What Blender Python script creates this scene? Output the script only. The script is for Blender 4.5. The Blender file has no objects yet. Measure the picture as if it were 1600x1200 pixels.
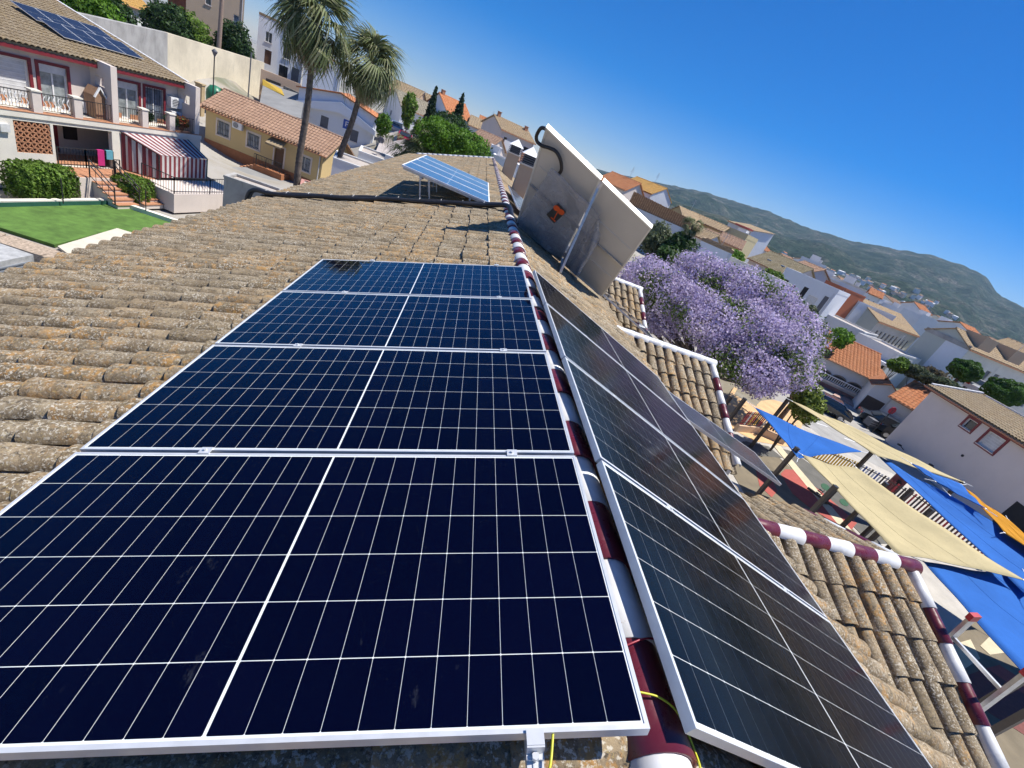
import bpy, bmesh, math, random
import numpy as np
from mathutils import Vector, Matrix
random.seed(7); rng = np.random.default_rng(7)
R_ = math.radians

# ------------------------------------------------------------------ camera, sky, sun, exposure
CR = np.array([[0.9344, -0.05206, 0.35246], [0.2815, -0.49871, -0.8198], [0.21846, 0.86521, -0.45133]])
CC = np.array([-0.7851, -0.4839, 1.0523]); CF = 685.51          # focal length in pixels of a 1600 px wide frame
scn = bpy.context.scene
COL = scn.collection
cam = bpy.data.cameras.new('camera'); camo = bpy.data.objects.new('camera', cam); COL.objects.link(camo)
cam.sensor_width = 36; cam.lens = CF / 1600 * 36; cam.clip_start = 0.02; cam.clip_end = 20000
_q, _r = np.linalg.qr(CR.T); _q = _q * np.sign(np.diag(_r)); CR = _q.T
M = Matrix(((CR[0][0], -CR[1][0], -CR[2][0], CC[0]), (CR[0][1], -CR[1][1], -CR[2][1], CC[1]), (CR[0][2], -CR[1][2], -CR[2][2], CC[2]), (0, 0, 0, 1)))
camo.matrix_world = M; scn.camera = camo
SUN_AZ, SUN_EL = 84, 63                 # degrees, azimuth from +Y towards +X
wd = bpy.data.worlds.new('World'); scn.world = wd; wd.use_nodes = True
wn = wd.node_tree; bg = wn.nodes['Background']
sky = wn.nodes.new('ShaderNodeTexSky'); sky.sky_type = 'NISHITA'; sky.sun_disc = False
sky.sun_elevation = R_(SUN_EL); sky.sun_rotation = R_(SUN_AZ); sky.altitude = 300; sky.air_density = 1.0; sky.dust_density = 0.0; sky.ozone_density = 3.0
hsv = wn.nodes.new('ShaderNodeHueSaturation'); hsv.inputs['Saturation'].default_value = 1.42
tint = wn.nodes.new('ShaderNodeMix'); tint.data_type = 'RGBA'; tint.blend_type = 'MULTIPLY'; tint.inputs[0].default_value = 1; tint.inputs[7].default_value = (.76, .82, 1.06, 1)
wn.links.new(sky.outputs[0], tint.inputs[6]); wn.links.new(tint.outputs[2], hsv.inputs['Color']); wn.links.new(hsv.outputs[0], bg.inputs[0]); bg.inputs[1].default_value = 0.07
sl = bpy.data.lights.new('sun', 'SUN'); sl.energy = 4.2; sl.angle = R_(0.53); sl.color = (1, 0.955, 0.88)
so = bpy.data.objects.new('sun', sl); COL.objects.link(so); so.location = (0, 0, 60)
sd = Vector((math.sin(R_(SUN_AZ)) * math.cos(R_(SUN_EL)), math.cos(R_(SUN_AZ)) * math.cos(R_(SUN_EL)), math.sin(R_(SUN_EL))))
so.rotation_euler = sd.to_track_quat('Z', 'Y').to_euler()
scn.view_settings.view_transform = 'Standard'; scn.view_settings.look = 'None'; scn.view_settings.exposure = 0.7; scn.view_settings.gamma = 1
scn.view_settings.use_curve_mapping = False
cy = scn.cycles; cy.max_bounces = 6; cy.diffuse_bounces = 2; cy.glossy_bounces = 3; cy.transmission_bounces = 4; cy.transparent_max_bounces = 10; cy.volume_bounces = 0; cy.use_adaptive_sampling = True; cy.adaptive_threshold = .025; cy.caustics_reflective = False; cy.caustics_refractive = False

# ------------------------------------------------------------------ helpers
def ray(x, y):
    d = CR.T @ np.array([(x - 800) / CF, (y - 600) / CF, 1.0]); return d / np.linalg.norm(d)
def P(x, y, D):                                   # surveyed point: bearing of a sight line + horizontal distance D
    d = ray(x, y); return Vector(CC + d * D / math.hypot(d[0], d[1]))
def PZ(x, y, z):
    d = ray(x, y); return Vector(CC + d * (z - CC[2]) / d[2])
def PP(x, y, O, n):
    d = ray(x, y); n = np.array(n); return Vector(CC + d * ((np.array(O) - CC) @ n) / (d @ n))
def V(*a): return Vector(a)

class MB:
    def __init__(s): s.v = []; s.f = []; s.m = []; s.sm = []
    def add(s, vs, fs, mi=0, smooth=False):
        o = len(s.v); s.v += [tuple(v) for v in vs]
        for f in fs: s.f.append(tuple(i + o for i in f)); s.m.append(mi); s.sm.append(smooth)
        return s
    def quad(s, a, b, c, d, mi=0): return s.add([a, b, c, d], [(0, 1, 2, 3)], mi)
    def hexa(s, b, t, mi=0):                      # 4 bottom, 4 top points
        return s.add(list(b) + list(t), [(3, 2, 1, 0), (4, 5, 6, 7), (0, 1, 5, 4), (1, 2, 6, 5), (2, 3, 7, 6), (3, 0, 4, 7)], mi)
    def box(s, x0, x1, y0, y1, z0, z1, mi=0):
        return s.hexa([(x0, y0, z0), (x1, y0, z0), (x1, y1, z0), (x0, y1, z0)], [(x0, y0, z1), (x1, y0, z1), (x1, y1, z1), (x0, y1, z1)], mi)
    def bar(s, a, b, w, h=None, mi=0, up=(0, 0, 1)):
        a = Vector(a); b = Vector(b); h = h or w; d = (b - a).normalized(); u = Vector(up)
        if abs(d.dot(u)) > .99: u = Vector((0, 1, 0))
        x = d.cross(u).normalized() * w / 2; z = x.cross(d).normalized() * h / 2
        return s.hexa([a - x - z, a + x - z, b + x - z, b - x - z], [a - x + z, a + x + z, b + x + z, b - x + z], mi)
    def prism(s, pts, ex, mi=0):                  # polygon extruded along ex
        n = len(pts); ex = Vector(ex); p = [Vector(q) for q in pts]; q = [v + ex for v in p]
        return s.add(p + q, [tuple(range(n))[::-1], tuple(range(n, 2 * n))] + [(i, (i + 1) % n, n + (i + 1) % n, n + i) for i in range(n)], mi)
    def tube(s, path, r, n=8, mi=0, cap=True, smooth=True):
        p = [Vector(q) for q in path]; k = len(p); rr = r if hasattr(r, '__len__') else [r] * k
        vs = []; prev = None
        for i in range(k):
            t = (p[min(i + 1, k - 1)] - p[max(i - 1, 0)])
            if t.length < 1e-9: t = Vector((0, 0, 1))
            t.normalize()
            if prev is None:
                a = t.cross(Vector((0, 0, 1)) if abs(t.z) < .9 else Vector((1, 0, 0))).normalized()
            else:
                a = (prev - t * prev.dot(t)).normalized()
            prev = a; b = t.cross(a)
            for j in range(n):
                an = 2 * math.pi * j / n; vs.append(p[i] + (a * math.cos(an) + b * math.sin(an)) * rr[i])
        fs = [(i * n + j, i * n + (j + 1) % n, (i + 1) * n + (j + 1) % n, (i + 1) * n + j) for i in range(k - 1) for j in range(n)]
        s.add(vs, fs, mi, smooth)
        if cap: s.add(vs[:n], [tuple(range(n))[::-1]], mi); s.add(vs[-n:], [tuple(range(n))], mi)
        return s
    def lathe(s, prof, c=(0, 0, 0), n=14, mi=0, sx=1, sy=1):
        vs = [(c[0] + r * sx * math.cos(2 * math.pi * j / n), c[1] + r * sy * math.sin(2 * math.pi * j / n), c[2] + z) for r, z in prof for j in range(n)]
        fs = [(i * n + j, i * n + (j + 1) % n, (i + 1) * n + (j + 1) % n, (i + 1) * n + j) for i in range(len(prof) - 1) for j in range(n)]
        return s.add(vs, fs, mi, True)
    def np(s, v, f, mi=0, smooth=False):
        o = len(s.v); s.v += [tuple(q) for q in v]; s.f += [tuple(int(i) + o for i in q) for q in f]; s.m += [mi] * len(f); s.sm += [smooth] * len(f); return s
    def mesh(s, name, mats, off=None):
        me = bpy.data.meshes.new(name); vs = s.v
        if off is not None: vs = [tuple(off @ Vector(v)) for v in vs]
        me.from_pydata(vs, [], s.f)
        for m in (mats if isinstance(mats, (list, tuple)) else [mats]): me.materials.append(m)
        me.polygons.foreach_set('material_index', s.m); me.polygons.foreach_set('use_smooth', s.sm); me.update(); return me

def np_mesh(name, v, f, mat, mi=None, smooth=False):
    me = bpy.data.meshes.new(name); v = np.asarray(v, 'f'); f = np.asarray(f, 'i'); n, k = f.shape
    me.vertices.add(len(v)); me.vertices.foreach_set('co', v.ravel())
    me.loops.add(n * k); me.loops.foreach_set('vertex_index', f.ravel())
    me.polygons.add(n); me.polygons.foreach_set('loop_start', np.arange(n, dtype='i') * k); me.polygons.foreach_set('loop_total', np.full(n, k, 'i'))
    for m in (mat if isinstance(mat, (list, tuple)) else [mat]): me.materials.append(m)
    if mi is not None: me.polygons.foreach_set('material_index', np.asarray(mi, 'i'))
    if smooth: me.polygons.foreach_set('use_smooth', np.ones(n, bool))
    me.update(); return me

def link(name, me, parent=None, label=None, kind=None):
    o = bpy.data.objects.new(name, me); COL.objects.link(o)
    if parent is not None: o.parent = parent
    if label: o['label'] = label
    if kind: o['kind'] = kind
    return o
def tag(o, label, cat, group=None):
    o['label'] = label; o['category'] = cat
    if group: o['group'] = group
    return o
class Thing:
    def __init__(s, name, label, cat, loc=(0, 0, 0), rz=0, group=None):
        s.o = bpy.data.objects.new(name, None); COL.objects.link(s.o); s.o.empty_display_size = .2
        s.o.location = loc; s.o.rotation_euler = (0, 0, rz); tag(s.o, label, cat, group)
        s.M = Matrix.Translation(Vector(loc)) @ Matrix.Rotation(rz, 4, 'Z'); s.I = s.M.inverted()
    def part(s, name, mb, mat, parent=None, world=False, label=None, kind=None):
        return link(name, mb.mesh(name, mat, s.I if world else None), parent or s.o, label, kind)
    def raw(s, name, me, parent=None, loc=None, label=None, kind=None):
        o = link(name, me, parent or s.o, label, kind)
        if loc is not None: o.location = loc
        return o
def one(name, mb, mat, label, cat, loc=None, group=None, kind=None):          # thing that is a single mesh, world coords in mb
    loc = Vector(loc) if loc is not None else Vector((0, 0, 0))
    o = link(name, mb.mesh(name, mat, Matrix.Translation(-loc))); o.location = loc
    if kind: o['kind'] = kind
    return tag(o, label, cat, group)
def struct(name, me, kind='structure'): o = link(name, me); o['kind'] = kind; return o

# ------------------------------------------------------------------ materials
def newmat(name):
    m = bpy.data.materials.new(name); m.use_nodes = True; nt = m.node_tree; return m, nt, nt.nodes['Principled BSDF']
def N(nt, t, **k):
    n = nt.nodes.new('ShaderNode' + t)
    for a, b in k.items():
        if a in n.inputs.keys() if isinstance(a, str) else False: n.inputs[a].default_value = b
        else: setattr(n, a, b)
    return n
def noise(nt, pos, scale, detail=4, rough=.6):
    n = nt.nodes.new('ShaderNodeTexNoise'); n.inputs['Scale'].default_value = scale; n.inputs['Detail'].default_value = detail; n.inputs['Roughness'].default_value = rough
    nt.links.new(pos, n.inputs['Vector']); return n.outputs['Fac']
def ramp(nt, fac, stops):
    r = nt.nodes.new('ShaderNodeValToRGB'); e = r.color_ramp.elements
    while len(e) < len(stops): e.new(0.5)
    for i, (p, c) in enumerate(stops): e[i].position = p; e[i].color = (c, c, c, 1) if not hasattr(c, '__len__') else (*c, 1)
    nt.links.new(fac, r.inputs['Fac']); return r.outputs['Color']
def mix(nt, a, b, fac, mode='MIX'):
    n = nt.nodes.new('ShaderNodeMix'); n.data_type = 'RGBA'; n.blend_type = mode
    for s, i in ((fac, 0), (a, 6), (b, 7)):
        if hasattr(s, 'is_output') or hasattr(s, 'links'): nt.links.new(s, n.inputs[i])
        elif i == 0: n.inputs[0].default_value = s
        else: n.inputs[i].default_value = (*s, 1)
    return n.outputs[2]
def pos(nt): return nt.nodes.new('ShaderNodeNewGeometry').outputs['Position']
def bump(nt, b, h, strength=.3, dist=.01):
    n = nt.nodes.new('ShaderNodeBump'); n.inputs['Strength'].default_value = strength; n.inputs['Distance'].default_value = dist
    nt.links.new(h, n.inputs['Height']); nt.links.new(n.outputs[0], b.inputs['Normal'])
MATS = {}
def plain(name, c, rough=.6, metal=0, var=.12, scale=8, bmp=0, coat=0, spec=.5):
    if name in MATS: return MATS[name]
    m, nt, b = newmat(name); b.inputs['Roughness'].default_value = rough; b.inputs['Metallic'].default_value = metal
    b.inputs['Specular IOR Level'].default_value = spec
    if coat: b.inputs['Coat Weight'].default_value = coat; b.inputs['Coat Roughness'].default_value = .1
    p = pos(nt); f = noise(nt, p, scale)
    lo = tuple(max(0, x * (1 - var * 1.6)) for x in c); hi = tuple(min(1, x * (1 + var)) for x in c)
    nt.links.new(ramp(nt, f, [(.3, lo), (.7, hi)]), b.inputs['Base Color'])
    if bmp: bump(nt, b, noise(nt, p, scale * 6), bmp, .01)
    MATS[name] = m; return m
def stucco(name, c, stain=.25, scale=.7):
    if name in MATS: return MATS[name]
    m, nt, b = newmat(name); b.inputs['Roughness'].default_value = .9; b.inputs['Specular IOR Level'].default_value = .2
    p = pos(nt); f = noise(nt, p, scale, 5, .65)
    mp = nt.nodes.new('ShaderNodeMapping'); mp.inputs['Scale'].default_value = (2.2, 2.2, .35); nt.links.new(p, mp.inputs[0])
    g = noise(nt, mp.outputs[0], 1.1, 6, .7)
    a = ramp(nt, f, [(.3, tuple(x * (1 - .5 * stain) for x in c)), (.62, c)])
    d = tuple(x * .45 for x in c)
    fac = ramp(nt, g, [(.55, 0.0), (.8, stain)])
    nt.links.new(mix(nt, a, d, fac), b.inputs['Base Color']); bump(nt, b, noise(nt, p, 30), .15, .01)
    MATS[name] = m; return m
def tile_mat(name, c0, c1, lich, lichamt=.5, speck=(.52, .47, .37), scale=1.0, dark=(.05, .045, .04), hc=None):
    m, nt, b = newmat(name); b.inputs['Roughness'].default_value = .92; b.inputs['Specular IOR Level'].default_value = .15
    p = pos(nt); ge = nt.nodes.new('ShaderNodeNewGeometry'); oi = nt.nodes.new('ShaderNodeObjectInfo')
    ad = nt.nodes.new('ShaderNodeMath'); ad.operation = 'ADD'; nt.links.new(ge.outputs['Random Per Island'], ad.inputs[0]); nt.links.new(oi.outputs['Random'], ad.inputs[1])
    fr = nt.nodes.new('ShaderNodeMath'); fr.operation = 'FRACT'; nt.links.new(ad.outputs[0], fr.inputs[0])
    base = ramp(nt, noise(nt, p, 7 * scale, 6, .7), [(.32, c0), (.68, c1)])
    base = mix(nt, base, ramp(nt, fr.outputs[0], [(0, (.80, .78, .75)), (.5, (1, 1, 1)), (1, (1.18, 1.10, 1.0))]), 1.0, 'MULTIPLY')
    base = mix(nt, base, dark, ramp(nt, noise(nt, p, 36 * scale, 6, .8), [(.51, 0.0), (.62, .8)]))
    big = noise(nt, p, 1.3 * scale, 3, .6)
    lm = nt.nodes.new('ShaderNodeMath'); lm.operation = 'MULTIPLY'
    nt.links.new(ramp(nt, big, [(.47, 0.0), (.58, 1.0)]), lm.inputs[0]); nt.links.new(ramp(nt, noise(nt, p, 19 * scale, 5, .7), [(.5, 0.0), (.6, lichamt)]), lm.inputs[1])
    base = mix(nt, base, lich, lm.outputs[0])
    sm = nt.nodes.new('ShaderNodeMath'); sm.operation = 'MULTIPLY'; nt.links.new(ramp(nt, noise(nt, p, 64 * scale, 4, .68), [(.53, 0.0), (.60, .95)]), sm.inputs[0]); nt.links.new(ramp(nt, noise(nt, p, 3.1 * scale, 4, .6), [(.36, .15), (.62, 1.0)]), sm.inputs[1])
    base = mix(nt, base, speck, sm.outputs[0])
    base = mix(nt, base, (.50, .38, .13), ramp(nt, noise(nt, p, 88 * scale, 3, .6), [(.60, 0.0), (.66, .4)]))
    nt.links.new(base, b.inputs['Base Color']); bump(nt, b, noise(nt, p, 60 * scale, 5, .7), .5, .008)
    MATS[name] = m; return m
def schlick(nt, f0=.035, k=1.0):
    ge = nt.nodes.new('ShaderNodeNewGeometry'); d = nt.nodes.new('ShaderNodeVectorMath'); d.operation = 'DOT_PRODUCT'; nt.links.new(ge.outputs['Normal'], d.inputs[0]); nt.links.new(ge.outputs['Incoming'], d.inputs[1])
    def mth(op, a, b=None):
        n = nt.nodes.new('ShaderNodeMath'); n.operation = op
        for i, q in enumerate((a, b)):
            if q is None: continue
            if hasattr(q, 'links'): nt.links.new(q, n.inputs[i])
            else: n.inputs[i].default_value = q
        return n.outputs[0]
    return mth('ADD', mth('MULTIPLY', mth('POWER', mth('SUBTRACT', 1.0, mth('ABSOLUTE', d.outputs['Value'])), 5.0), k - f0), f0)
def glassy(name, c, rough=.05, spec=.8):
    if name in MATS: return MATS[name]
    m, nt, b = newmat(name); b.inputs['Base Color'].default_value = (*c, 1); b.inputs['Roughness'].default_value = rough; b.inputs['Specular IOR Level'].default_value = spec
    MATS[name] = m; return m
def leaf_mat(name, cs, trans=.35, rough=.6):
    m, nt, b = newmat(name); out = nt.nodes['Material Output']
    ge = nt.nodes.new('ShaderNodeNewGeometry')
    k = len(cs); col = ramp(nt, ge.outputs['Random Per Island'], [(i / max(1, k - 1), c) for i, c in enumerate(cs)])
    n2 = noise(nt, ge.outputs['Position'], 1.4, 3); col = mix(nt, col, ramp(nt, n2, [(.3, .65), (.7, 1.2)]), 1.0, 'MULTIPLY')
    nt.links.new(col, b.inputs['Base Color']); b.inputs['Roughness'].default_value = rough; b.inputs['Specular IOR Level'].default_value = .3
    tr = nt.nodes.new('ShaderNodeBsdfTranslucent'); nt.links.new(col, tr.inputs[0]); ms = nt.nodes.new('ShaderNodeMixShader'); ms.inputs[0].default_value = trans
    nt.links.new(b.outputs[0], ms.inputs[1]); nt.links.new(tr.outputs[0], ms.inputs[2]); nt.links.new(ms.outputs[0], out.inputs[0])
    MATS[name] = m; return m
def cloth_mat(name, c, trans=.3):
    m, nt, b = newmat(name); out = nt.nodes['Material Output']; b.inputs['Base Color'].default_value = (*c, 1); b.inputs['Roughness'].default_value = .85; b.inputs['Specular IOR Level'].default_value = .2
    pp_ = pos(nt); f = noise(nt, pp_, .9, 6, .7); col = ramp(nt, f, [(.3, tuple(x * .80 for x in c)), (.7, c)]); col = mix(nt, col, tuple(x * .6 + .04 for x in c), ramp(nt, noise(nt, pp_, 3.5, 6, .75), [(.6, 0.0), (.75, .35)])); bump(nt, b, noise(nt, pp_, 9, 5), .25, .03); nt.links.new(col, b.inputs['Base Color'])
    tr = nt.nodes.new('ShaderNodeBsdfTranslucent'); nt.links.new(col, tr.inputs[0]); ms = nt.nodes.new('ShaderNodeMixShader'); ms.inputs[0].default_value = trans
    nt.links.new(b.outputs[0], ms.inputs[1]); nt.links.new(tr.outputs[0], ms.inputs[2]); nt.links.new(ms.outputs[0], out.inputs[0]); MATS[name] = m; return m

T_ROOF = tile_mat('old_tile', (.15, .115, .075), (.35, .28, .185), (.50, .26, .07), .62, speck=(.60, .55, .45))
T_OLD = tile_mat('far_tile', (.22, .165, .105), (.36, .28, .18), (.42, .30, .12), .4, scale=.6)
T_OR = tile_mat('orange_tile', (.36, .13, .06), (.52, .21, .095), (.5, .28, .12), .3, speck=(.62, .34, .2), scale=.5)
T_PINK = tile_mat('pink_tile', (.24, .15, .11), (.36, .24, .18), (.4, .25, .15), .3, speck=(.62, .42, .3), scale=.5)
T_TAN = tile_mat('tan_tile', (.27, .20, .13), (.40, .31, .21), (.5, .33, .12), .4, speck=(.6, .45, .28), scale=.5)
T_OCH = tile_mat('ochre_tile', (.42, .24, .07), (.58, .34, .10), (.5, .3, .08), .4, speck=(.6, .42, .2), scale=.5)
W_WHITE = stucco('white_stucco', (.78, .78, .78), .12); W_CREAM = stucco('cream_stucco', (.76, .72, .63), .3)
W_PINKG = stucco('pinkish_stucco', (.68, .60, .54), .18); W_YEL = stucco('yellow_stucco', (.62, .47, .24), .12)
W_MAUVE = stucco('mauve_stucco', (.76, .67, .61), .12); W_TAN = stucco('tan_stucco', (.50, .38, .27), .15)
W_PEACH = stucco('peach_stucco', (.66, .47, .32), .12); W_WALL = stucco('old_cream_wall', (.74, .66, .50), .55, .25)
W_GREY = stucco('grey_concrete', (.42, .41, .39), .7); W_LGREY = stucco('pale_grey_stucco', (.66, .66, .66), .15)
W_SAGE = stucco('sage_stucco', (.47, .50, .45), .08); W_TERRA = stucco('terracotta_stucco', (.50, .17, .09), .12)
W_BLUEW = stucco('cool_white_stucco', (.72, .75, .79), .12); W_OCHRE = stucco('ochre_stucco', (.52, .40, .22), .15)
WHITE = plain('white_paint', (.8, .8, .79), .5, var=.05); MAROON = plain('maroon_paint', (.20, .022, .03), .45, var=.15)
def glaze(name, c, rough, chip):
    m, nt, b = newmat(name); b.inputs['Specular IOR Level'].default_value = .55; p = pos(nt); f = noise(nt, p, 11, 5, .7)
    nt.links.new(ramp(nt, f, [(.35, rough), (.75, rough + .3)]), b.inputs['Roughness'])
    col = ramp(nt, noise(nt, p, 5, 4), [(.3, tuple(x * .78 for x in c)), (.7, c)])
    col = mix(nt, col, chip, ramp(nt, noise(nt, p, 34, 6, .75), [(.64, 0.0), (.69, .85)]))
    col = mix(nt, col, (.16, .13, .10), ramp(nt, noise(nt, p, 3.2, 6, .7), [(.56, 0.0), (.75, .5)])); nt.links.new(col, b.inputs['Base Color']); bump(nt, b, f, .15, .004); MATS[name] = m; return m
MAR_GL = glaze('maroon_glaze', (.14, .016, .028), .2, (.26, .12, .10)); WH_GL = glaze('white_glaze', (.80, .80, .79), .3, (.50, .42, .34))
BRICK = stucco('brick_red', (.40, .17, .085), .4, 3); TERRA = plain('terracotta', (.46, .22, .12), .8)
ALU = plain('aluminium', (.74, .75, .75), .38, .35, var=.05, scale=20); ALU_D = plain('dull_galvanised', (.55, .56, .57), .42, .8, var=.1, scale=20)
BLACK = plain('black_rubber', (.022, .022, .024), .42, var=.3, scale=30); DARK = plain('dark_void', (.02, .02, .022), .8)
IRON = plain('black_iron', (.025, .025, .028), .5); GLASS = glassy('window_glass', (.03, .038, .045), .04, .7)
GLASS_C = plain('curtained_glass', (.30, .33, .33), .15, scale=3, var=.3); SHUT = plain('roller_shutter', (.62, .62, .61), .6, scale=3)
DSHUT = plain('grey_shutter', (.13, .135, .15), .6); WOODD = plain('dark_wood', (.07, .03, .02), .6); BROWN = plain('brown_door', (.12, .06, .035), .6)
STEEL_BR = plain('dark_brown_steel', (.045, .033, .028), .5)
# ------------------------------------------------------------------ the school building: walls and tiled roof
TL, TR = 0.3094547, 0.349891
XR = 0.132                                          # left edge of the right-hand panels
G = -8.95                                           # ground level round the building
def slope_frame(kind):
    if kind == 'L':   o = Vector((.11, 0, .11 * math.tan(TL) - .205)); d = Vector((-math.cos(TL), 0, -math.sin(TL))); n = Vector((-math.sin(TL), 0, math.cos(TL)))
    elif kind == 'R': o = Vector((.11, 0, -(.11 - XR) * math.tan(TR) - .205)); d = Vector((math.cos(TR), 0, -math.sin(TR))); n = Vector((math.sin(TR), 0, math.cos(TR)))
    a = n.cross(d); return o, d, a, n               # origin, down-slope, across, normal (right-handed d,a,n)
def tile_geo(L=.42, r0=.071, r1=.084, seg=8, th=.016, lift=.02):
    vs = []
    for k, (s, r, z) in enumerate(((0, r0, 0), (L * .5, (r0 + r1) / 2, lift * .5), (L, r1, lift))):
        for j in range(seg + 1):
            a = math.pi * j / seg; vs.append((s, -r * math.cos(a), z + r * .78 * math.sin(a)))
    for rr_ in (r1, r1 - th):                        # the rim has its own vertices, so that its edge stays crisp
        for j in range(seg + 1):
            a = math.pi * j / seg; vs.append((L, -rr_ * math.cos(a), lift + rr_ * .78 * math.sin(a)))
    for j in range(seg + 1):
        a = math.pi * j / seg; vs.append((L - .10, -(r1 - th) * math.cos(a), lift * .8 + (r1 - th) * .78 * math.sin(a)))
    n = seg + 1; fs = [(k * n + j, k * n + j + 1, (k + 1) * n + j + 1, (k + 1) * n + j) for k in (0, 1, 3, 4) for j in range(seg)]
    return np.array(vs), np.array(fs)
TV, TF = tile_geo()
def tile_obj_mesh(name, mat):
    me = np_mesh(name, TV, TF, mat)
    sm = np.array([1] * 16 + [0] * 16, bool); me.polygons.foreach_set('use_smooth', sm); return me
def pan_geo(L=.40, w=.052, seg=4):
    vs = []
    for s, z in ((0, 0), (L, .014)):
        for j in range(seg + 1):
            a = math.pi * (.12 + .76 * j / seg); vs.append((s, -w * math.cos(a) * 1.15, .048 + z - .05 * math.sin(a)))
    for j in range(seg + 1):
        a = math.pi * (.12 + .76 * j / seg); vs.append((L, -w * math.cos(a) * 1.15, .030 - .05 * math.sin(a)))
    n = seg + 1
    return np.array(vs), np.array([(k * n + j, k * n + j + 1, (k + 1) * n + j + 1, (k + 1) * n + j) for k in range(2) for j in range(seg)])
PV, PF = pan_geo()
PITCH, COURSE = .195, .328
school = Thing('school_building', 'long low building under a lichen-covered barrel tile roof with red and white ridge', 'building', (-1, 13, G))
tiles_all = []                                       # (matrix 3x3 rows d,a,n ; location ; slope tag)
def lay(o, d, a, n, w0, w1, slen, tagk, s_off=0.0, keep=None):
    k = int((w1 - w0) / PITCH)
    for j in range(k):
        w = w0 + (j + .5) * PITCH
        ns = int(slen / COURSE + .5)
        for i in range(ns):
            s1 = s_off + (i + 1) * COURSE
            q = o + d * (s1 - .42) + a * w
            if keep and not keep(o + d * (s1 - .1) + a * w): continue
            tiles_all.append((d, a, n, q, tagk))
oL, dL, aL, nL = slope_frame('L'); oR, dR, aR, nR = slope_frame('R')
Y0, Y1 = -3.0, 29.0
sgnL = aL.y; sgnR = aR.y
lay(oL, dL, aL, nL, *( (Y0, Y1) if sgnL > 0 else (-Y1, -Y0)), 4.95, 'L', .0735)
lay(oR, dR, aR, nR, *( (Y0, Y1) if sgnR > 0 else (-Y1, -Y0)), 3.75, 'R', .06, keep=lambda p: p.x < (2.68 if p.y > 2.3 else min(3.55, 2.70 + (2.3 - p.y) * .52)))
# two gabled wings on the right-hand side
WT = R_(23.5)
WINGS = [(2.25, 2.25, 4.52, 2.9, 1.35), (6.77, 2.25, 4.52, 2.2, 1.8), (11.3, 2.3, 4.52, 2.2, 1.8)]
for wi, (wy, x0, x1, sn, sf) in enumerate(WINGS):
    for sg, sl_ in ((-1, sn), (1, sf)):
        d = Vector((0, sg * math.cos(WT), -math.sin(WT))); n = Vector((0, sg * math.sin(WT), math.cos(WT))); a = n.cross(d)
        o = Vector((0, wy, -1.08)); lo, hi = (x0, x1) if a.x > 0 else (-x1, -x0)
        lay(o, d, a, n, lo, hi, sl_, 'W%d%d' % (wi, sg), .04)
def visible_size(t):
    d, a, n, q, k = t; c = np.array(q + d * .3 + n * .08); v = CR @ (c - CC)
    if v[2] < .05: return 0
    x = 800 + CF * v[0] / v[2]; y = 600 + CF * v[1] / v[2]
    if not (-30 < x < 1630 and -30 < y < 1230): return 0
    if k == 'L' and -2.02 < c[0] and .04 < c[1] < 4.3: return 0
    if k == 'R' and -.2 < c[1] < 4.3 and c[0] < 2.3: return 0
    if k == 'R' and c[1] > 6.5: return 0
    if k in ('W1-1', 'W1-11'): return .7 * CF / np.linalg.norm(c - CC)
    if k.startswith('W') and k != 'W0-1' : return 0
    return CF / np.linalg.norm(c - CC)
order = sorted(range(len(tiles_all)), key=lambda i: -visible_size(tiles_all[i]))
single = set(order[:300])
base_mb = MB()
def deck(o, d, n, w0, w1, slen, axis):               # mortar bed under the tiles, a real slab
    a = axis; t = n * -.06; p = [o + a * w0, o + a * w1, o + a * w1 + d * slen, o + a * w0 + d * slen]
    base_mb.hexa([q + t for q in p], [q - n * .004 for q in p])
deck(oL, dL, nL, Y0, Y1, 4.85, V(0, 1, 0)); deck(oR, dR, nR, Y0, Y1, 2.66, V(0, 1, 0))
_e = lambda x, y: oR + dR * ((x - oR.x) / dR.x) + V(0, y, 0) - nR * .006
base_mb.prism([_e(2.6, 2.25), _e(2.6, Y0), _e(3.42, Y0), _e(3.42, .95), _e(2.66, 2.25)], nR * -.05)
for wy, x0, x1, sn, sf in WINGS:
    for sg, sl_ in ((-1, sn), (1, sf)):
        d = Vector((0, sg * math.cos(WT), -math.sin(WT))); n = Vector((0, sg * math.sin(WT), math.cos(WT)))
        deck(Vector((0, wy, -1.08)), d, n, x0, x1, sl_ - .05, V(1, 0, 0))
MORTAR = plain('roof_mortar', (.16, .13, .10), .95, var=.35, scale=12, bmp=.5)
roof = school.part('roof', base_mb, MORTAR, world=True)
tmesh = tile_obj_mesh('roof_tile', T_ROOF)
rv, rf, k0, sm_flags = [], [], 0, []
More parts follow.
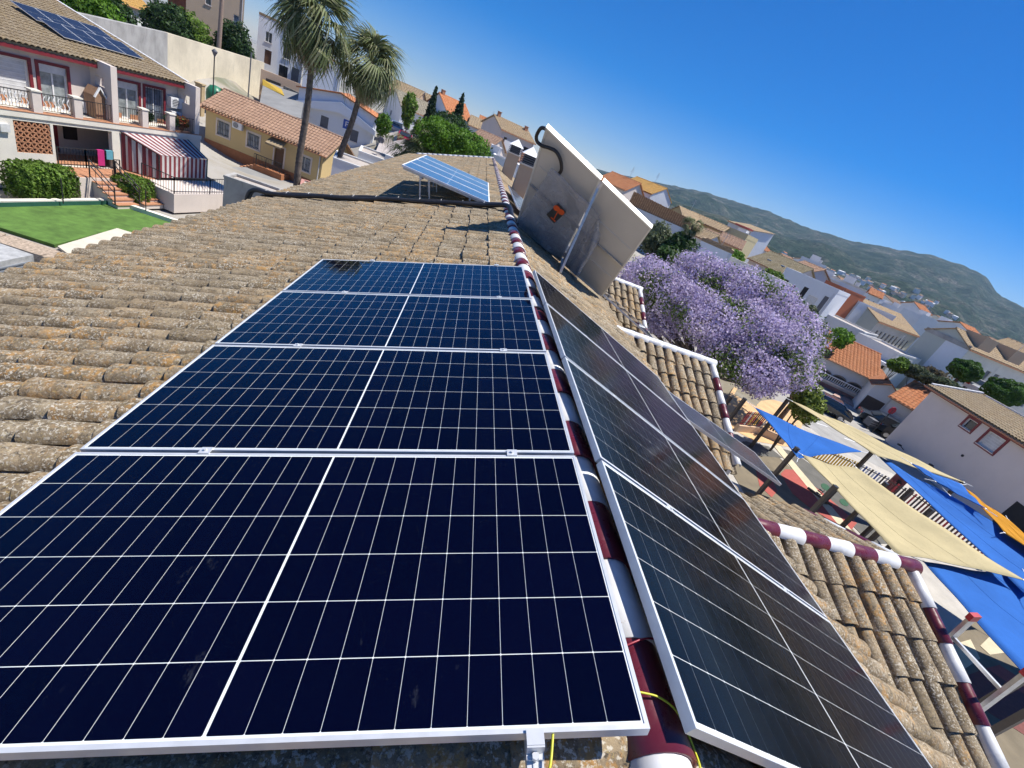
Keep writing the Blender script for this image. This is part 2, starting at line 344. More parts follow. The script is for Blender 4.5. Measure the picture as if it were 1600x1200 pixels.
for i, (d, a, n, q, k) in enumerate(tiles_all):
    jit = Vector((rng.normal(0, .010), rng.normal(0, .007), rng.normal(0, .004)))
    q2 = q + jit; yaw = rng.normal(0, .022)
    d2 = (d * math.cos(yaw) + a * math.sin(yaw)); a2 = (a * math.cos(yaw) - d * math.sin(yaw))
    Mm = np.array([d2, a2, n]).T
    if i in single:
        o_ = link('roof_tile', tmesh, roof)
        o_.matrix_local = school.I @ Matrix(((Mm[0][0], Mm[0][1], Mm[0][2], q2.x), (Mm[1][0], Mm[1][1], Mm[1][2], q2.y), (Mm[2][0], Mm[2][1], Mm[2][2], q2.z), (0, 0, 0, 1)))
    else:
        rv.append(TV @ Mm.T + np.array(q2)); rf.append(TF + k0); sm_flags.append(np.array([1] * 16 + [0] * 16, bool)); k0 += len(TV)
    # the channel tile beside it always belongs to the joined bed
    qp = q + a * PITCH / 2 + n * -.012 + d * .02
    rv.append(PV @ np.array([d, a, n]) + np.array(qp)); rf.append(PF + k0); sm_flags.append(np.zeros(len(PF), bool)); k0 += len(PV)
off = np.array(school.o.location)
rest_me = np_mesh('remaining_roof_tiles', np.concatenate(rv) - off, np.concatenate(rf), T_ROOF); rest_me.polygons.foreach_set('use_smooth', np.concatenate(sm_flags)); school.raw('remaining_roof_tiles', rest_me, kind='stuff', label='lichen-speckled barrel tiles farther along the roof')
# walls
wm = MB(); wm.box(-4.15, 2.3, -2.6, 28.7, G - .6, -1.75)
wm.prism([(-4.15, 0, -1.75), (2.3, 0, -1.75), (2.3, 0, -1.18), (.05, 0, -.36), (-4.15, 0, -1.68)], (0, .2, 0)); wm.v[-10:] = [(x, y + 28.5, z) for x, y, z in wm.v[-10:]]
wm.prism([(-4.15, -2.6, -1.75), (2.3, -2.6, -1.75), (2.3, -2.6, -1.18), (.05, -2.6, -.36), (-4.15, -2.6, -1.68)], (0, .2, 0))
school.part('wall', wm, W_CREAM, world=True)
for wy, x0, x1, sn, sf in WINGS:
    m = MB(); y0 = wy - sn * math.cos(WT) + .25; y1 = wy + sf * math.cos(WT) - .25
    m.prism([(2.32, y0, G - .5), (2.32, y1, G - .5), (2.32, y1, -1.15 - (y1 - wy) * math.tan(WT)), (2.32, wy, -1.15), (2.32, y0, -1.15 - (wy - y0) * math.tan(WT))], (2.0, 0, 0))
    school.part('wing_wall', m, W_CREAM, world=True)
    m = MB(); m.prism([(x1 - .2, y0 - .2, -1.17 - (wy - y0 + .2) * math.tan(WT)), (x1 - .2, wy, -1.17), (x1 - .2, y1 + .2, -1.17 - (y1 + .2 - wy) * math.tan(WT)), (x1 - .2, y1 + .2, -1.33 - (y1 + .2 - wy) * math.tan(WT)), (x1 - .2, wy, -1.33), (x1 - .2, y0 - .2, -1.33 - (wy - y0 + .2) * math.tan(WT))], (.19, 0, 0))
    school.part('bargeboard', m, W_PINKG, world=True)
# red and white ridge and verge tiles
def ridge_geo(L, r0, r1, seg=12, th=.014, flat=1.0):
    vs = []
    for y, r in ((0, r1), (L * .5, (r0 + r1) / 2), (L, r0)):
        for j in range(seg + 1):
            a = math.pi * (-.04 + 1.08 * j / seg); vs.append((r * math.cos(a), y, flat * r * math.sin(a)))
    n = seg + 1
    for yy in (0, .12):
        for j in range(seg + 1):
            a = math.pi * (-.04 + 1.08 * j / seg); vs.append(((r1 - th) * math.cos(a), yy, flat * (r1 - th) * math.sin(a)))
    fs = [(k * n + j, k * n + j + 1, (k + 1) * n + j + 1, (k + 1) * n + j) for k in (0, 1) for j in range(seg)]
    fs += [(3 * n + j, 3 * n + j + 1, j + 1, j) for j in range(seg)] + [(4 * n + j, 4 * n + j + 1, 3 * n + j + 1, 3 * n + j) for j in range(seg)]
    return np.array(vs), np.array(fs)
gv, gf = ridge_geo(.335, .092, .108)
RM = []
for nm, mt in (('ridge_tile', MAR_GL), ('ridge_tile', WH_GL)):
    me = np_mesh(nm, gv, gf, mt, smooth=True); RM.append(me)
def put(me, name, parent, loc, fwd, up, sc=1.0):
    f = Vector(fwd).normalized(); u = Vector(up); x = f.cross(u).normalized(); u = x.cross(f) * sc; x = x * sc
    o_ = link(name, me, parent); L_ = Vector(loc)
    o_.matrix_local = school.I @ Matrix(((x.x, f.x, u.x, L_.x), (x.y, f.y, u.y, L_.y), (x.z, f.z, u.z, L_.z), (0, 0, 0, 1))); return o_
k = -10
while k * .298 - .01 < 28.9:
    y = k * .298 - .01
    put(RM[k % 2], 'ridge_tile', roof, (.112 + rng.normal(0, .003), y + rng.normal(0, .004), -.180 + rng.normal(0, .003)), (0, 1, .012), (0, 0, 1)); k += 1
for wi, (wy, x0, x1, sn, sf) in enumerate(WINGS):
    n_ = int((x1 - x0 - .05) / .3)
    for i in range(n_ + 1): put(RM[i % 2] if wi == 0 else RM[1], 'ridge_tile', roof, (x1 + .04 - i * .298, wy, -1.06), (-1, 0, .02), (0, 0, 1), .78)
    for sg, sl_ in ((-1, sn), (1, sf)):
        d = Vector((0, sg * math.cos(WT), -math.sin(WT))); n = Vector((0, sg * math.sin(WT), math.cos(WT)))
        for i in range(int(sl_ / .298)):
            p = Vector((x1 - .02, wy, -1.055)) + d * (.10 + (i + 1) * .298) + n * -.01
            put(RM[(i + 1) % 2], 'verge_tile', roof, p, -d, n, .66)
for i in range(int(4.7 / .3)):                         # far gable end of the main roof
    put(RM[1], 'verge_tile', roof, oL + dL * (.3 * (i + 1)) + V(0, 28.95, 0) + nL * .03, -dL, nL)
# mortar crest under the ridge
m = MB(); m.box(.03, .19, Y0, Y1, -.27, -.14); school.part('ridge_mortar', m, MORTAR, world=True)

# ------------------------------------------------------------------ solar panels
PL, PW, FD = 2.10, 1.04, .035
def frame_mesh(L, W, name='frame', lip=.011):
    m = MB()
    for (x0, x1, y0, y1) in ((0, L, 0, lip), (0, L, W - lip, W), (0, lip, lip, W - lip), (L - lip, L, lip, W - lip)): m.box(x0, x1, y0, y1, -FD, 0)
    return m
def glass_mat(r0=.015, r1=.06, f0=.022, nm='panel_glass', k=1.0):
    m, nt, b = newmat(nm); out = nt.nodes['Material Output']
    g = nt.nodes.new('ShaderNodeBsdfGlossy'); g.inputs['Color'].default_value = (1, 1, 1, 1)
    p = pos(nt); sm = noise(nt, p, 3.5, 5, .7); nt.links.new(ramp(nt, sm, [(.35, r0), (.75, r1)]), g.inputs['Roughness'])
    t = nt.nodes.new('ShaderNodeBsdfTransparent'); t.inputs[0].default_value = (.97, .98, .98, 1)
    fr = schlick(nt, f0, k)
    ms = nt.nodes.new('ShaderNodeMixShader'); nt.links.new(fr, ms.inputs[0]); nt.links.new(t.outputs[0], ms.inputs[1]); nt.links.new(g.outputs[0], ms.inputs[2])
    df = nt.nodes.new('ShaderNodeBsdfDiffuse'); df.inputs[0].default_value = (.5, .55, .6, 1)      # hand smears and dust
    mp = nt.nodes.new('ShaderNodeMapping'); mp.inputs['Scale'].default_value = (5, 2.2, 3); mp.inputs['Rotation'].default_value = (0, 0, .5); nt.links.new(p, mp.inputs[0])
    f1 = noise(nt, mp.outputs[0], 1.7, 6, .75); f2 = noise(nt, p, 1.1, 2)
    mu = nt.nodes.new('ShaderNodeMath'); mu.operation = 'MULTIPLY'; nt.links.new(ramp(nt, f1, [(.63, 0.0), (.82, .28)]), mu.inputs[0]); nt.links.new(ramp(nt, f2, [(.5, 0.0), (.62, .35)]), mu.inputs[1])
    sp = ramp(nt, noise(nt, p, 160, 2), [(.82, 0.0), (.84, .05)])
    ad = nt.nodes.new('ShaderNodeMath'); ad.operation = 'ADD'; nt.links.new(mu.outputs[0], ad.inputs[0]); nt.links.new(sp, ad.inputs[1])
    m2 = nt.nodes.new('ShaderNodeMixShader'); nt.links.new(ad.outputs[0], m2.inputs[0]); nt.links.new(ms.outputs[0], m2.inputs[1]); nt.links.new(df.outputs[0], m2.inputs[2])
    nt.links.new(m2.outputs[0], out.inputs[0]); return m
PGLASS = glass_mat(); PGLASS_R = glass_mat(.09, .2, .012, 'textured_panel_glass', .62); BACK = plain('white_backsheet', (.86, .88, .88), .6, var=.03)
def cell_mat(name, c, c2):
    m, nt, b = newmat(name); b.inputs['Roughness'].default_value = .5; b.inputs['Specular IOR Level'].default_value = .0
    oi = nt.nodes.new('ShaderNodeObjectInfo'); nt.links.new(ramp(nt, oi.outputs['Random'], [(0, c), (1, c2)]), b.inputs['Base Color']); return m
CELL = cell_mat('silicon_cell', (.0009, .0009, .0085), (.0014, .0013, .0115)); CELL_R = cell_mat('mono_cell', (.0022, .0023, .0045), (.004, .004, .006)); CELL_B = cell_mat('blue_cell', (.018, .045, .11), (.024, .055, .13))
fm_ = frame_mesh(PL, PW).mesh('frame', ALU); fmw_ = frame_mesh(PL, PW, lip=.03).mesh('frame', plain('pale_frame', (.8, .8, .8), .5))
bk_ = MB().quad((.011, .011, -.0023), (PL - .011, .011, -.0023), (PL - .011, PW - .011, -.0023), (.011, PW - .011, -.0023)).mesh('backsheet', BACK)
bk2_ = MB().quad((.011, .011, -.030), (PL - .011, .011, -.030), (PL - .011, PW - .011, -.030), (.011, PW - .011, -.030)).mesh('rear_sheet', plain('rear_sheet_white', (.6, .6, .6), .7))
gl_ = MB().quad((.011, .011, -.0008), (PL - .011, .011, -.0008), (PL - .011, PW - .011, -.0008), (.011, PW - .011, -.0008)).mesh('glass', PGLASS); glr_ = gl_.copy(); glr_.materials[0] = PGLASS_R
MX, MC, GX, GY = .0165, .0085, .0013, .0023             # margins and gaps
cw = ((PL - 2 * MX - MC) / 2 - 11 * GX) / 12; ch = (PW - 2 * .018 - 5 * GY) / 6
cell_me = {}
for nm, mt in (('CELL', CELL), ('CELL_R', CELL_R)):
    q = MB(); c_ = .0022; q.add([(c_, 0, 0), (cw - c_, 0, 0), (cw, c_, 0), (cw, ch - c_, 0), (cw - c_, ch, 0), (c_, ch, 0), (0, ch - c_, 0), (0, c_, 0)], [tuple(range(8))]); cell_me[nm] = q.mesh('cell', mt)
def panel_matrix(o, ex, ez):
    ex = Vector(ex).normalized(); ez = Vector(ez).normalized(); ey = ez.cross(ex)
    return Matrix(((ex.x, ey.x, ez.x, o[0]), (ex.y, ey.y, ez.y, o[1]), (ex.z, ey.z, ez.z, o[2]), (0, 0, 0, 1)))
half_me = {}
def solar_panel(label, Mx, cells='CELL', group=None, plainc=None, wide=False):
    e = bpy.data.objects.new('solar_panel', None); COL.objects.link(e); e.empty_display_size = .2; e.matrix_world = Mx; tag(e, label, 'solar panel', group)
    link('frame', fmw_ if wide else fm_, e); link('backsheet', bk_, e); link('rear_sheet', bk2_, e)
    if plainc is None:
        for h in range(2):
            for i in range(12):
                x = MX + h * ((PL - 2 * MX - MC) / 2 + MC) + i * (cw + GX)
                for j in range(6):
                    c = link('cell', cell_me[cells], e); c.location = (x, .018 + j * (ch + GY), -.0018)
    else:
        if plainc.name not in half_me:
            q = MB(); w_ = (PL - 2 * MX - MC) / 2; q.quad((0, 0, 0), (w_, 0, 0), (w_, PW - .036, 0), (0, PW - .036, 0)); half_me[plainc.name] = q.mesh('cell_field', plainc)
        for h in range(2):
            c = link('cell_field', half_me[plainc.name], e); c.location = (MX + h * ((PL - 2 * MX - MC) / 2 + MC), .018, -.0018)
    link('glass', glr_ if cells == 'CELL_R' else gl_, e); return e
PITY = 1.06
names = ['nearest', 'second nearest', 'third', 'farthest']
exL = Vector((-math.cos(TL), 0, -math.sin(TL))); exR = Vector((math.cos(TR), 0, -math.sin(TR)))
for k in range(4):
    # left slope: local x runs down-slope, local y runs towards the viewer, so the origin sits on the far edge
    solar_panel('dark blue solar panel left of the ridge, %s of its row of four' % names[k], panel_matrix((0, k * PITY + PW + .005, 0), exL, nL), 'CELL', 'left-hand rooftop panels')
    solar_panel('black solar panel right of the ridge, %s of its row of four' % names[k], panel_matrix((XR, k * PITY + .005 + .01, .008), exR, nR), 'CELL_R', 'right-hand rooftop panels')
# far row, tilted up on legs over the left slope
LOW = Vector((-.27, 9.3, -.17)); HI = Vector((-2.13, 9.75, -.10))
tx = (HI - LOW); tx.y = 0; tx.normalize(); tn = Vector((-tx.z, 0, tx.x)); tn = tn if tn.z > 0 else -tn
STR = plain('cell_strip', (.045, .095, .175), .5, var=.08, scale=2)
for k in range(4):
    yy = 9.55 + k * 1.055
    solar_panel('blue solar panel tilted up on legs beyond the black pipes, %s of four' % names[k], panel_matrix((LOW.x, yy + PW, LOW.z), tx, tn), group='tilted rooftop panels', plainc=STR, wide=True).scale = (.91, 1, 1)
ex2 = tx.copy()
sup = Thing('panel_support_frame', 'aluminium legs and rails holding up the tilted blue panels', 'frame', (-1.2, 9.6, -.5))
for yy in (9.62, 11.2, 12.4, 13.6):
    m = MB(); m.bar(LOW + tn * -.06 + V(0, yy - LOW.y, 0), LOW + tx * 1.88 + tn * -.06 + V(0, yy - LOW.y, 0), .04, .045); sup.part('rail', m, ALU_D, world=True)
    for f in (.80, .70):
        top = LOW + tx * 1.9 * f + tn * -.06; m = MB(); fx = top.x + .12; m.bar((top.x, yy, top.z), (fx, yy, fx * math.tan(TL) - .13), .03, .03); sup.part('leg', m, ALU_D, world=True)
for f in (.22, .78):
    p = LOW + tx * 1.9 * f + tn * -.105; m = MB(); m.bar((p.x, 9.55, p.z), (p.x, 13.8, p.z), .04, .04); sup.part('purlin', m, ALU_D, world=True)
# panels flush on the right slope beyond the pipes, and the one hanging past the eave
for k in range(4):
    o_ = Vector((.32, 9.6 + k * 1.06, 0)); o_.z = -(o_.x - XR) * math.tan(TR) + .03
    solar_panel('flat solar panel on the right slope behind the leaning collector, %s of four' % names[k], panel_matrix(o_, exR, nR), group='panels behind the collector', cells='CELL_R', plainc=plain('black_field', (.010, .010, .013), .5, var=.1, scale=2))
o_ = Vector((1.95, 3.12, -.70)); eL = (Vector((3.62, 3.12, -1.17)) - o_).normalized(); nn = Vector((-eL.z, 0, eL.x))
solar_panel('dark solar panel reaching out past the right-hand eave', panel_matrix(o_ + V(0, .30, 0), eL, nn), cells='CELL_R', plainc=MATS['black_field']).scale = (.95, .6, 1)
o_ = Vector((2.35, 8.6, -.85)); solar_panel('solar panel edge showing below the leaning collector', panel_matrix(o_, exR, nR), plainc=MATS['black_field'])
# rails, clamps
def mount(label, ex, n, x0, us, side):
    t = Thing('mounting_rail_set', label, 'rails', (x0, 2, -.1))
    for u in us:
        p = Vector((x0, 0, 0)) + Vector(ex) * u * PL - Vector(n) * (FD + .022)
        m = MB(); m.bar(p + V(0, -.11, 0), p + V(0, 4 * PITY + .06, 0), .04, .04, up=n); m.bar(p + V(0, -.112, 0) + n * .021, p + V(0, .0, 0) + n * .021, .012, .004, up=n); t.part('rail', m, ALU, world=True)
        for kk in range(5):
            y = kk * PITY - .003 + (0 if kk else -.012)
            if kk == 4: y -= .005
            c = Vector((x0, y, 0)) + Vector(ex) * u * PL
            m = MB(); hh = .008 if kk else 0
            if kk == 0:
                m.bar(c + V(0, -.022, 0) - n * .034, c + V(0, .008, 0) - n * .034, .042, .012, up=n); m.bar(c + V(0, -.006, 0) - n * .04, c + V(0, -.006, 0) + n * .004, .042, .008, up=(0, 1, 0)); m.bar(c + V(0, -.006, 0) + n * .004, c + V(0, .026, 0) + n * .004, .042, .006, up=n)
                m.tube([c + V(0, -.018, 0) - n * .03, c + V(0, -.018, 0) - n * .016], .009, 6, smooth=False)
            else:
                m.bar(c + V(0, -.02, 0) + n * .003, c + V(0, .02, 0) + n * .003, .045, .006, up=n); m.tube([c + n * .004, c + n * .014], .007, 6, smooth=False)
            t.part('clamp', m, ALU, world=True)
        for y in np.arange(.3, 4.3, 1.3):
            m = MB(); q = p + V(0, y, 0); m.bar(q - n * .02, q - n * .13, .03, .03, up=(0, 1, 0)); t.part('roof_hook', m, ALU_D, world=True)
    return t
mount('aluminium rails and clamps under the left-hand row of panels', exL, nL, 0, (.135, .757), 'L')
mount('aluminium rails and clamps under the right-hand row of panels', exR, nR, XR, (.24, .76), 'R')

# ------------------------------------------------------------------ the leaning collectors seen from behind
cTL, cTR, cBL, cBR = V(.02, 6.88, 1.41), V(2.18, 6.82, .705), V(.24, 8.17, -.19), V(2.40, 8.09, -.90)
nrm = (cBR - cBL).cross(cTL - cBL).normalized(); nrm = nrm if nrm.y > 0 else -nrm          # facing away, to the sun
GALV = plain('galvanised_back', (.58, .565, .53), .6, .1, var=.06, scale=.9); CEDGE = plain('collector_edge', (.74, .74, .70), .4, .2, var=.05)
def collector(f0, f1, label):
    def q(u, v): return cBL.lerp(cBR, u).lerp(cTL.lerp(cTR, u), v)
    base = q((f0 + f1) / 2, 0); t = Thing('thermal_collector', label, 'solar collector', base, group='leaning collectors')
    ins = .012
    a, b, c, d = q(f0 + ins, .005), q(f1 - ins, .005), q(f1 - ins, .995), q(f0 + ins, .995)
    m = MB(); m.hexa([a + nrm * .008, b + nrm * .008, c + nrm * .008, d + nrm * .008], [p + nrm * .07 for p in (a, b, c, d)]); t.part('back_sheet', m, GALV, world=True)
    cor = [q(f0, 0), q(f1, 0), q(f1, 1), q(f0, 1)]
    for i in range(4):
        p0, p1 = cor[i], cor[(i + 1) % 4]; inn = (q((f0 + f1) / 2, .5) - (p0 + p1) / 2).normalized() * .03
        m = MB(); m.hexa([p0, p1, p1 + inn, p0 + inn], [p + nrm * .09 for p in (p0, p1, p1 + inn, p0 + inn)]); t.part('edge_trim', m, CEDGE, world=True)
    m = MB(); m.hexa([p + nrm * .082 for p in cor], [p + nrm * .086 for p in cor]); t.part('front_glass', m, plain('absorber_black', (.01, .01, .015), .1), world=True)
    for v in (.3, .7):
        m = MB(); m.bar(q(f0 + .04, v) + nrm * .0, q(f1 - .04, v) + nrm * .0, .004, .012); t.part('rib', m, GALV, world=True)
    return t
collector(0, .492, 'left one of two metal solar collectors leaning back over the ridge')
collector(.508, 1, 'right one of two metal solar collectors leaning back over the ridge')
st = Thing('collector_stand', 'galvanised slotted struts propping the leaning collectors from behind', 'stand', (1.1, 6.9, -.5))
def qq(u, v): return cBL.lerp(cBR, u).lerp(cTL.lerp(cTR, u), v)
for u, fx in ((.5, 1.05),):
    foot = V(fx, 6.75, -(fx - XR) * math.tan(TR) - .10); top = qq(u, .93) - nrm * .02
    m = MB(); m.bar(foot, top, .036, .036, up=nrm); st.part('strut', m, ALU_D, world=True)
    for i in range(9):
        p = foot.lerp(top, .1 + .1 * i); dd = (top - foot).normalized() * .03; m = MB(); m.bar(p - dd - nrm * .023, p + dd - nrm * .023, .012, .003, up=nrm); st.part('slot', m, DARK, world=True)
    b_ = qq(u, .05); m = MB(); m.bar(foot, b_, .04, .04); st.part('base_rail', m, ALU_D, world=True)
m = MB(); m.bar(qq(0.02, .5) - nrm * .02, qq(.98, .5) - nrm * .02, .035, .03, up=nrm); st.part('cross_rail', m, ALU_D, world=True)
# clear plastic film tied across the back, with a warning sticker
film, nt, b = newmat('clear_film'); out = nt.nodes['Material Output']
tr = nt.nodes.new('ShaderNodeBsdfTransparent'); tr.inputs[0].default_value = (.90, .91, .93, 1); gg = nt.nodes.new('ShaderNodeBsdfGlossy'); gg.inputs['Roughness'].default_value = .12
dd = nt.nodes.new('ShaderNodeBsdfDiffuse'); dd.inputs[0].default_value = (.55, .57, .62, 1); m1 = nt.nodes.new('ShaderNodeMixShader'); m2 = nt.nodes.new('ShaderNodeMixShader')
nt.links.new(schlick(nt, .03), m1.inputs[0]); nt.links.new(tr.outputs[0], m1.inputs[1]); nt.links.new(gg.outputs[0], m1.inputs[2])
p_ = pos(nt); nt.links.new(ramp(nt, noise(nt, p_, 4, 4), [(.35, .18), (.7, .42)]), m2.inputs[0]); nt.links.new(m1.outputs[0], m2.inputs[1]); nt.links.new(dd.outputs[0], m2.inputs[2]); nt.links.new(m2.outputs[0], out.inputs[0])
def sheet(name, c, nu, nv, fn, mat, label, cat, loc, kind=None, thick=.0012):
    vs = []; fs = []
    for j in range(nv + 1):
        for i in range(nu + 1):
            u, v = i / nu, j / nv; p = c[0].lerp(c[1], u).lerp(c[3].lerp(c[2], u), v); vs.append(p + fn(u, v))
    fs = [(j * (nu + 1) + i, j * (nu + 1) + i + 1, (j + 1) * (nu + 1) + i + 1, (j + 1) * (nu + 1) + i) for j in range(nv) for i in range(nu)]
    m = MB().add(vs, fs, 0, True); o = one(name, m, mat, label, cat, loc); md = o.modifiers.new('thick', 'SOLIDIFY'); md.thickness = thick; return o
def fold(u, v): return -nrm * (.03 + .05 * abs(((u + v) * 2) % 1 - .5) + .03 * abs(((u - v) * 1.7) % 1 - .5))
def crumple(u, v): return -nrm * (.035 + .06 * math.sin(u * 9 + v * 3) * u + .05 * math.sin(v * 14 + u * 5) * (u * .6 + .2)) + V(0, 0, .03 * math.sin(u * 7 + v * 9))
fc = [PP(805, 352, qq(.02, .05) - nrm * .06, nrm), PP(889, 414, qq(.5, .0) - nrm * .14, nrm), PP(939, 332, qq(.6, .5) - nrm * .1, nrm), PP(864, 258, qq(.12, .7) - nrm * .06, nrm)]
film_o = sheet('plastic_film', fc, 26, 26, fold, film, 'clear plastic film tied across the back of the collectors', 'film', qq(.2, .1))
fc2 = [fc[1] - nrm * .02, PP(898, 440, qq(.45, .0) - nrm * .25, nrm), PP(936, 380, qq(.62, .3) - nrm * .14, nrm), fc[2] - nrm * .01]
sheet('plastic_flap', fc2, 14, 20, crumple, film, 'loose crumpled edge of the plastic film beside the strut', 'film', qq(.5, .1))
def fpt(x, y): return PP(x, y, qq(.28, .38) - nrm * .15, nrm)
sq = Thing('warning_sticker', 'dark square sticker with an orange mark on the plastic film', 'sticker', fpt(870, 333))
m = MB(); a = [fpt(854, 335), fpt(866, 349), fpt(885, 331), fpt(872, 317)]; m.hexa(a, [p - nrm * .004 for p in a]); sq.part('card', m, plain('sticker_dark', (.05, .05, .05), .6), world=True)
ORG = plain('signal_orange', (.75, .12, .03), .5)
for (x, y, r) in ((870, 325, 5), (877, 331, 5)):
    c = fpt(x, y) - nrm * .006; r_ = (fpt(x + r, y) - fpt(x, y)).length; m = MB(); ax = (fpt(x + r, y) - fpt(x, y)).normalized(); ay = nrm.cross(ax)
    ring = [c + (ax * math.cos(t) + ay * math.sin(t)) * r_ for t in np.linspace(0, 2 * math.pi, 15)[:-1]]; m.prism(ring, -nrm * .003); sq.part('mark', m, ORG, world=True)
m = MB(); m.bar(fpt(872, 330) - nrm * .007, fpt(865, 343) - nrm * .007, .018, .003, up=nrm); m.bar(fpt(861, 339) - nrm * .007, fpt(868, 346) - nrm * .007, .03, .003, up=nrm); sq.part('mark', m, ORG, world=True)
# black hose hanging behind the left collector
hp = [PP(*q, qq(.1, .85) - nrm * .06, nrm) for q in ((852, 201), (846, 200), (841, 206), (838, 214), (840, 222), (848, 228), (858, 231), (868, 236), (874, 245), (877, 256), (877, 266), (873, 272))]
def smooth(pts, n=5):
    r = []
    for i in range(len(pts) - 1):
        p0, p1, p2, p3 = pts[max(i - 1, 0)], pts[i], pts[i + 1], pts[min(i + 2, len(pts) - 1)]
        for j in range(n):
            t = j / n; r.append(.5 * ((2 * p1) + (p2 - p0) * t + (2 * p0 - 5 * p1 + 4 * p2 - p3) * t * t + (3 * p1 - p0 - 3 * p2 + p3) * t ** 3))
    return r + [pts[-1]]
one('black_hose', MB().tube(smooth(hp, 6), .027, 9), BLACK, 'thick black insulated hose hooked over the top corner of the left collector', 'hose', hp[0])
# insulated pipe bundle up the left slope, over the ridge to the collectors
pb = Thing('pipe_bundle', 'pair of black insulated pipes tied together across the left roof slope', 'pipes', (-2, 9.2, -.7))
for k, dy in ((0, 0), (1, .085)):
    pts = [V(-4.95, 9.42 + dy, -2.3), V(-4.93, 9.40 + dy, -1.75), V(-4.80, 9.38 + dy, -1.58 + .02)]
    for x in np.arange(-4.5, .0, .45):
        pts.append(V(x, 9.24 + dy + .05 * math.sin(x * 2.3 + k) - .012 * (x + 2), x * math.tan(TL) - .075 + .012 * math.sin(x * 5 + k * 2)))
    pts += [V(.0, 9.0 + dy * .5, -.04), V(.10, 8.7 + dy * .5, -.05 + dy * .3), V(.12, 8.45 + dy * .3, -.10 + dy * .4), V(.16, 8.25, -.14 + dy * .4), V(.30, 8.16, -.17 + dy * .5)]
    pb.part('pipe', MB().tube(smooth(pts, 4), .043, 10), BLACK, world=True)
TIE = plain('white_tie', (.7, .7, .7), .5)
for x in np.arange(-4.6, -.1, .42):
    c = V(x, 9.28 + .05 * math.sin(x * 2.3) - .012 * (x + 2), x * math.tan(TL) - .07); m = MB()
    m.tube([c + V(-.008, .04, .0), c + V(.008, .04, 0)], .0, 4) if False else None
    ring = [c + V(rng.normal(0, .002), .042 + .094 * math.cos(t), .05 * math.sin(t)) for t in np.linspace(0, 2 * math.pi, 17)]
    m.tube(ring, .0045, 5, cap=False); pb.part('cable_tie', m, TIE, world=True)
# corrugated chimney-like vents on the right slope
def vent(x, y, w, h, label):
    z0 = -(x - XR) * math.tan(TR) - .3; t = Thing('roof_vent', label, 'chimney', (x, y, z0), group='rendered roof vents')
    m = MB(); m.box(-w / 2, w / 2, -w / 2, w / 2, 0, h); t.part('shaft', m, W_TAN)
    m = MB(); m.box(-w / 2 - .04, w / 2 + .04, -w / 2 - .04, w / 2 + .04, h, h + .05); t.part('slab', m, W_CREAM)
    for i in range(4):
        m = MB(); zz = h + .07 + i * .07
        for a, b in (((-w / 2, -w / 2), (w / 2, -w / 2)), ((w / 2, -w / 2), (w / 2, w / 2)), ((w / 2, w / 2), (-w / 2, w / 2)), ((-w / 2, w / 2), (-w / 2, -w / 2))): m.bar((*a, zz + .02), (*b, zz + .02), .03, .03)
        t.part('louvre', m, DSHUT)
    m = MB(); m.box(-w / 2 + .05, w / 2 - .05, -w / 2 + .05, w / 2 - .05, h + .05, h + .36); t.part('core', m, DARK)
    hh = h + .36; k = w / 2 + .06; m = MB(); m.add([(-k, -k, hh), (k, -k, hh), (k, k, hh), (-k, k, hh), (0, 0, hh + .3)], [(3, 2, 1, 0), (0, 1, 4), (1, 2, 4), (2, 3, 4), (3, 0, 4)]); t.part('cap', m, WHITE)
vent(.98, 17.3, .50, 1.15, 'nearer tan rendered roof vent with louvres and white pyramid cap')
vent(.75, 22.6, .55, 1.15, 'farther tan rendered roof vent with white pyramid cap')
# loose cables
YEL = plain('yellow_cable', (.62, .60, .03), .4); REDC = plain('red_cable', (.30, .01, .03), .4)
one('yellow_cable', MB().tube(smooth([V(-.02, .10, -.07), V(.02, .12, -.07), V(.06, .12, -.066), V(.11, .11, -.062), V(.16, .08, -.072), V(.205, .0, -.11), V(.22, -.05, -.13), V(.29, -.10, -.15), V(.42, -.14, -.20)], 6), .0032, 6), YEL, 'yellow-green earth cable crossing the ridge tiles near the camera', 'cable', (.04, .1, -.06))
one('earth_cable', MB().tube(smooth([V(-.22, .03, -.08), V(-.235, -.05, -.09), V(-.25, -.09, -.11), V(-.262, -.2, -.145)], 6), .0035, 6), YEL, 'short yellow earth cable hanging out under the nearest left panel', 'cable', (-.24, -.06, -.1))
one('red_cable', MB().tube(smooth([V(-.01, .235, -.10), V(.03, .245, -.085), V(.07, .26, -.070), V(.11, .275, -.064), V(.16, .29, -.075), V(.21, .3, -.11)], 6), .0034, 6), REDC, 'red panel cable crossing a maroon ridge tile', 'cable', (.05, .25, -.07))
# ladder leaning on the wing
ld = Thing('ladder', 'aluminium ladder with red end caps leaning against the wing eave', 'ladder', (6.3, 1.45, G))
for y in (1.69, 1.22):
    a, b = V(6.4, y, G), V(4.6, y, -1.02); m = MB(); m.bar(a, b, .03, .07, up=(1, 0, 0)); s_ = ld.part('stile', m, ALU_D, world=True)
    m = MB(); dd_ = (b - a).normalized(); m.bar(b - dd_ * .02, b + dd_ * .05, .045, .085, up=(1, 0, 0)); ld.part('end_cap', m, plain('red_plastic', (.5, .02, .04), .4), s_, world=True)
for i in range(27):
    f = (i + 1) / 28; p = V(6.4, 1.22, G).lerp(V(4.6, 1.22, -1.02), f); m = MB(); m.bar(p, p + V(0, .47, 0), .03, .03); ld.part('rung', m, ALU_D, world=True)
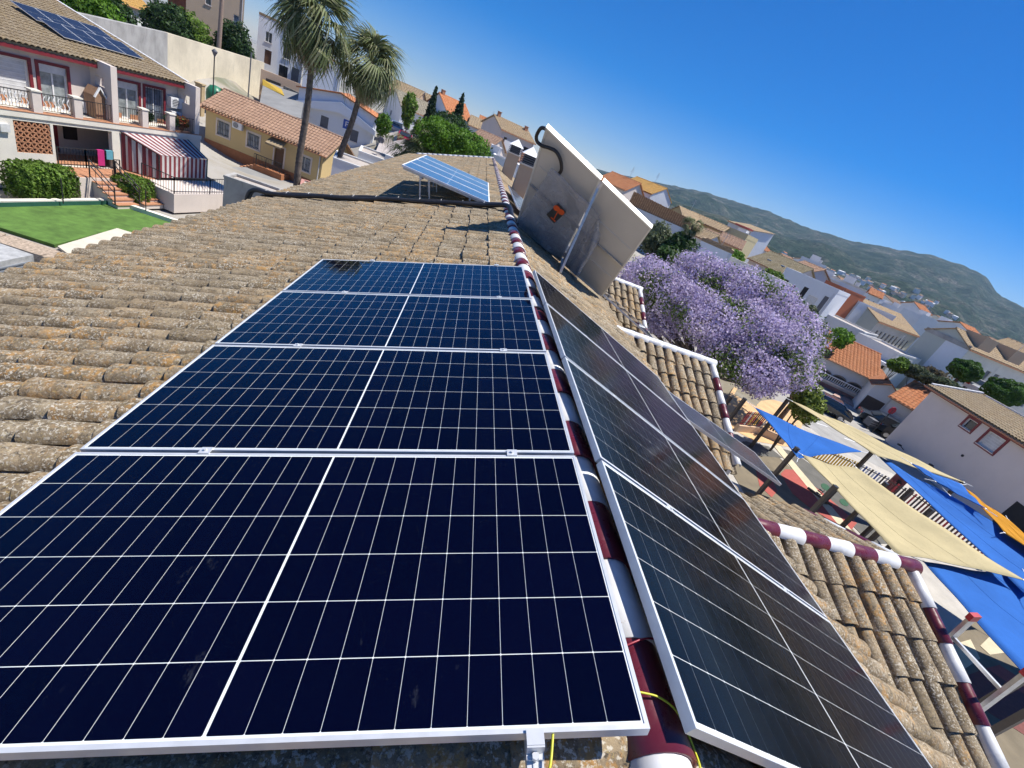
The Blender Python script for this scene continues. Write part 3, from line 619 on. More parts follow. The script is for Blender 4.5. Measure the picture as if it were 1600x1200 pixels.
# ------------------------------------------------------------------ generic builders for the town
CTRL = [(-6, 5, G), (-10, 15, G), (-12, 28, G), (8, 5, G), (12, 15, G), (20, 20, G), (25, 8, G), (18, 2, G), (30, 25, G), (0, -15, G), (-20, -10, G), (20, -15, G), (-6, 30, G), (3, 32, -7.5)]
def eave(A, B, DA, DB=None):
    a = P(*A, DA)
    if DB is None:
        d = ray(*B); t = (a.z - CC[2]) / d[2]; b = Vector(CC + d * t)
    else: b = P(*B, DB)
    return a, b
def corr(mb, o, a, d, n, L, S, pitch=.24, amp=.06, course=.4, q=4, mi=0):
    """corrugated tile sheet: o ridge start, a along (unit), d down (unit), n normal"""
    na = max(2, int(L / pitch) * q); nc = max(1, int(S / course)); vs = []; fs = []
    a, d, n, o = (np.array(x) for x in (a, d, n, o)); us = np.linspace(0, L, na + 1); prof = amp * np.abs(np.sin(np.pi * us / (L / max(1, round(L / pitch))))) ** .8
    rows = []
    for c in range(nc):
        s0, s1 = S * c / nc, S * (c + 1) / nc + .02; rows += [(s0, .0), (s1, .03)]
    for s, z in rows:
        vs.append(o + us[:, None] * a + s * d + (prof + z)[:, None] * n)
    k = na + 1
    for c in range(nc):
        r = 2 * c
        for j in range(na): fs.append((r * k + j, r * k + j + 1, (r + 1) * k + j + 1, (r + 1) * k + j))
        if c + 1 < nc:
            for j in range(na): fs.append(((r + 1) * k + j, (r + 1) * k + j + 1, (r + 2) * k + j + 1, (r + 2) * k + j))
    mb.np(np.concatenate(vs), fs, mi, False)
GLASS_B = plain('pale_glass', (.22, .26, .32), .12, scale=3, var=.35)
def wall_grid(mb, org, ux, uz, nn, W, H, ops, depth=.14):
    """front face with real openings and reveals. org lower-left; nn outward normal"""
    org, ux, uz, nn = Vector(org), Vector(ux), Vector(uz), Vector(nn)
    xs = sorted(set([0, W] + [min(max(v, 0), W) for o in ops for v in (o[0], o[2])])); zs = sorted(set([0, H] + [min(max(v, 0), H) for o in ops for v in (o[1], o[3])]))
    def pt(x, z, dd=0): return org + ux * x + uz * z - nn * dd
    for i in range(len(xs) - 1):
        for j in range(len(zs) - 1):
            cx, cz = (xs[i] + xs[i + 1]) / 2, (zs[j] + zs[j + 1]) / 2
            if any(o[0] < cx < o[2] and o[1] < cz < o[3] for o in ops): continue
            mb.quad(pt(xs[i], zs[j]), pt(xs[i + 1], zs[j]), pt(xs[i + 1], zs[j + 1]), pt(xs[i], zs[j + 1]))
    for o in ops:
        c = [(o[0], o[1]), (o[2], o[1]), (o[2], o[3]), (o[0], o[3])]
        for k in range(4): a, b = c[k], c[(k + 1) % 4]; mb.quad(pt(*a), pt(*b), pt(*b, depth), pt(*a, depth))
def opening(t, org, ux, uz, nn, o, depth=.14, parent=None, surround=None):
    org, ux, uz, nn = Vector(org), Vector(ux), Vector(uz), Vector(nn); x0, z0, x1, z1, kind = o[:5]
    def bx(mb, a0, a1, b0, b1, d0, d1):
        q = lambda x, z, dd: org + ux * x + uz * z - nn * dd
        mb.hexa([q(a0, b0, d0), q(a1, b0, d0), q(a1, b1, d0), q(a0, b1, d0)], [q(a0, b0, d1), q(a1, b0, d1), q(a1, b1, d1), q(a0, b1, d1)])
    pane = MB(); bx(pane, x0, x1, z0, z1, depth + .02, depth - .02)
    mat = {'win': GLASS, 'bars': GLASS_B, 'cur': GLASS_C, 'shut': SHUT, 'dshut': DSHUT, 'door': BROWN, 'garage': plain('garage_brown', (.09, .065, .055), .6), 'dark': DARK, 'wdoor': SHUT}[kind]
    nm = 'door' if kind in ('door', 'garage', 'wdoor') else 'window'
    w = t.part(nm, pane, mat, parent)
    if kind in ('win', 'bars', 'cur', 'shut', 'wdoor'):
        f = MB(); k = .05
        bx(f, x0, x1, z0, z0 + k, depth - .02, depth - .06); bx(f, x0, x1, z1 - k, z1, depth - .02, depth - .06); bx(f, x0, x0 + k, z0 + k, z1 - k, depth - .02, depth - .06); bx(f, x1 - k, x1, z0 + k, z1 - k, depth - .02, depth - .06)
        if x1 - x0 > .9 and kind != 'shut': xm = (x0 + x1) / 2; bx(f, xm - .03, xm + .03, z0 + k, z1 - k, depth - .02, depth - .055)
        if kind == 'shut':
            for zz in np.arange(z0 + .15, z1 - .1, .18): bx(f, x0 + k, x1 - k, zz, zz + .02, depth - .02, depth - .03)
        t.part('frame', f, WHITE, w if parent is None else w)
    if kind in ('win', 'bars', 'cur', 'shut', 'dshut'):
        sl = MB(); bx(sl, x0 - .08, x1 + .08, z0 - .07, z0 - .003, .02, -.09); t.part('sill', sl, W_PINKG, w)
    if kind == 'bars':
        g = MB(); n_ = max(3, int((x1 - x0) / .14))
        for i in range(1, n_): xx = x0 + (x1 - x0) * i / n_; bx(g, xx - .009, xx + .009, z0, z1, -.02, -.04)
        for zz in (z0 + .1, (z0 + z1) / 2, z1 - .1): bx(g, x0, x1, zz - .01, zz + .01, -.022, -.038)
        t.part('grille', g, IRON, w)
    if surround:
        f = MB(); k = .14
        bx(f, x0 - k, x1 + k, z0 - k, z0, 0, -.03); bx(f, x0 - k, x1 + k, z1, z1 + k, 0, -.03); bx(f, x0 - k, x0, z0, z1, 0, -.03); bx(f, x1, x1 + k, z0, z1, 0, -.03); t.part('surround', f, surround, w)
    return w
def house(name, label, A, B, base, depth, roof=('gx', 1.2), wall=W_WHITE, rmat=T_OLD, front=(), left=(), right=(), cat='house', oh=.35, pitch=.3, group=None, surround=None, lwall=None, fascia=None, extra=None, detail=True, parapet=.35):
    A, B = Vector(A), Vector(B); zt = (A.z + B.z) / 2; ux = (B - A); ux.z = 0; W = ux.length; rz = math.atan2(ux.y, ux.x); H = zt - base
    t = Thing(name, label, cat, (A.x, A.y, base), rz, group)
    c = A + ux * .5; CTRL.append((c.x, c.y, base + .15)); c2 = c + Vector((-ux.y, ux.x, 0)).normalized() * depth; CTRL.append((c2.x, c2.y, base + .15))
    def conv(ops, w): return [((o[0] * w, o[1] * H, o[2] * w, o[3] * H, o[4])) for o in ops]
    fo, lo, ro = conv(front, W), conv(left, depth), conv(right, depth)
    X, Y, Z = V(1, 0, 0), V(0, 1, 0), V(0, 0, 1)
    m = MB(); ml = MB() if lwall else m; wall_grid(m, (0, 0, 0), X, Z, -Y, W, H, fo); wall_grid(ml, (0, depth, 0), -Y, Z, -X, depth, H, lo); wall_grid(m, (W, 0, 0), Y, Z, X, depth, H, ro)
    m.quad((W, depth, 0), (0, depth, 0), (0, depth, H), (W, depth, H)); m.box(.3, W - .3, .3, depth - .3, -2.5, H - .05); m.quad((0, 0, -2.5), (W, 0, -2.5), (W, 0, 0), (0, 0, 0)); m.quad((W, 0, -2.5), (W, depth, -2.5), (W, depth, 0), (W, 0, 0)); m.quad((0, depth, -2.5), (0, 0, -2.5), (0, 0, 0), (0, depth, 0))
    kind, rise = roof[0], (roof[1] if len(roof) > 1 else 0)
    if kind == 'gx':
        for x in (0, W): (ml if x == 0 else m).add([(x, 0, H), (x, depth, H), (x, depth / 2, H + rise)], [(0, 1, 2)])
    if kind == 'gy':
        for y in (0, depth): m.add([(0, y, H), (W, y, H), (W / 2, y, H + rise)], [(0, 1, 2)])
    if kind == 'shed': m.add([(0, 0, H), (0, depth, H), (0, depth, H + rise)], [(0, 1, 2)]); m.add([(W, 0, H), (W, depth, H), (W, depth, H + rise)], [(0, 1, 2)]); m.quad((0, depth, H), (W, depth, H), (W, depth, H + rise), (0, depth, H + rise))
    t.part('wall', m, wall)
    if lwall: t.part('side_wall', ml, lwall)
    for o in fo: opening(t, (0, 0, 0), X, Z, -Y, o, surround=surround)
    for o in lo: opening(t, (0, depth, 0), -Y, Z, -X, o, surround=surround)
    for o in ro: opening(t, (W, 0, 0), Y, Z, X, o, surround=surround)
    def slope(r0, r1, e0, e1):                     # ridge start/end, eave start/end
        r0, r1, e0, e1 = (Vector(q) for q in (r0, r1, e0, e1)); a = (r1 - r0).normalized(); d = (e0 - r0); d = (d - a * d.dot(a)); S = d.length; d.normalize(); n = a.cross(d); n = n if n.z > 0 else -n
        L = (r1 - r0).length; mb = MB()
        mb.hexa([r0 - n * .1, r1 - n * .1, e1 - n * .1, e0 - n * .1], [r0, r1, e1, e0])
        if detail and abs(L - (e1 - e0).length) < .01: corr(mb, r0 + n * .005, a, d, n, L, S, pitch, .07 if pitch < .5 else .08)
        return mb
    if kind == 'gx':
        k = rise / (depth / 2); yr = depth / 2
        t.part('roof_slope', slope((-oh, yr, H + rise + .1), (W + oh, yr, H + rise + .1), (-oh, -oh, H - oh * k + .1), (W + oh, -oh, H - oh * k + .1)), rmat)
        t.part('roof_slope', slope((W + oh, yr, H + rise + .1), (-oh, yr, H + rise + .1), (W + oh, depth + oh, H - oh * k + .1), (-oh, depth + oh, H - oh * k + .1)), rmat)
        rb = MB().tube([(-oh, yr, H + rise + .12), (W + oh, yr, H + rise + .12)], .12, 8); t.part('ridge', rb, rmat)
        if fascia: t.part('fascia', MB().box(-oh, W + oh, -oh - .03, -oh + .1, H - oh * k - .16, H - oh * k + .03), fascia)
    elif kind == 'gy':
        k = rise / (W / 2)
        t.part('roof_slope', slope((W / 2, depth + oh, H + rise + .1), (W / 2, -oh, H + rise + .1), (-oh, depth + oh, H - oh * k + .1), (-oh, -oh, H - oh * k + .1)), rmat)
        t.part('roof_slope', slope((W / 2, -oh, H + rise + .1), (W / 2, depth + oh, H + rise + .1), (W + oh, -oh, H - oh * k + .1), (W + oh, depth + oh, H - oh * k + .1)), rmat)
        if fascia:
            for s in (-1, 1):
                e = V(W / 2 + s * (W / 2 + oh), -oh - .04, H - oh * k); t.part('bargeboard', MB().bar(e, (W / 2, -oh - .04, H + rise), .1, .28), fascia)
    elif kind == 'shed':
        t.part('roof_slope', slope((-oh, depth, H + rise + .1), (W + oh, depth, H + rise + .1), (-oh, -oh, H + .1 - oh * rise / depth), (W + oh, -oh, H + .1 - oh * rise / depth)), rmat)
    elif kind == 'hip':
        h = rise; i = min(W, depth) / 2; r0, r1 = V(i, depth / 2, H + h), V(W - i, depth / 2, H + h)
        if depth > W: r0, r1 = V(W / 2, i, H + h), V(W / 2, depth - i, H + h)
        c = [V(-oh, -oh, H), V(W + oh, -oh, H), V(W + oh, depth + oh, H), V(-oh, depth + oh, H)]
        mb = MB(); 
        if depth > W: mb.add([c[0], c[1], r0], [(0, 1, 2)]); mb.quad(c[1], c[2], r1, r0); mb.add([c[2], c[3], r1], [(0, 1, 2)]); mb.quad(c[3], c[0], r0, r1)
        else: mb.quad(c[0], c[1], r1, r0); mb.add([c[1], c[2], r1], [(0, 1, 2)]); mb.quad(c[2], c[3], r0, r1); mb.add([c[3], c[0], r0], [(0, 1, 2)])
        mb.hexa([q - V(0, 0, .12) for q in c], [q - V(0, 0, .004) for q in c]); t.part('roof', mb, rmat)
    else:
        mb = MB(); p = parapet; mb.box(0.02, W - .02, .02, depth - .02, H - .1, H - .03); t.part('flat_roof', mb, plain('roof_screed', (.45, .40, .36), .9))
        mb = MB(); w_ = .18; mb.box(-.03, W + .03, -.03, w_, H + .002, H + p); mb.box(-.03, W + .03, depth - w_, depth + .03, H + .002, H + p); mb.box(-.03, w_, w_, depth - w_, H + .002, H + p); mb.box(W - w_, W + .03, w_, depth - w_, H + .002, H + p); t.part('parapet', mb, rmat if roof[-1] == 'cap' else wall)
    if kind in ('gx', 'shed') and H > 2.2:
        t.part('gutter', MB().tube([(-oh, -oh - .06, H - .12), (W + oh, -oh - .06, H - .12)], .07, 6), TERRA)
    if H > 2.2: t.part('downpipe', MB().tube([(W - .25, -.07, 0), (W - .25, -.07, H - .15)], .05, 6), W_LGREY)
    if kind == 'flat' and W > 5 and cat in ('house', 'building') and 'villa' not in name and 'blue' not in name:
        t.part('roof_hut', MB().box(W * .3, W * .3 + 2.0, depth * .45, depth * .45 + 1.8, H - .03, H + 1.6), W_WHITE); t.part('water_tank', MB().tube([(W * .7, depth * .5, H - .02), (W * .7, depth * .5, H + 1.1)], .45, 12), W_LGREY)
    if W > 4 and cat in ('house', 'building') and len(name) % 2:
        hz_ = H + (rise if kind in ('gx', 'gy', 'hip') else 0); m = MB(); m.bar((W * .6, depth / 2, hz_), (W * .6, depth / 2, hz_ + 2.2), .04); [m.bar((W * .6 - .5 + .08 * i, depth / 2, hz_ + 1.4 + .2 * i), (W * .6 + .5 - .08 * i, depth / 2, hz_ + 1.4 + .2 * i), .025) for i in range(5)]; t.part('antenna', m, ALU_D)
    if extra: extra(t, W, H, depth)
    return t
def wins(n, z0, z1, w, kind='win', x0=.08, x1=.92):
    return [(x0 + (x1 - x0) * (i + .5) / n - w / 2, z0, x0 + (x1 - x0) * (i + .5) / n + w / 2, z1, kind) for i in range(n)]
def chimney(x, y, h, w=.5):
    def f(t, W, H, D):
        m = MB(); m.box(x * W - w / 2, x * W + w / 2, y * D - w / 2, y * D + w / 2, H, H + h); m.box(x * W - w / 2 - .06, x * W + w / 2 + .06, y * D - w / 2 - .06, y * D + w / 2 + .06, H + h, H + h + .1); t.part('chimney', m, TERRA)
    return f
def leaves(cs, n, size, seed=0, flat=.0, aspect=1.7, shell=.55, droop=0, boxy=0):
    """cs: list of (centre, radii). returns verts, faces of small leaf quads spread through the volume"""
    r = np.random.default_rng(seed); vol = np.array([np.prod(c[1]) ** .8 for c in cs]); pick = r.choice(len(cs), n, p=vol / vol.sum())
    cen = np.array([tuple(c[0]) for c in cs])[pick]; rad = np.array([tuple(c[1]) for c in cs])[pick]
    u = r.normal(size=(n, 3)); u /= np.linalg.norm(u, axis=1)[:, None]; rr = (shell + (1 - shell) * r.random(n)) ** .8
    n0 = u.copy()
    if boxy: u = u / ((np.abs(u) ** boxy).sum(1) ** (1 / boxy))[:, None]
    lump = 1 + (.05 if boxy else .16) * np.sin(u[:, 0] * 5 + cen[:, 0] * 3) * np.cos(u[:, 2] * 6 + cen[:, 1] * 2) + .08 * np.sin(u[:, 1] * 13 + cen[:, 2])
    p = cen + u * rad * (rr * lump)[:, None]
    nn = u + r.normal(size=(n, 3)) * .75; nn[:, 2] += flat; nn /= np.linalg.norm(nn, axis=1)[:, None]
    t = np.cross(nn, r.normal(size=(n, 3))); t /= np.linalg.norm(t, axis=1)[:, None]; b = np.cross(nn, t)
    s = size * (.6 + .8 * r.random(n))[:, None]; t = t * s * .5 * aspect; b = b * s * .5
    v = np.stack([p - t, p + b - t * .1, p + t + np.array([0, 0, -droop]), p - b - t * .1], 1).reshape(-1, 3)
    return v, np.arange(4 * n).reshape(-1, 4)
def bush(name, label, cs, n, size, mat, cat='bush', group=None, trunk=None, seed=1, base=None, kw={}):
    cs = [(Vector(c), Vector(r)) for c, r in cs]; b = Vector(base) if base is not None else Vector((cs[0][0].x, cs[0][0].y, min(c.z - r.z for c, r in cs)))
    t = Thing(name, label, cat, b, 0, group); v, f = leaves(cs, n, size, seed, **kw); t.raw('foliage', np_mesh('foliage', v - np.array(b), f, mat))
    # dark woody core and stems so that the crown has a real inside
    for i, (c, r) in enumerate(cs[:14]):
        m = MB(); m.tube([b + V(.02 * i, 0, .0), (b + c) / 2 + V(rng.normal(0, .1), rng.normal(0, .1), 0), c], [max(.02, min(r) * .09), max(.015, min(r) * .06), .01], 6); t.part('trunk' if i == 0 else 'branch', m, plain('bark', (.10, .075, .055), .9, var=.3), world=True)
    return t
L_HEDGE = leaf_mat('hedge_leaf', [(.06, .11, .015), (.13, .23, .03), (.20, .32, .05)]); L_DARK = leaf_mat('dark_leaf', [(.015, .04, .012), (.035, .08, .02), (.06, .12, .03)])
L_BRIGHT = leaf_mat('bright_leaf', [(.06, .14, .012), (.12, .25, .02), (.17, .33, .03)]); L_OLIVE = leaf_mat('olive_leaf', [(.06, .085, .04), (.12, .15, .075), (.18, .21, .12)])
L_JACG = leaf_mat('jacaranda_leaf', [(.06, .11, .02), (.12, .19, .04), (.20, .26, .07)]); L_JAC = leaf_mat('jacaranda_blossom', [(.46, .38, .56), (.60, .51, .74), (.74, .67, .86), (.53, .44, .68), (.42, .35, .45)], .45)
L_PALM = leaf_mat('palm_green', [(.05, .075, .025), (.12, .155, .05), (.22, .25, .11), (.30, .30, .17)], .25); L_DEAD = leaf_mat('palm_dead', [(.18, .14, .09), (.30, .24, .15), (.36, .30, .21)], .2)
L_CYP = leaf_mat('cypress_leaf', [(.012, .03, .012), (.025, .055, .02), (.04, .075, .028)], .2)

# ------------------------------------------------------------------ left terrace house facing the lawn
HU = Vector((.31, .951, 0)).normalized(); HN = Vector((HU.y, -HU.x, 0))
t = Thing('terrace_house', 'pale two-storey terrace house with maroon trim, balconies and a brown tiled roof', 'house', (-21.5, 23.9, -9.3), math.atan2(HU.y, HU.x))
# local frame: x along the facade (away from viewer), y = into the house, z up from -9.3
Zb = -9.3
def lz(z): return z - Zb
S0, S1 = -7.0, 10.42; WY = 1.3                           # facade extent, setback of the upper window wall
GF = lz(-8.2)                                            # ground floor level
lower = [(2.05, GF, 4.82, lz(-6.22)), (.47, lz(-7.64), 1.93, lz(-6.22)), (8.32, lz(-6.82), 9.66, lz(-6.22)), (-5.5, GF, -3.5, lz(-6.3))]
m = MB(); wall_grid(m, (S0, 0, 0), V(1, 0, 0), V(0, 0, 1), V(0, -1, 0), S1 - S0, lz(-6.05), [(a - S0, b, c - S0, d) for a, b, c, d in lower], .25)
m.quad((S1, 0, 0), (S1, 20.5, 0), (S1, 20.5, lz(-3.2)), (S1, 0, lz(-3.2)) if False else (S1, 1.3, lz(-3.2)))
m.box(S0, S1, 2.4, 2.6, 0, lz(-6.05)); m.box(S0, S1 - .25, 20.5, 20.7, 0, lz(-3.2))
t.part('lower_wall', m, W_CREAM)
m = MB(); m.box(S0, S1, -.06, WY + .3, lz(-6.05), lz(-5.80)); t.part('balcony_slab', m, W_CREAM)
m = MB(); m.box(S0, S1, -.08, .30, lz(-5.80), lz(-5.765)); t.part('slab_edging', m, TERRA)
up_ops = [(2.60, lz(-5.75), 3.80, lz(-3.86), 'cur'), (.60, lz(-5.75), 2.18, lz(-3.86), 'shut'), (6.25, lz(-5.75), 7.45, lz(-3.86), 'cur'), (7.85, lz(-5.75), 9.0, lz(-3.86), 'bars'), (-2.5, lz(-5.75), -1.2, lz(-3.86), 'shut'), (-5, lz(-5.75), -3.5, lz(-3.86), 'cur')]
m = MB(); wall_grid(m, (S0, WY, lz(-5.8)), V(1, 0, 0), V(0, 0, 1), V(0, -1, 0), S1 - S0, 2.75, [(a - S0, b - lz(-5.8), c - S0, d - lz(-5.8)) for a, b, c, d, k in up_ops]); t.part('upper_wall', m, W_PINKG)
for a, b, c, d, k in up_ops:
    w = opening(t, (0, WY, 0), V(1, 0, 0), V(0, 0, 1), V(0, -1, 0), (a, b, c, d, k))
    f = MB(); kk = .13
    f.box(a - kk, a, WY - .05, WY + .02, b, d + kk); f.box(c, c + kk, WY - .05, WY + .02, b, d + kk); f.box(a, c, WY - .05, WY + .02, d, d + kk); t.part('maroon_surround', f, MAROON, w)
    if k == 'cur':
        f = MB(); f.box(a + .05, c - .05, WY + .02, WY + .06, d - .35, d); t.part('shutter_box', f, SHUT, w)
# party fins with a window slot
for s in (5.07, 10.12, 0 - .2):
    m = MB(); a, b = s - .16, s + .16
    for (y0, y1, z0, z1) in ((-.02, .30, lz(-5.8), lz(-3.05)), (.30, WY, lz(-5.8), lz(-4.25)), (.30, WY, lz(-3.75), lz(-3.05)), (.3, .42, lz(-4.25), lz(-3.75)), (1.0, WY, lz(-4.25), lz(-3.75))): m.box(a, b, y0, y1, z0 + .001, z1 - .001)
    t.part('party_fin', m, W_PINKG)
# parapet piers, rails and balusters
piers = [(1.5, .36), (3.24, .36), (6.70, .34), (8.38, .36), (-1.4, .36), (-3.2, .36)]
for s, w in piers:
    m = MB(); m.box(s - w / 2, s + w / 2, -.04, .26, lz(-5.765), lz(-4.86)); p = t.part('pier', m, W_PINKG); t.part('pier_cap', MB().box(s - w / 2 - .04, s + w / 2 + .04, -.08, .30, lz(-4.86), lz(-4.80)), W_CREAM, p)
spans = [(-3, -1.6), (-1.2, 1.3), (1.7, 3.05), (3.45, 4.9), (5.25, 6.5), (6.9, 8.18), (8.58, 9.95)]
for k, (a, b) in enumerate(spans):
    m = MB(); m.bar((a, .08, lz(-4.93)), (b, .08, lz(-4.93)), .04, .03); m.bar((a, .08, lz(-5.65)), (b, .08, lz(-5.65)), .03, .02)
    for x in np.arange(a + .06, b, .125): m.bar((x, .08, lz(-5.65)), (x, .08, lz(-4.93)), .014, .014)
    r_ = t.part('balcony_railing', m, IRON)
    if k in (1, 2):
        m = MB()
        for x in np.arange(a + .1, b - .05, .2): m.tube(smooth([V(x, .06, lz(-5.6)), V(x + .09, .05, lz(-5.4)), V(x, .05, lz(-5.2)), V(x + .08, .05, lz(-5.02))], 4), .022, 6)
        t.part('scroll_panel', m, WHITE, r_)
    for x in np.arange(a + .02, b - .1, .24):
        t.part('skirting_tile', MB().box(x, x + .22, WY - .02, WY - .002, lz(-5.78), lz(-5.5)), TERRA)
# roof
rise, dep = 1.36, 9.0; e_y = .8; yr = 10.9
for (a, b) in ((S0, S1),):
    mb = MB(); k_ = (lz(-3.15) , lz(-3.15) + rise); d = V(0, yr - e_y, 0)
    r0, r1, e0, e1 = V(a, yr, k_[1]), V(b, yr, k_[1]), V(a, e_y, k_[0]), V(b, e_y, k_[0]); dn = (e0 - r0).normalized(); nn = V(1, 0, 0).cross(dn); nn = nn if nn.z > 0 else -nn
    mb.hexa([q - nn * .12 for q in (r0, r1, e1, e0)], [r0, r1, e1, e0]); corr(mb, r0 + nn * .004, (1, 0, 0), dn, nn, b - a, (e0 - r0).length + .08, .235, .075, .42, 5); t.part('roof_slope', mb, T_OLD)
    mb = MB(); e0b, e1b = V(a, 2 * yr - e_y, k_[0]), V(b, 2 * yr - e_y, k_[0]); mb.hexa([q - V(0, 0, .12) for q in (r0, r1, e1b, e0b)], [r0, r1, e1b, e0b]); t.part('roof_slope', mb, T_OLD)
    for s in np.arange(a, b - .3, .8): t.part('ridge_tile', MB().tube([(s, yr, k_[1] + .05), (s + .78, yr, k_[1] + .07)], .12, 8), WH_GL if int(s / .8) % 2 else TERRA)
    t.part('fascia', MB().box(a, b, e_y - .02, e_y + .5, lz(-3.42), lz(-3.26)), MAROON); t.part('soffit', MB().box(a, b, e_y + .5, WY + .3, lz(-3.3), lz(-3.2)), MAROON)
    for s in np.arange(0, (e0 - r0).length - .2, .5): t.part('verge_tile', MB().bar(r1 + dn * s + nn * .07, r1 + dn * (s + .47) + nn * .07, .16, .1), WH_GL)
    mb = MB().add([(b - .1, 1.3, lz(-3.2)), (b - .1, 20.5, lz(-3.2)), (b - .1, yr, k_[1] - .1)], [(0, 1, 2)]); t.part('gable', mb, W_PINKG)
HM = t.M
# entry: door wall, lattice screens built as clay bars
def lattice(x0, x1, z0, z1, n):
    t.part('screen_back', MB().box(x0, x1, .22, .25, z0, z1), DARK)
    dx = (x1 - x0) / n; rows = max(2, int((z1 - z0) / (dx * .95))); dz = (z1 - z0) / rows
    for r in range(rows + 1): t.part('lattice_bar', MB().bar((x0, .08, z0 + r * dz), (x1, .08, z0 + r * dz), .035, .12, up=(0, 1, 0)), TERRA)
    for r in range(rows):
        for i in range(n):
            a = (x0 + i * dx, .08, z0 + r * dz); b = (x0 + (i + .5) * dx, .08, z0 + (r + 1) * dz); c = (x0 + (i + 1) * dx, .08, z0 + r * dz)
            t.part('lattice_block', MB().bar(a, b, .045, .12, up=(0, 1, 0)).bar(b, c, .045, .12, up=(0, 1, 0)), TERRA)
lattice(.47, 1.93, lz(-7.64), lz(-6.22), 6); lattice(8.32, 9.66, lz(-6.82), lz(-6.22), 5)
opening(t, (0, 2.4, 0), V(1, 0, 0), V(0, 0, 1), V(0, -1, 0), (2.2, GF, 3.5, lz(-6.4), 'bars'), depth=.0); t.part('maroon_jamb', MB().box(3.55, 3.8, 2.25, 2.39, GF, lz(-6.3)), MAROON); t.part('wall_picture', MB().box(4.15, 4.75, 2.25, 2.39, lz(-7.5), lz(-6.6)), DARK)
t.part('terrace', MB().box(2.0, 10.3, -1.4, 2.35, 0, GF - .03).box(5.2, 10.3, -3.6, -1.4, 0, GF - .03), W_PINKG)
for x in np.arange(2.05, 10.1, .42):
    for y in np.arange(-1.35, 1.9, .42): t.part('floor_tile', MB().box(x, x + .4, y, y + .4, GF - .03, GF - .005), TERRA)
t.part('electric_box', MB().box(-.1, .25, -.14, 0, lz(-6.75), lz(-6.4)), SHUT)
tag(t.o, 'pale two-storey terrace house with maroon trim, balconies and a brown tiled roof', 'house')
# rooftop array of that house
yy0, zz0 = e_y, lz(-3.15); kk = rise / (yr - e_y)
arr = []
for i in range(4):
    for j in range(2):
        a = HM @ V(6.0 + i * 1.06, 2.85 + 1.68 * (1 - j), zz0 + kk * (2.05 + 1.68 * (1 - j)) + .16); 
        ex = (HM.to_3x3() @ V(0, 1, kk + .10)).normalized(); ez = (HM.to_3x3() @ V(0, -kk - .10, 1)).normalized()
        e = solar_panel('dark solar panel on the terrace house roof, %s row, number %s from the far gable' % (('upper', 'lower')[j], ('four', 'three', 'two', 'one')[i]), panel_matrix(a + ez * .05, ex, ez), group='panels on the terrace house roof', cells='CELL_R', plainc=plain('navy_field', (.012, .017, .035), .5, var=.15, scale=2)); e.scale = (.78, 1, 1)
# awning
aw = Thing('striped_awning', 'maroon and white striped awning with hanging front over the terrace', 'awning', HM @ V(7.6, -1.2, GF), math.atan2(HU.y, HU.x))
CR_W = cloth_mat('awning_white', (.75, .72, .70), .25); CR_M = cloth_mat('awning_maroon', (.27, .06, .07), .2)
n_ = 22; x0, x1 = 5.25, 9.45; o_ = V(7.6, -1.2, GF)
for i in range(n_):
    a, b = x0 + (x1 - x0) * i / n_, x0 + (x1 - x0) * (i + 1) / n_; mt = CR_M if i % 2 == 0 else CR_W
    fa, fb = 6.22 + (9.45 - 6.22) * i / n_, 6.22 + (9.45 - 6.22) * (i + 1) / n_; r0, r1, f0, f1 = V(a, -.04, lz(-6.18)), V(b, -.04, lz(-6.18)), V(fa, -1.5, lz(-6.80)), V(fb, -1.5, lz(-6.80))
    m = MB(); dz = V(0, 0, .008); m.hexa([p - o_ for p in (f0, f1, r1, r0)], [p - o_ + dz for p in (f0, f1, r1, r0)]); aw.part('top_stripe', m, mt)
    m = MB(); m.box(fa - o_.x, fb - o_.x, -1.515 - o_.y, -1.507 - o_.y, lz(-8.05) - o_.z, lz(-6.82) - o_.z); aw.part('front_stripe', m, mt)
for i in range(11):
    y0_, y1_ = -.05 - 1.42 * i / 11, -.05 - 1.42 * (i + 1) / 11; mt = CR_M if i % 2 == 0 else CR_W; zt_ = lambda y: lz(-6.2) + (y + .04) * .42
    m = MB(); xk = 5.27 + .93 * i / 11 + .04 * math.sin(i * 2.1); xk2 = 5.27 + .93 * (i + 1) / 11 + .04 * math.sin(i * 2.1 + 2.1); c = [V(xk, y0_, zt_(y0_)), V(xk2, y1_, zt_(y1_)), V(xk2 + .05, y1_, GF + .05), V(xk, y0_, GF + .05)]; m.hexa([p - o_ for p in c], [p - o_ + V(.008, 0, 0) for p in c]); aw.part('side_curtain', m, mt)
for x in (x0, x1):
    xf = 6.2 if x == x0 else x; m = MB(); m.bar(V(x, -.03, lz(-6.16)) - o_, V(xf, -1.52, lz(-6.79)) - o_, .05, .05); m.bar(V(xf, -1.52, lz(-6.79)) - o_, V(xf, -1.52, GF) - o_, .05, .05); aw.part('frame', m, plain('awning_green', (.03, .10, .06), .5) if x == x1 else IRON)
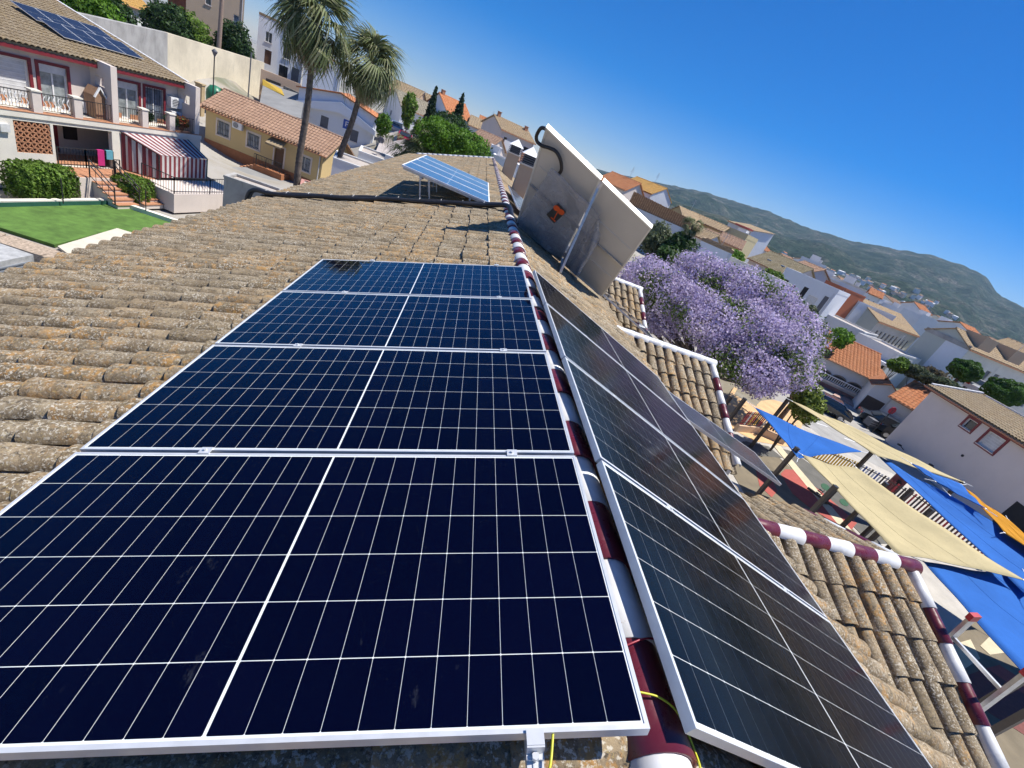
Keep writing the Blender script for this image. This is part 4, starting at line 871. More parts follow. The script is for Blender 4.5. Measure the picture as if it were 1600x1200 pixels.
# air conditioners
def aircon(M_, p, label, s=1, rz=None):
    q = M_ @ Vector(p); e = Thing('air_conditioner', label, 'air conditioner', q, math.atan2(HU.y, HU.x) if rz is None else rz, 'outdoor air conditioners')
    e.part('casing', MB().box(-.42 * s, .42 * s, -.3, 0, 0, .58 * s), WHITE); m = MB(); n = 16
    m.tube([(-.1 * s, -.31, .29 * s), (-.1 * s, -.301, .29 * s)], .23 * s, 16, smooth=False); g_ = e.part('fan_grille', m, DSHUT)
    for i in range(5): e.part('grille_bar', MB().box(-.33 * s, .13 * s, -.325, -.312, .1 * s + i * .09 * s, .12 * s + i * .09 * s), WHITE, g_)
aircon(HM, (9.65, WY - .02, lz(-4.66)), 'upper white air conditioner on the terrace house balcony wall'); aircon(HM, (9.7, WY - .02, lz(-5.45)), 'lower white air conditioner standing on the terrace house balcony')
aircon(HM, (4.1, WY - .02, lz(-5.72)), 'white air conditioner on the balcony beside the pointed shed', .9)
sh = Thing('balcony_shed', 'small wooden shed with a pointed white-edged roof on the balcony', 'shed', HM @ V(4.62, .75, lz(-5.78)), math.atan2(HU.y, HU.x))
sh.part('box', MB().prism([(-.25, -.35, 0), (.25, -.35, 0), (.25, -.35, 1.1), (0, -.35, 1.5), (-.25, -.35, 1.1)], (0, .7, 0)), plain('shed_wood', (.30, .18, .11), .8)); sh.part('roof_edge', MB().bar((-.3, -.4, 1.06), (0, -.4, 1.55), .08, .06).bar((.3, -.4, 1.06), (0, -.4, 1.55), .08, .06), WHITE)
for k, (s, lab, c) in enumerate(((8.75, 'potted fern on the balcony between the piers', L_DARK), (9.45, 'red geraniums in a pot on the balcony by the end fin', leaf_mat('geranium', [(.05, .1, .02), (.35, .05, .03), (.1, .16, .03)])), (7.15, 'leafy pot plant on the balcony beside the second pier', L_DARK))):
    q = HM @ V(s, .45, lz(-5.76)); e = Thing('potted_plant', lab, 'plant', q); e.part('pot', MB().lathe([(.0, 0), (.11, 0), (.16, .28), (.13, .28), (.0, .26)], n=12), TERRA); v, f = leaves([((0, 0, .5), (.36, .36, .3))], 500, .12, 5 + k); e.raw('leaves', np_mesh('leaves', v, f, c))
# front garden: stairs, railings, hedges, lawn
def stair(label, s0, s1, y0, y1, n, side):
    q = HM @ V(s0, y0, 0); e = Thing('garden_stairs', label, 'stairs', q, math.atan2(HU.y, HU.x), 'garden stairs')
    for i in range(n):
        z = GF - .05 - (i + 1) * (GF - .1) / (n + 1); x = (s1 - s0) * i / n if side else 0
        if side: e.part('step', MB().box(min(x, x + (s1 - s0) / n), max(x, x + (s1 - s0) / n) + .03, 0, y1 - y0, 0, z), W_PINKG); e.part('tread', MB().box(min(x, x + (s1 - s0) / n) - .02, max(x, x + (s1 - s0) / n) + .05, -.03, y1 - y0, z, z + .05), TERRA)
        else: yy = -(i) * .30; e.part('step', MB().box(0, s1 - s0, yy - .30, yy, 0, z), W_PINKG); e.part('tread', MB().box(-.03, s1 - s0 + .03, yy - .34, yy, z, z + .05), TERRA)
    return e
stair('left flight of terracotta-edged steps beside the big hedge', 2.6, 3.7, -1.42, -1.42, 5, False); stair('right flight of steps descending beside the small round hedge', 4.05, 5.15, -1.42, -1.42, 5, False)
def railing(label, pts, h=.9, step=.14, mat=IRON, group='black garden railings', rails=(1,)):
    pts = [Vector(p) for p in pts]; e = Thing('iron_railing', label, 'railing', pts[0], 0, group); L = sum((pts[i + 1] - pts[i]).length for i in range(len(pts) - 1))
    for i in range(len(pts) - 1):
        a, b = pts[i], pts[i + 1]; up = V(0, 0, h)
        for f in rails: e.part('rail', MB().bar(a + up * f, b + up * f, .04, .035), mat, world=True)
        e.part('rail', MB().bar(a + up * .12, b + up * .12, .03, .025), mat, world=True)
        n = max(1, int((b - a).length / step))
        for k in range(n + 1):
            q = a.lerp(b, k / n); e.part('post' if k in (0, n) else 'baluster', MB().bar(q, q + up, .045 if k in (0, n) else .016), mat, world=True)
    return e
railing('black iron railing along the front of the entry terrace', [HM @ V(3.75, -1.38, GF), HM @ V(4.05, -1.38, GF)], .95)
railing('black iron railing sloping down the left garden steps', [HM @ V(2.5, -1.4, GF), HM @ V(2.5, -2.9, .25)], .9, .4, rails=(1, .7)); railing('black iron railing sloping down between the garden steps', [HM @ V(3.8, -1.4, GF), HM @ V(3.8, -2.9, .25)], .9, .4, rails=(1, .7))
railing('black iron railing on the entry terrace behind the towels', [HM @ V(2.1, -.02, GF), HM @ V(3.4, -.02, GF), HM @ V(4.8, -.02, GF)], .95, .13)
railing('long black railing round the tiled terrace under the awning', [HM @ V(5.2, -1.45, GF), HM @ V(5.25, -3.55, GF), HM @ V(7.6, -3.6, GF), HM @ V(10.2, -3.6, GF), HM @ V(12.4, -3.9, GF - .2)], .9, .17)
for k, (s, c, lab) in enumerate(((3.95, (.75, .06, .30), 'pink towel hanging over the terrace railing'), (4.4, (.20, .55, .68), 'light blue cloth hanging over the terrace railing'))):
    a = HM @ V(s, -.04, GF + .98); b = HM @ V(s + .34, -.04, GF + .98); m = MB(); dn = V(0, 0, -.8 + .35 * k); off_ = HN * .06
    m.hexa([a + off_, b + off_, b + off_ + dn, a + off_ + dn], [a + off_ * .7, b + off_ * .7, b + off_ * .7 + dn, a + off_ * .7 + dn]); m.hexa([a + off_, b + off_, b - off_, a - off_], [p + V(0, 0, .012) for p in (a + off_, b + off_, b - off_, a - off_)]); one('towel', m, cloth_mat('towel%d' % k, c), lab, 'towel', a)
bush('clipped_hedge', 'large clipped green hedge in front of the terrace house', [(PZ(42, 282, -8.5), (.62, .72, .76)), (PZ(66, 283, -8.5), (.62, .75, .80)), (PZ(88, 285, -8.5), (.60, .72, .76))], 15000, .075, L_HEDGE, 'hedge', base=PZ(60, 310, -9.25), kw=dict(shell=.86, boxy=5))
bush('round_hedge', 'small rounded green hedge beside the right garden steps', [(PZ(209, 296, -8.65), (.88, .92, .70))], 6500, .07, L_HEDGE, 'hedge', base=PZ(212, 317, -9.25), kw=dict(shell=.84, boxy=3))
lawn_poly = [PZ(-120, 322, -9.28), PZ(0, 324, -9.28), PZ(180, 317, -9.28), PZ(290, 352, -9.28), PZ(330, 380, -9.28), PZ(215, 372, -9.28), PZ(183, 358, -9.28), PZ(85, 383, -9.28), PZ(0, 356, -9.28), PZ(-120, 320, -9.28) + V(2, -5, 0)]
def slab(pts, z, th): return MB().prism([V(p.x, p.y, z - th) for p in pts], (0, 0, th))
GRASS = leaf_mat('turf_blade', [(.05, .16, .02), (.08, .22, .03), (.11, .27, .04)]); gr_base = plain('artificial_turf', (.09, .18, .032), .95, var=.22, scale=2.2, bmp=.8)
gl = slab(lawn_poly, -9.26, .12); o = struct('lawn', gl.mesh('lawn', gr_base))
def strip_wall(name, pts, z0, z1, w, mat, label, cat='wall'):
    m = MB(); pts = [V(p.x, p.y, 0) for p in pts]
    for i in range(len(pts) - 1):
        a, b = pts[i], pts[i + 1]; d = (b - a).normalized(); s = V(-d.y, d.x, 0) * w / 2
        m.hexa([a - s + V(0, 0, z0), b - s + V(0, 0, z0), b + s + V(0, 0, z0), a + s + V(0, 0, z0)], [a - s + V(0, 0, z1), b - s + V(0, 0, z1), b + s + V(0, 0, z1), a + s + V(0, 0, z1)])
    b_ = V(pts[0].x, pts[0].y, z0); return one(name, m, mat, label, cat, b_)
strip_wall('garden_kerb', [PZ(-150, 312, -9.1), PZ(0, 314, -9.1), PZ(178, 312, -9.1), PZ(282, 347, -9.1), PZ(330, 372, -9.1)], -9.4, -9.05, .25, W_CREAM, 'low pale kerb wall running behind the green lawn')
strip_wall('green_netting', [PZ(-150, 318, -9.15), PZ(0, 319.5, -9.15), PZ(176, 316, -9.15)], -9.27, -9.07, .04, plain('dark_green_band', (.02, .10, .07), .7), 'dark green band along the back of the lawn', 'edging')
for k, (x, y) in enumerate(((99, 318), (178, 300), (228, 330))):
    q = PZ(x, y, -9.1); one('fence_post', MB().tube([q, q + V(0, 0, 1.2)], .025, 6), IRON, ('thin dark fence post behind the lawn, in front of the big hedge', 'thin dark fence post at the corner of the lawn', 'thin dark fence post beside the small round hedge')[k], 'post', q, 'thin lawn fence posts')
PAVE = plain('pale_paving', (.60, .55, .45), .9, var=.08, scale=2)
struct('paving', slab([PZ(90, 385, -9.22), PZ(183, 357, -9.22), PZ(217, 367, -9.22), PZ(260, 395, -9.22), PZ(150, 430, -9.22)], -9.2, .1).mesh('paving', PAVE))
pw = strip_wall('garden_wall', [PZ(-60, 360, -8.9), PZ(0, 372, -8.9), PZ(80, 398, -8.9), PZ(160, 430, -8.9)], -9.4, -8.85, .8, plain('pink_gravel_wall', (.42, .33, .25), .95, var=.3, scale=12, bmp=.5), 'low pinkish rendered wall between lawn and roof eave')
# metal cabinet at the left edge
q = P(20, 392, 7.5); cb = Thing('metal_cabinet', 'pale metal roof unit with louvred side at the left edge', 'cabinet', (q.x, q.y, -4.2)); Mx = Matrix.Rotation(.2, 4, 'Z')
c1, c2 = PZ(-40, 417, -4.1), PZ(52, 398, -4.1); u_ = (c2 - c1).normalized(); w_ = Vector((-u_.y, u_.x, 0)); back = w_ * 1.0
cb.part('casing', MB().hexa([c1 - V(0, 0, .8), c2 - V(0, 0, .8), c2 + back - V(0, 0, .8), c1 + back - V(0, 0, .8)], [c1, c2, c2 + back, c1 + back]), plain('cabinet_grey', (.42, .42, .41), .6, var=.2), world=True)
for i in range(9):
    z = V(0, 0, -.12 - i * .07); s_ = -w_ * .012; cb.part('louvre', MB().bar(c1 + u_ * .1 + z + s_, c2 - u_ * .08 + z + s_, .03, .025), plain('louvre_grey', (.22, .24, .27), .5), world=True)
cb.part('plinth', MB().hexa([c1 + V(0, 0, G - c1.z - .3) , c2 + V(0, 0, G - c2.z - .3), c2 + back + V(0, 0, G - c2.z - .3), c1 + back + V(0, 0, G - c1.z - .3)], [p - V(0, 0, .82) for p in (c1, c2, c2 + back, c1 + back)]), W_GREY, world=True)
# ------------------------------------------------------------------ yellow house, palms, street on the left
A, B = eave((322, 166), (506, 241), 53.0)
def yh_extra(t, W, H, D):
    t.part('brick_plinth', MB().box(-.03, W + .03, -.05, -.003, -2, H * .30), BRICK)
    for i in range(int(W / .28)): t.part('eave_tile', MB().tube([(i * .28 + .14, -.62, H + .06), (i * .28 + .14, -.2, H + .22)], .09, 6), T_PINK)
    d = t.part('porch_canopy', MB().add([(W * .555, -1.0, H * .80), (W * .69, -1.0, H * .80), (W * .69, -.02, H * .93), (W * .555, -.02, H * .93), (W * .555, -1.0, H * .76), (W * .69, -1.0, H * .76)], [(0, 1, 2, 3), (4, 5, 1, 0)]), T_OLD)
    st_ = MB(); st_.box(W * .50, W * .74, -1.5, -.055, -1.5, H * .24); t.part('porch', st_, BRICK)
    for i in range(5): t.part('porch_step', MB().box(W * .50 - .3 * (i + 1), W * .50 - .3 * i, -1.5, -.4, -1.5, H * .24 - .16 * (i + 1)), TERRA)
    for x in (W * .52, W * .60, W * .72): t.part('porch_rail_post', MB().bar((x, -1.45, H * .24), (x, -1.45, H * .24 + .9), .04), IRON)
    m = MB(); m.bar((W * .5, -1.45, H * .24 + .9), (W * .74, -1.45, H * .24 + .9), .05)
    for x in np.arange(W * .5, W * .74, .13): m.bar((x, -1.45, H * .24), (x, -1.45, H * .24 + .9), .02)
    t.part('porch_rail', m, IRON)
yh = house('yellow_house', 'long low ochre-yellow house with brick base and pinkish tiled roof behind the palm', A, B, -9.6, 6.0, ('gx', 1.45), W_YEL, T_PINK, front=[(.10, .50, .20, .82, 'bars'), (.355, .50, .455, .82, 'bars'), (.59, .28, .67, .76, 'door'), (.80, .45, .90, .78, 'bars')], right=[(.4, .55, .6, .85, 'bars')], oh=.45, pitch=.30, surround=W_PINKG, extra=yh_extra)
q = A.lerp(B, .285) ; aircon(Matrix.Identity(4), q + V(0, -.2, -.75), 'white air conditioner on the yellow house wall between two barred windows', 1, math.atan2((B - A).y, (B - A).x))
# grey concrete gatehouse with a white top in front of the yellow house
def gate_extra(t, W, H, D): t.part('niche', MB().box(W * .3, W * .75, -.02, .1, -1.2, H * .25), DARK)
house('concrete_kiosk', 'weathered grey concrete kiosk with a white flat roof below the yellow house', PZ(350, 277, -6.3), PZ(432, 305, -6.3), -9.4, 1.4, ('flat',), W_GREY, WHITE, cat='kiosk', parapet=.12)
house('concrete_hut', 'small grey concrete hut with white roof edge beside the leaning palm', PZ(402, 280, -6.6) + V(3.2, 1.5, 0), PZ(440, 296, -6.6) + V(3.6, 1.2, 0), -9.4, 3, ('flat',), W_LGREY, WHITE, cat='hut', parapet=.12, front=[(.4, .3, .7, .7, 'dark')])
house('garage_hut', 'low grey-white hut with a small dark opening beyond the roof edge', PZ(545, 262, -6.0) if False else P(520, 252, 37), P(590, 268, 37), -9.2, 4, ('flat',), W_LGREY, WHITE, cat='hut', parapet=.1, front=[(.35, .55, .6, .85, 'dark')])
house('white_shed', 'white shed with pitched top edge between the yellow house and the pink street', P(560, 240, 41), P(610, 252, 41), -8.5, 4, ('flat',), W_LGREY, WHITE, cat='shed', parapet=.1, front=[(.6, .6, .75, .85, 'dark')])
house('pink_terrace', 'low pink-roofed store at the foot of the tall palm', P(468, 297, 34), P(510, 300, 34), -9.2, 2.5, ('flat',), stucco('pink_render', (.48, .25, .22), .2), plain('pink_roof', (.45, .2, .18), .8), cat='store', parapet=.05)
# palms
def fan_frond(mat, blades=15, L=.95, pet=.9, droop=.5, seed=0):
    r = np.random.default_rng(seed); m = MB(); m.tube([(0, 0, 0), (pet * .5, 0, .03), (pet, 0, 0)], [.025, .018, .012], 5)
    for i in range(blades):
        a = (i / (blades - 1) - .5) * 2.6; l = L * (1 - .25 * abs(a) / 1.3) * (.85 + .3 * r.random()); d = V(math.cos(a), math.sin(a), 0); s = V(-d.y, d.x, 0) * .035
        p0 = V(pet - .05, 0, 0); p1 = p0 + d * l * .5 + V(0, 0, -.04 - .05 * abs(a)); p2 = p0 + d * l * .74 + V(0, 0, -.08 - droop * .35 * l); p3 = p0 + d * l * (.84 + .1 * r.random()) + V(0, 0, -.12 - droop * (.7 + .5 * r.random()) * l)
        m.add([p0 - s * .3, p0 + s * .3, p1 - s, p1 + s, p2 - s * .6, p2 + s * .6, p3], [(0, 1, 3, 2), (2, 3, 5, 4), (4, 5, 6)])
    return m.mesh('frond', mat)
FR = [fan_frond(L_PALM, seed=i, droop=.65 + .2 * i) for i in range(4)]; FD = [fan_frond(L_DEAD, 12, .85, .8, .75, 9 + i) for i in range(3)]
def palm(label, base, top, r, scale, nf, nd, seed):
    rr = np.random.default_rng(seed); base, top = Vector(base), Vector(top); t = Thing('fan_palm', label, 'palm tree', base, 0, 'tall fan palms')
    pts = [base.lerp(top, k / 14) + V(.05 * math.sin(k * .9), .04 * math.cos(k), 0) for k in range(15)]
    m = MB(); fine = []; rads = []
    for k in range(90):
        f = k / 89 * 14; i = min(13, int(f)); fine.append(pts[i].lerp(pts[i + 1], f - i)); rads.append(r * (1.25 - .4 * k / 89) * (1.05 if k % 2 else .96))
    t.part('trunk', m.tube(fine, rads, 12), plain('palm_trunk', (.13, .105, .085), .9, var=.35, scale=5, bmp=.6), world=True)
    for k in range(nf + nd):
        dead = k >= nf; az = rr.random() * 2 * math.pi; el = R_(75) - (k / nf) * R_(115) if not dead else R_(-45 - 40 * rr.random())
        sc = scale * (.85 + .3 * rr.random()) * (.95 if dead else 1.0)
        o_ = link('dead_frond' if dead else 'frond', (FD if dead else FR)[rr.integers(3 if dead else 4)], t.o)
        zz = -.1 - (.55 * scale * rr.random() if dead else .35 * scale * (k / nf))
        o_.matrix_local = Matrix.Translation(top - base + V(0, 0, zz)) @ Matrix.Rotation(az, 4, 'Z') @ Matrix.Rotation(-el, 4, 'Y') @ Matrix.Rotation((rr.random() - .5) * 1.2, 4, 'X') @ Matrix.Diagonal((sc, sc, sc, 1))
    return t
p1b = P(462, 300, 36.0); p1t = P(497, 28, 36.0); palm('taller fan palm with a straight trunk in front of the yellow house', V(p1b.x, p1b.y, -9.3), p1t, .19, 1.40, 80, 70, 3)
p2b = P(525, 265, 39.0); dirp = (P(581, 100, 38.5) - p2b); palm('shorter leaning fan palm nearer the roof, shaggy with dead fronds', p2b + dirp * -.35, P(580, 96, 38.5), .19, 1.34, 70, 90, 8)
# big retaining wall behind
def lvl(pts, z): return [PZ(x, y, z) for x, y in pts]
wl = lvl([(165, 29), (258, 50), (411, 97)], -2.05)
strip_wall('retaining_wall', [wl[1], wl[2]], -8, -2.05, .4, W_WALL, 'tall weathered cream retaining wall above the yellow house')
strip_wall('side_wall', [wl[0] + (wl[0] - wl[1]) * .6, wl[1]], -8, -2.06, .4, W_GREY, 'grey side return of the tall wall behind the terrace house roof')
CTRL += [(p.x + 1, p.y - 3, -7.6) for p in wl] + [((wl[1].x + wl[2].x) / 2 - 4, (wl[1].y + wl[2].y) / 2 + 6, -2.6), (wl[1].x - 8, wl[1].y + 6, -2.6)]
q = P(333, 142, 57); lp = Thing('street_lamp', 'thin street lamp against the cream retaining wall', 'street lamp', V(q.x, q.y, -6.5)); lp.part('pole', MB().tube([V(0, 0, 0), V(0, 0, 4.4)], .05, 8), IRON); lp.part('lantern', MB().lathe([(.05, 4.4), (.22, 4.75), (.25, 4.8), (.05, 5.0)], n=10), DSHUT)
q = P(390, 120, 70); one('drain_pipe', MB().tube([V(q.x, q.y, -6), V(q.x, q.y, -1.0)], .07, 6), DSHUT, 'dark pole standing in front of the cream retaining wall', 'pole', V(q.x, q.y, -6))
q = P(336, 143, 62); bn = Thing('bottle_bank', 'green round bottle bank peeping over the yellow house roof', 'recycling bin', V(q.x, q.y, -6.6)); bn.part('dome', MB().lathe([(0, 1.75), (.45, 1.65), (.75, 1.2), (.8, .8), (.75, .2), (.6, 0)], n=16), plain('bin_green', (.02, .17, .09), .4)); bn.part('slot', MB().tube([(.45, -.5, 1.2), (.5, -.56, 1.2)], .12, 10, smooth=False), DARK)
for k, (x, y, D) in enumerate(((313, 132, 60), (352, 142, 62))):
    q = P(x, y, D); one('brick_pillar', MB().box(q.x - .3, q.x + .3, q.y - .3, q.y + .3, -9, q.z).box(q.x - .36, q.x + .36, q.y - .36, q.y + .36, q.z, q.z + .12), stucco('pale_brick', (.50, .38, .22), .4, 4), ('pale brick gate pillar left of the green bottle bank', 'pale brick gate pillar right of the green bottle bank')[k], 'pillar', V(q.x, q.y, -9), 'pale brick gate pillars')
# houses up the hill, left to right
A, B = eave((180, 0), (238, 20), 86); house('hill_cottage', 'white cottage with a bright orange tiled roof above the grey wall', A, B, -4.5, 7, ('gx', 2.2), W_BLUEW, T_OCH, front=[(.42, .2, .56, .62, 'win'), (.75, .25, .83, .5, 'win')], pitch=.5)
house('hill_villa', 'red-orange gabled villa at the very top left of the view', P(262, -18, 105), P(300, -2, 105), -4, 8, ('gx', 2), W_TERRA, T_OR, front=[(.3, .3, .5, .7, 'win')], pitch=.6)
house('tan_apartments', 'tall tan apartment block with a sunlit peach side at the top of the picture', P(292, -95, 92), P(386, -55, 92), -4.4, 16, ('flat',), W_TAN, W_TAN, front=[(.32, .50, .42, .60, 'win'), (.82, .42, .92, .52, 'bars'), (.2, .2, .3, .32, 'win'), (.05, .05, .2, .18, 'dark'), (.5, .72, .6, .82, 'win')], right=[(.3, .4, .4, .55, 'win'), (.6, .4, .7, .55, 'win')], cat='building', group=None)
A = P(405, 22, 98); B = P(448, 42, 98); house('white_townhouse', 'white townhouse with terrace and tan roof edge left of the tall palm crown', A, B, -3.4, 7, ('flat', 0, 'cap'), W_BLUEW, T_TAN, front=[(.28, .55, .52, .75, 'win'), (.3, .12, .55, .4, 'door')], cat='house')
A = P(437, 52, 90); B = P(476, 75, 90); house('white_terrace_block', 'white block with dark garage opening and pale awning above the steep street', A, B, -4.6, 6, ('flat',), W_BLUEW, W_BLUEW, front=[(.1, .05, .45, .45, 'dark'), (.6, .1, .9, .5, 'dshut'), (.2, .6, .5, .9, 'win')], cat='house')
strip_wall('garage_wall', [P(408, 108, 78), P(470, 135, 78)], -7, -2.6, .4, W_PEACH, 'tan garage wall with dark doors below the white terrace block')
strip_wall('rubble_wall', [P(446, 125, 74), P(472, 138, 72)], -7, -3.3, .4, plain('rubble', (.25, .24, .21), .9, var=.6, scale=3, bmp=.8), 'dark rubble stone wall beside the tall palm trunk')
q0, q1 = P(417, 112, 77.5), P(440, 122, 77.5); one('garage_door', MB().hexa([V(q0.x, q0.y, -6.2), V(q1.x, q1.y, -6.2), V(q1.x, q1.y - .1, -6.2), V(q0.x, q0.y - .1, -6.2)], [V(q0.x, q0.y, -3.4), V(q1.x, q1.y, -3.4), V(q1.x, q1.y - .1, -3.4), V(q0.x, q0.y - .1, -3.4)]), plain('garage_dark', (.04, .035, .03), .6), 'dark garage door in the tan wall', 'door', V(q0.x, q0.y, -6.2))
A, B = P(478, 80, 84), P(536, 100, 84); house('long_white_house', 'long bluish-white house wall with terracotta edging behind the palm trunks', A, B, -4.5, 8, ('flat', 0, 'cap'), W_BLUEW, T_OR, cat='house', parapet=.25)
A, B = P(468, 136, 68), P(589, 186, 67)
def wb_extra(t, W, H, D):
    m = MB(); m.prism([(-.1, -.5, H * .72), (W * .52, -.5, H + .25), (W + .1, -.5, H * .72), (W + .1, -.5, H * .60), (W * .52, -.5, H * .80), (-.1, -.5, H * .60)], (0, .48, 0)); t.part('canopy_band', m, W_BLUEW)
    t.part('brick_base', MB().box(W * .62, W + .02, -.06, -.003, -1.5, H * .12), BRICK)
    m = MB(); m.bar((-.3, -.35, H + .02), (W / 2, -.35, H + 1.16), .16, .12); m.bar((W + .3, -.35, H + .02), (W / 2, -.35, H + 1.16), .16, .12); t.part('tile_edge', m, T_OR)
    t.part('flower_pot', MB().box(W * .36, W * .42, -2.2, -1.8, H * .10, H * .24).lathe([(0, H * .24), (.35, H * .26), (.3, H * .32), (0, H * .34)], (W * .39, -2, 0), 8), W_WHITE)
house('white_blue_house', 'bluish-white gabled house front with two grey shutters behind the leaning palm', A, B, -7.4, 9, ('gy', 1.05), W_BLUEW, T_OR, front=[(.30, .34, .40, .60, 'dshut'), (.70, .28, .80, .55, 'dshut')], oh=.3, extra=wb_extra, detail=False)
q = P(543, 195, 52); sg = Thing('parking_sign', 'blue square parking sign in front of the bluish-white house', 'sign', V(q.x, q.y, -8.2)); sg.part('pole', MB().tube([V(0, 0, 0), V(0, 0, q.z + 8.2 + .4)], .04, 6), ALU_D); sg.part('plate', MB().box(-.4, .4, -.06, -.04, q.z + 8.2 - .4, q.z + 8.2 + .4), plain('sign_blue', (.02, .09, .42), .5)); sg.part('symbol', MB().bar((-.15, -.07, q.z + 8.0), (-.15, -.07, q.z + 8.45), .09, .01, up=(0, 1, 0)).bar((-.15, -.07, q.z + 8.42), (.15, -.07, q.z + 8.42), .08, .01, up=(0, 1, 0)).bar((.15, -.07, q.z + 8.42), (.12, -.07, q.z + 8.2), .08, .01, up=(0, 1, 0)).bar((-.15, -.07, q.z + 8.22), (.15, -.07, q.z + 8.22), .08, .01, up=(0, 1, 0)), WHITE)
q = P(595, 222, 60); s2 = Thing('round_sign', 'grey back of a round road sign on the pink pavement', 'sign', V(q.x, q.y, -6.6)); s2.part('pole', MB().tube([V(0, 0, 0), V(0, 0, 2.4)], .04, 6), ALU_D); s2.part('disc', MB().tube([(0, -.02, 2.5), (0, .02, 2.5)], .35, 16, smooth=False), DSHUT)
# street tree by that house
bush('street_bush', 'small bright green tree at the corner of the bluish-white house', [(P(600, 196, 62), (.9, .9, 1.3)), (P(596, 190, 62), (.6, .6, .9))], 1600, .16, L_BRIGHT, 'tree', base=V(*P(598, 215, 62)[:2], -6.4))
for k, (x, y, D, rx, rz_, mt, lab) in enumerate(((125, 2, 62, 2.6, 2.2, L_BRIGHT, 'bright green shrub tree behind the terrace house ridge'), (158, 12, 66, 2.4, 2.0, L_DARK, 'dark green tree beside the white cottage, behind the terrace house ridge'), (262, 32, 84, 2.5, 2.0, L_DARK, 'dark bush on top of the cream wall, left of the apartments'), (290, 42, 86, 2.8, 1.8, L_HEDGE, 'wide green bush on top of the cream wall'), (366, 62, 84, 2.0, 2.2, L_DARK, 'round dark bush at the foot of the tan apartments'))):
    c = P(x, y, D); bush('garden_tree', lab, [(c, (rx, rx, rz_)), (c + V(rx * .6, 0, -rz_ * .5), (rx * .7, rx * .7, rz_ * .7)), (c + V(-rx * .6, 0, -rz_ * .4), (rx * .6, rx * .6, rz_ * .7))], 5200, .2, mt, 'tree', seed=20 + k, base=V(c.x, c.y, c.z - rz_ * 2))
q = P(342, 55, 82); one('thin_palm_trunk', MB().tube([V(q.x, q.y, -4.5), V(q.x + .3, q.y, 8)], [.28, .2], 10), plain('pale_trunk', (.30, .22, .17), .9), 'pale bare tree trunk in front of the tan apartments', 'tree trunk', V(q.x, q.y, -4.5))
# ------------------------------------------------------------------ skyline houses straight ahead
A, B = P(605, 140, 120), P(650, 152, 118); house('brown_roof_house', 'distant house with a long brown roof behind the palm crown', A, B, -4, 9, ('gx', 2.0), W_TAN, T_TAN, pitch=.6)
A, B = P(628, 168, 109), P(696, 193, 113); house('grey_roof_house', 'white house with a long grey-brown roof left of the first cypress', A, B, -6, 10, ('gx', 2.4), W_WHITE, tile_mat('grey_tile', (.20, .18, .14), (.30, .27, .21), (.3, .27, .2), .3, scale=.5), front=wins(4, .25, .75, .1, 'win'), pitch=.6, left=[(.4, .5, .5, .7, 'win')])
A, B = P(627, 140, 130), P(680, 162, 128); house('tan_roof_house', 'pale house with a pinkish-tan roof higher on the skyline', A, B, -4, 9, ('gx', 1.3), W_PINKG, T_TAN, pitch=.6)
A, B = P(700, 174, 112), P(737, 193, 116); house('orange_gable_house', 'white house with steep orange roof and chimney beside the cypress', A, B, -5, 9, ('gx', 2.8), W_BLUEW, T_OR, front=[(.1, .35, .28, .62, 'win'), (.35, .35, .5, .6, 'win')], pitch=.6, extra=chimney(.1, .5, 3.6, .7))
A, B = P(733, 196, 112), P(760, 205, 112); house('small_white_house', 'small white gabled house with brown roof right of the second cypress', A, B, -5, 8, ('gx', 1.8), W_WHITE, T_TAN, pitch=.6, front=[(.3, .2, .6, .6, 'win')])
A, B = P(733, 216, 92), P(766, 228, 90); house('brown_shed_house', 'low house with a broad brown roof above the hedge', A, B, -5, 7, ('gx', 1.8), W_PINKG, T_PINK, pitch=.6)
A, B = P(748, 192, 135), P(775, 204, 135); house('orange_roof_villa', 'distant villa with a bright orange roof between two white gables', A, B, -4, 8, ('gx', 1.8), W_PINKG, T_OR, pitch=.7)
A, B = P(785, 200, 99), P(834, 226, 103)
def pk(t, W, H, D):
    chimney(.1, .5, 2.7, .6)(t, W, H, D); chimney(.9, .4, 2.3, .6)(t, W, H, D); t.part('balcony', MB().box(W * .08, W * .62, -1.2, -.01, H * .56, H * .60).box(W * .08, W * .62, -1.25, -1.1, H * .60, H * .82), W_WHITE); t.part('balcony', MB().box(W * .66, W * 1.05, -1.4, -.01, H * .46, H * .5).box(W * .66, W * 1.05, -1.45, -1.3, H * .5, H * .72), TERRA)
house('pink_balcony_house', 'pinkish two-storey house with white balcony and brown roof, left of the collectors', A, B, -5.5, 9, ('gx', 1.8), W_PINKG, T_TAN, front=[(.12, .66, .22, .88, 'win'), (.45, .66, .55, .9, 'win'), (.15, .15, .28, .4, 'bars'), (.5, .12, .6, .42, 'win'), (.75, .55, .9, .85, 'dark')], pitch=.6, extra=pk)
house('white_box_shed', 'white cube-shaped shed at the end of the roof ridge', P(768, 226, 50), P(784, 233, 50), -6, 3, ('flat',), W_WHITE, W_WHITE, cat='shed', parapet=.05); house('white_low_store', 'low white store below the pinkish balcony house', P(770, 244, 46), P(812, 258, 46), -6, 4, ('flat',), W_WHITE, W_WHITE, cat='store', parapet=.1, front=[(.3, .4, .4, .7, 'dark')])
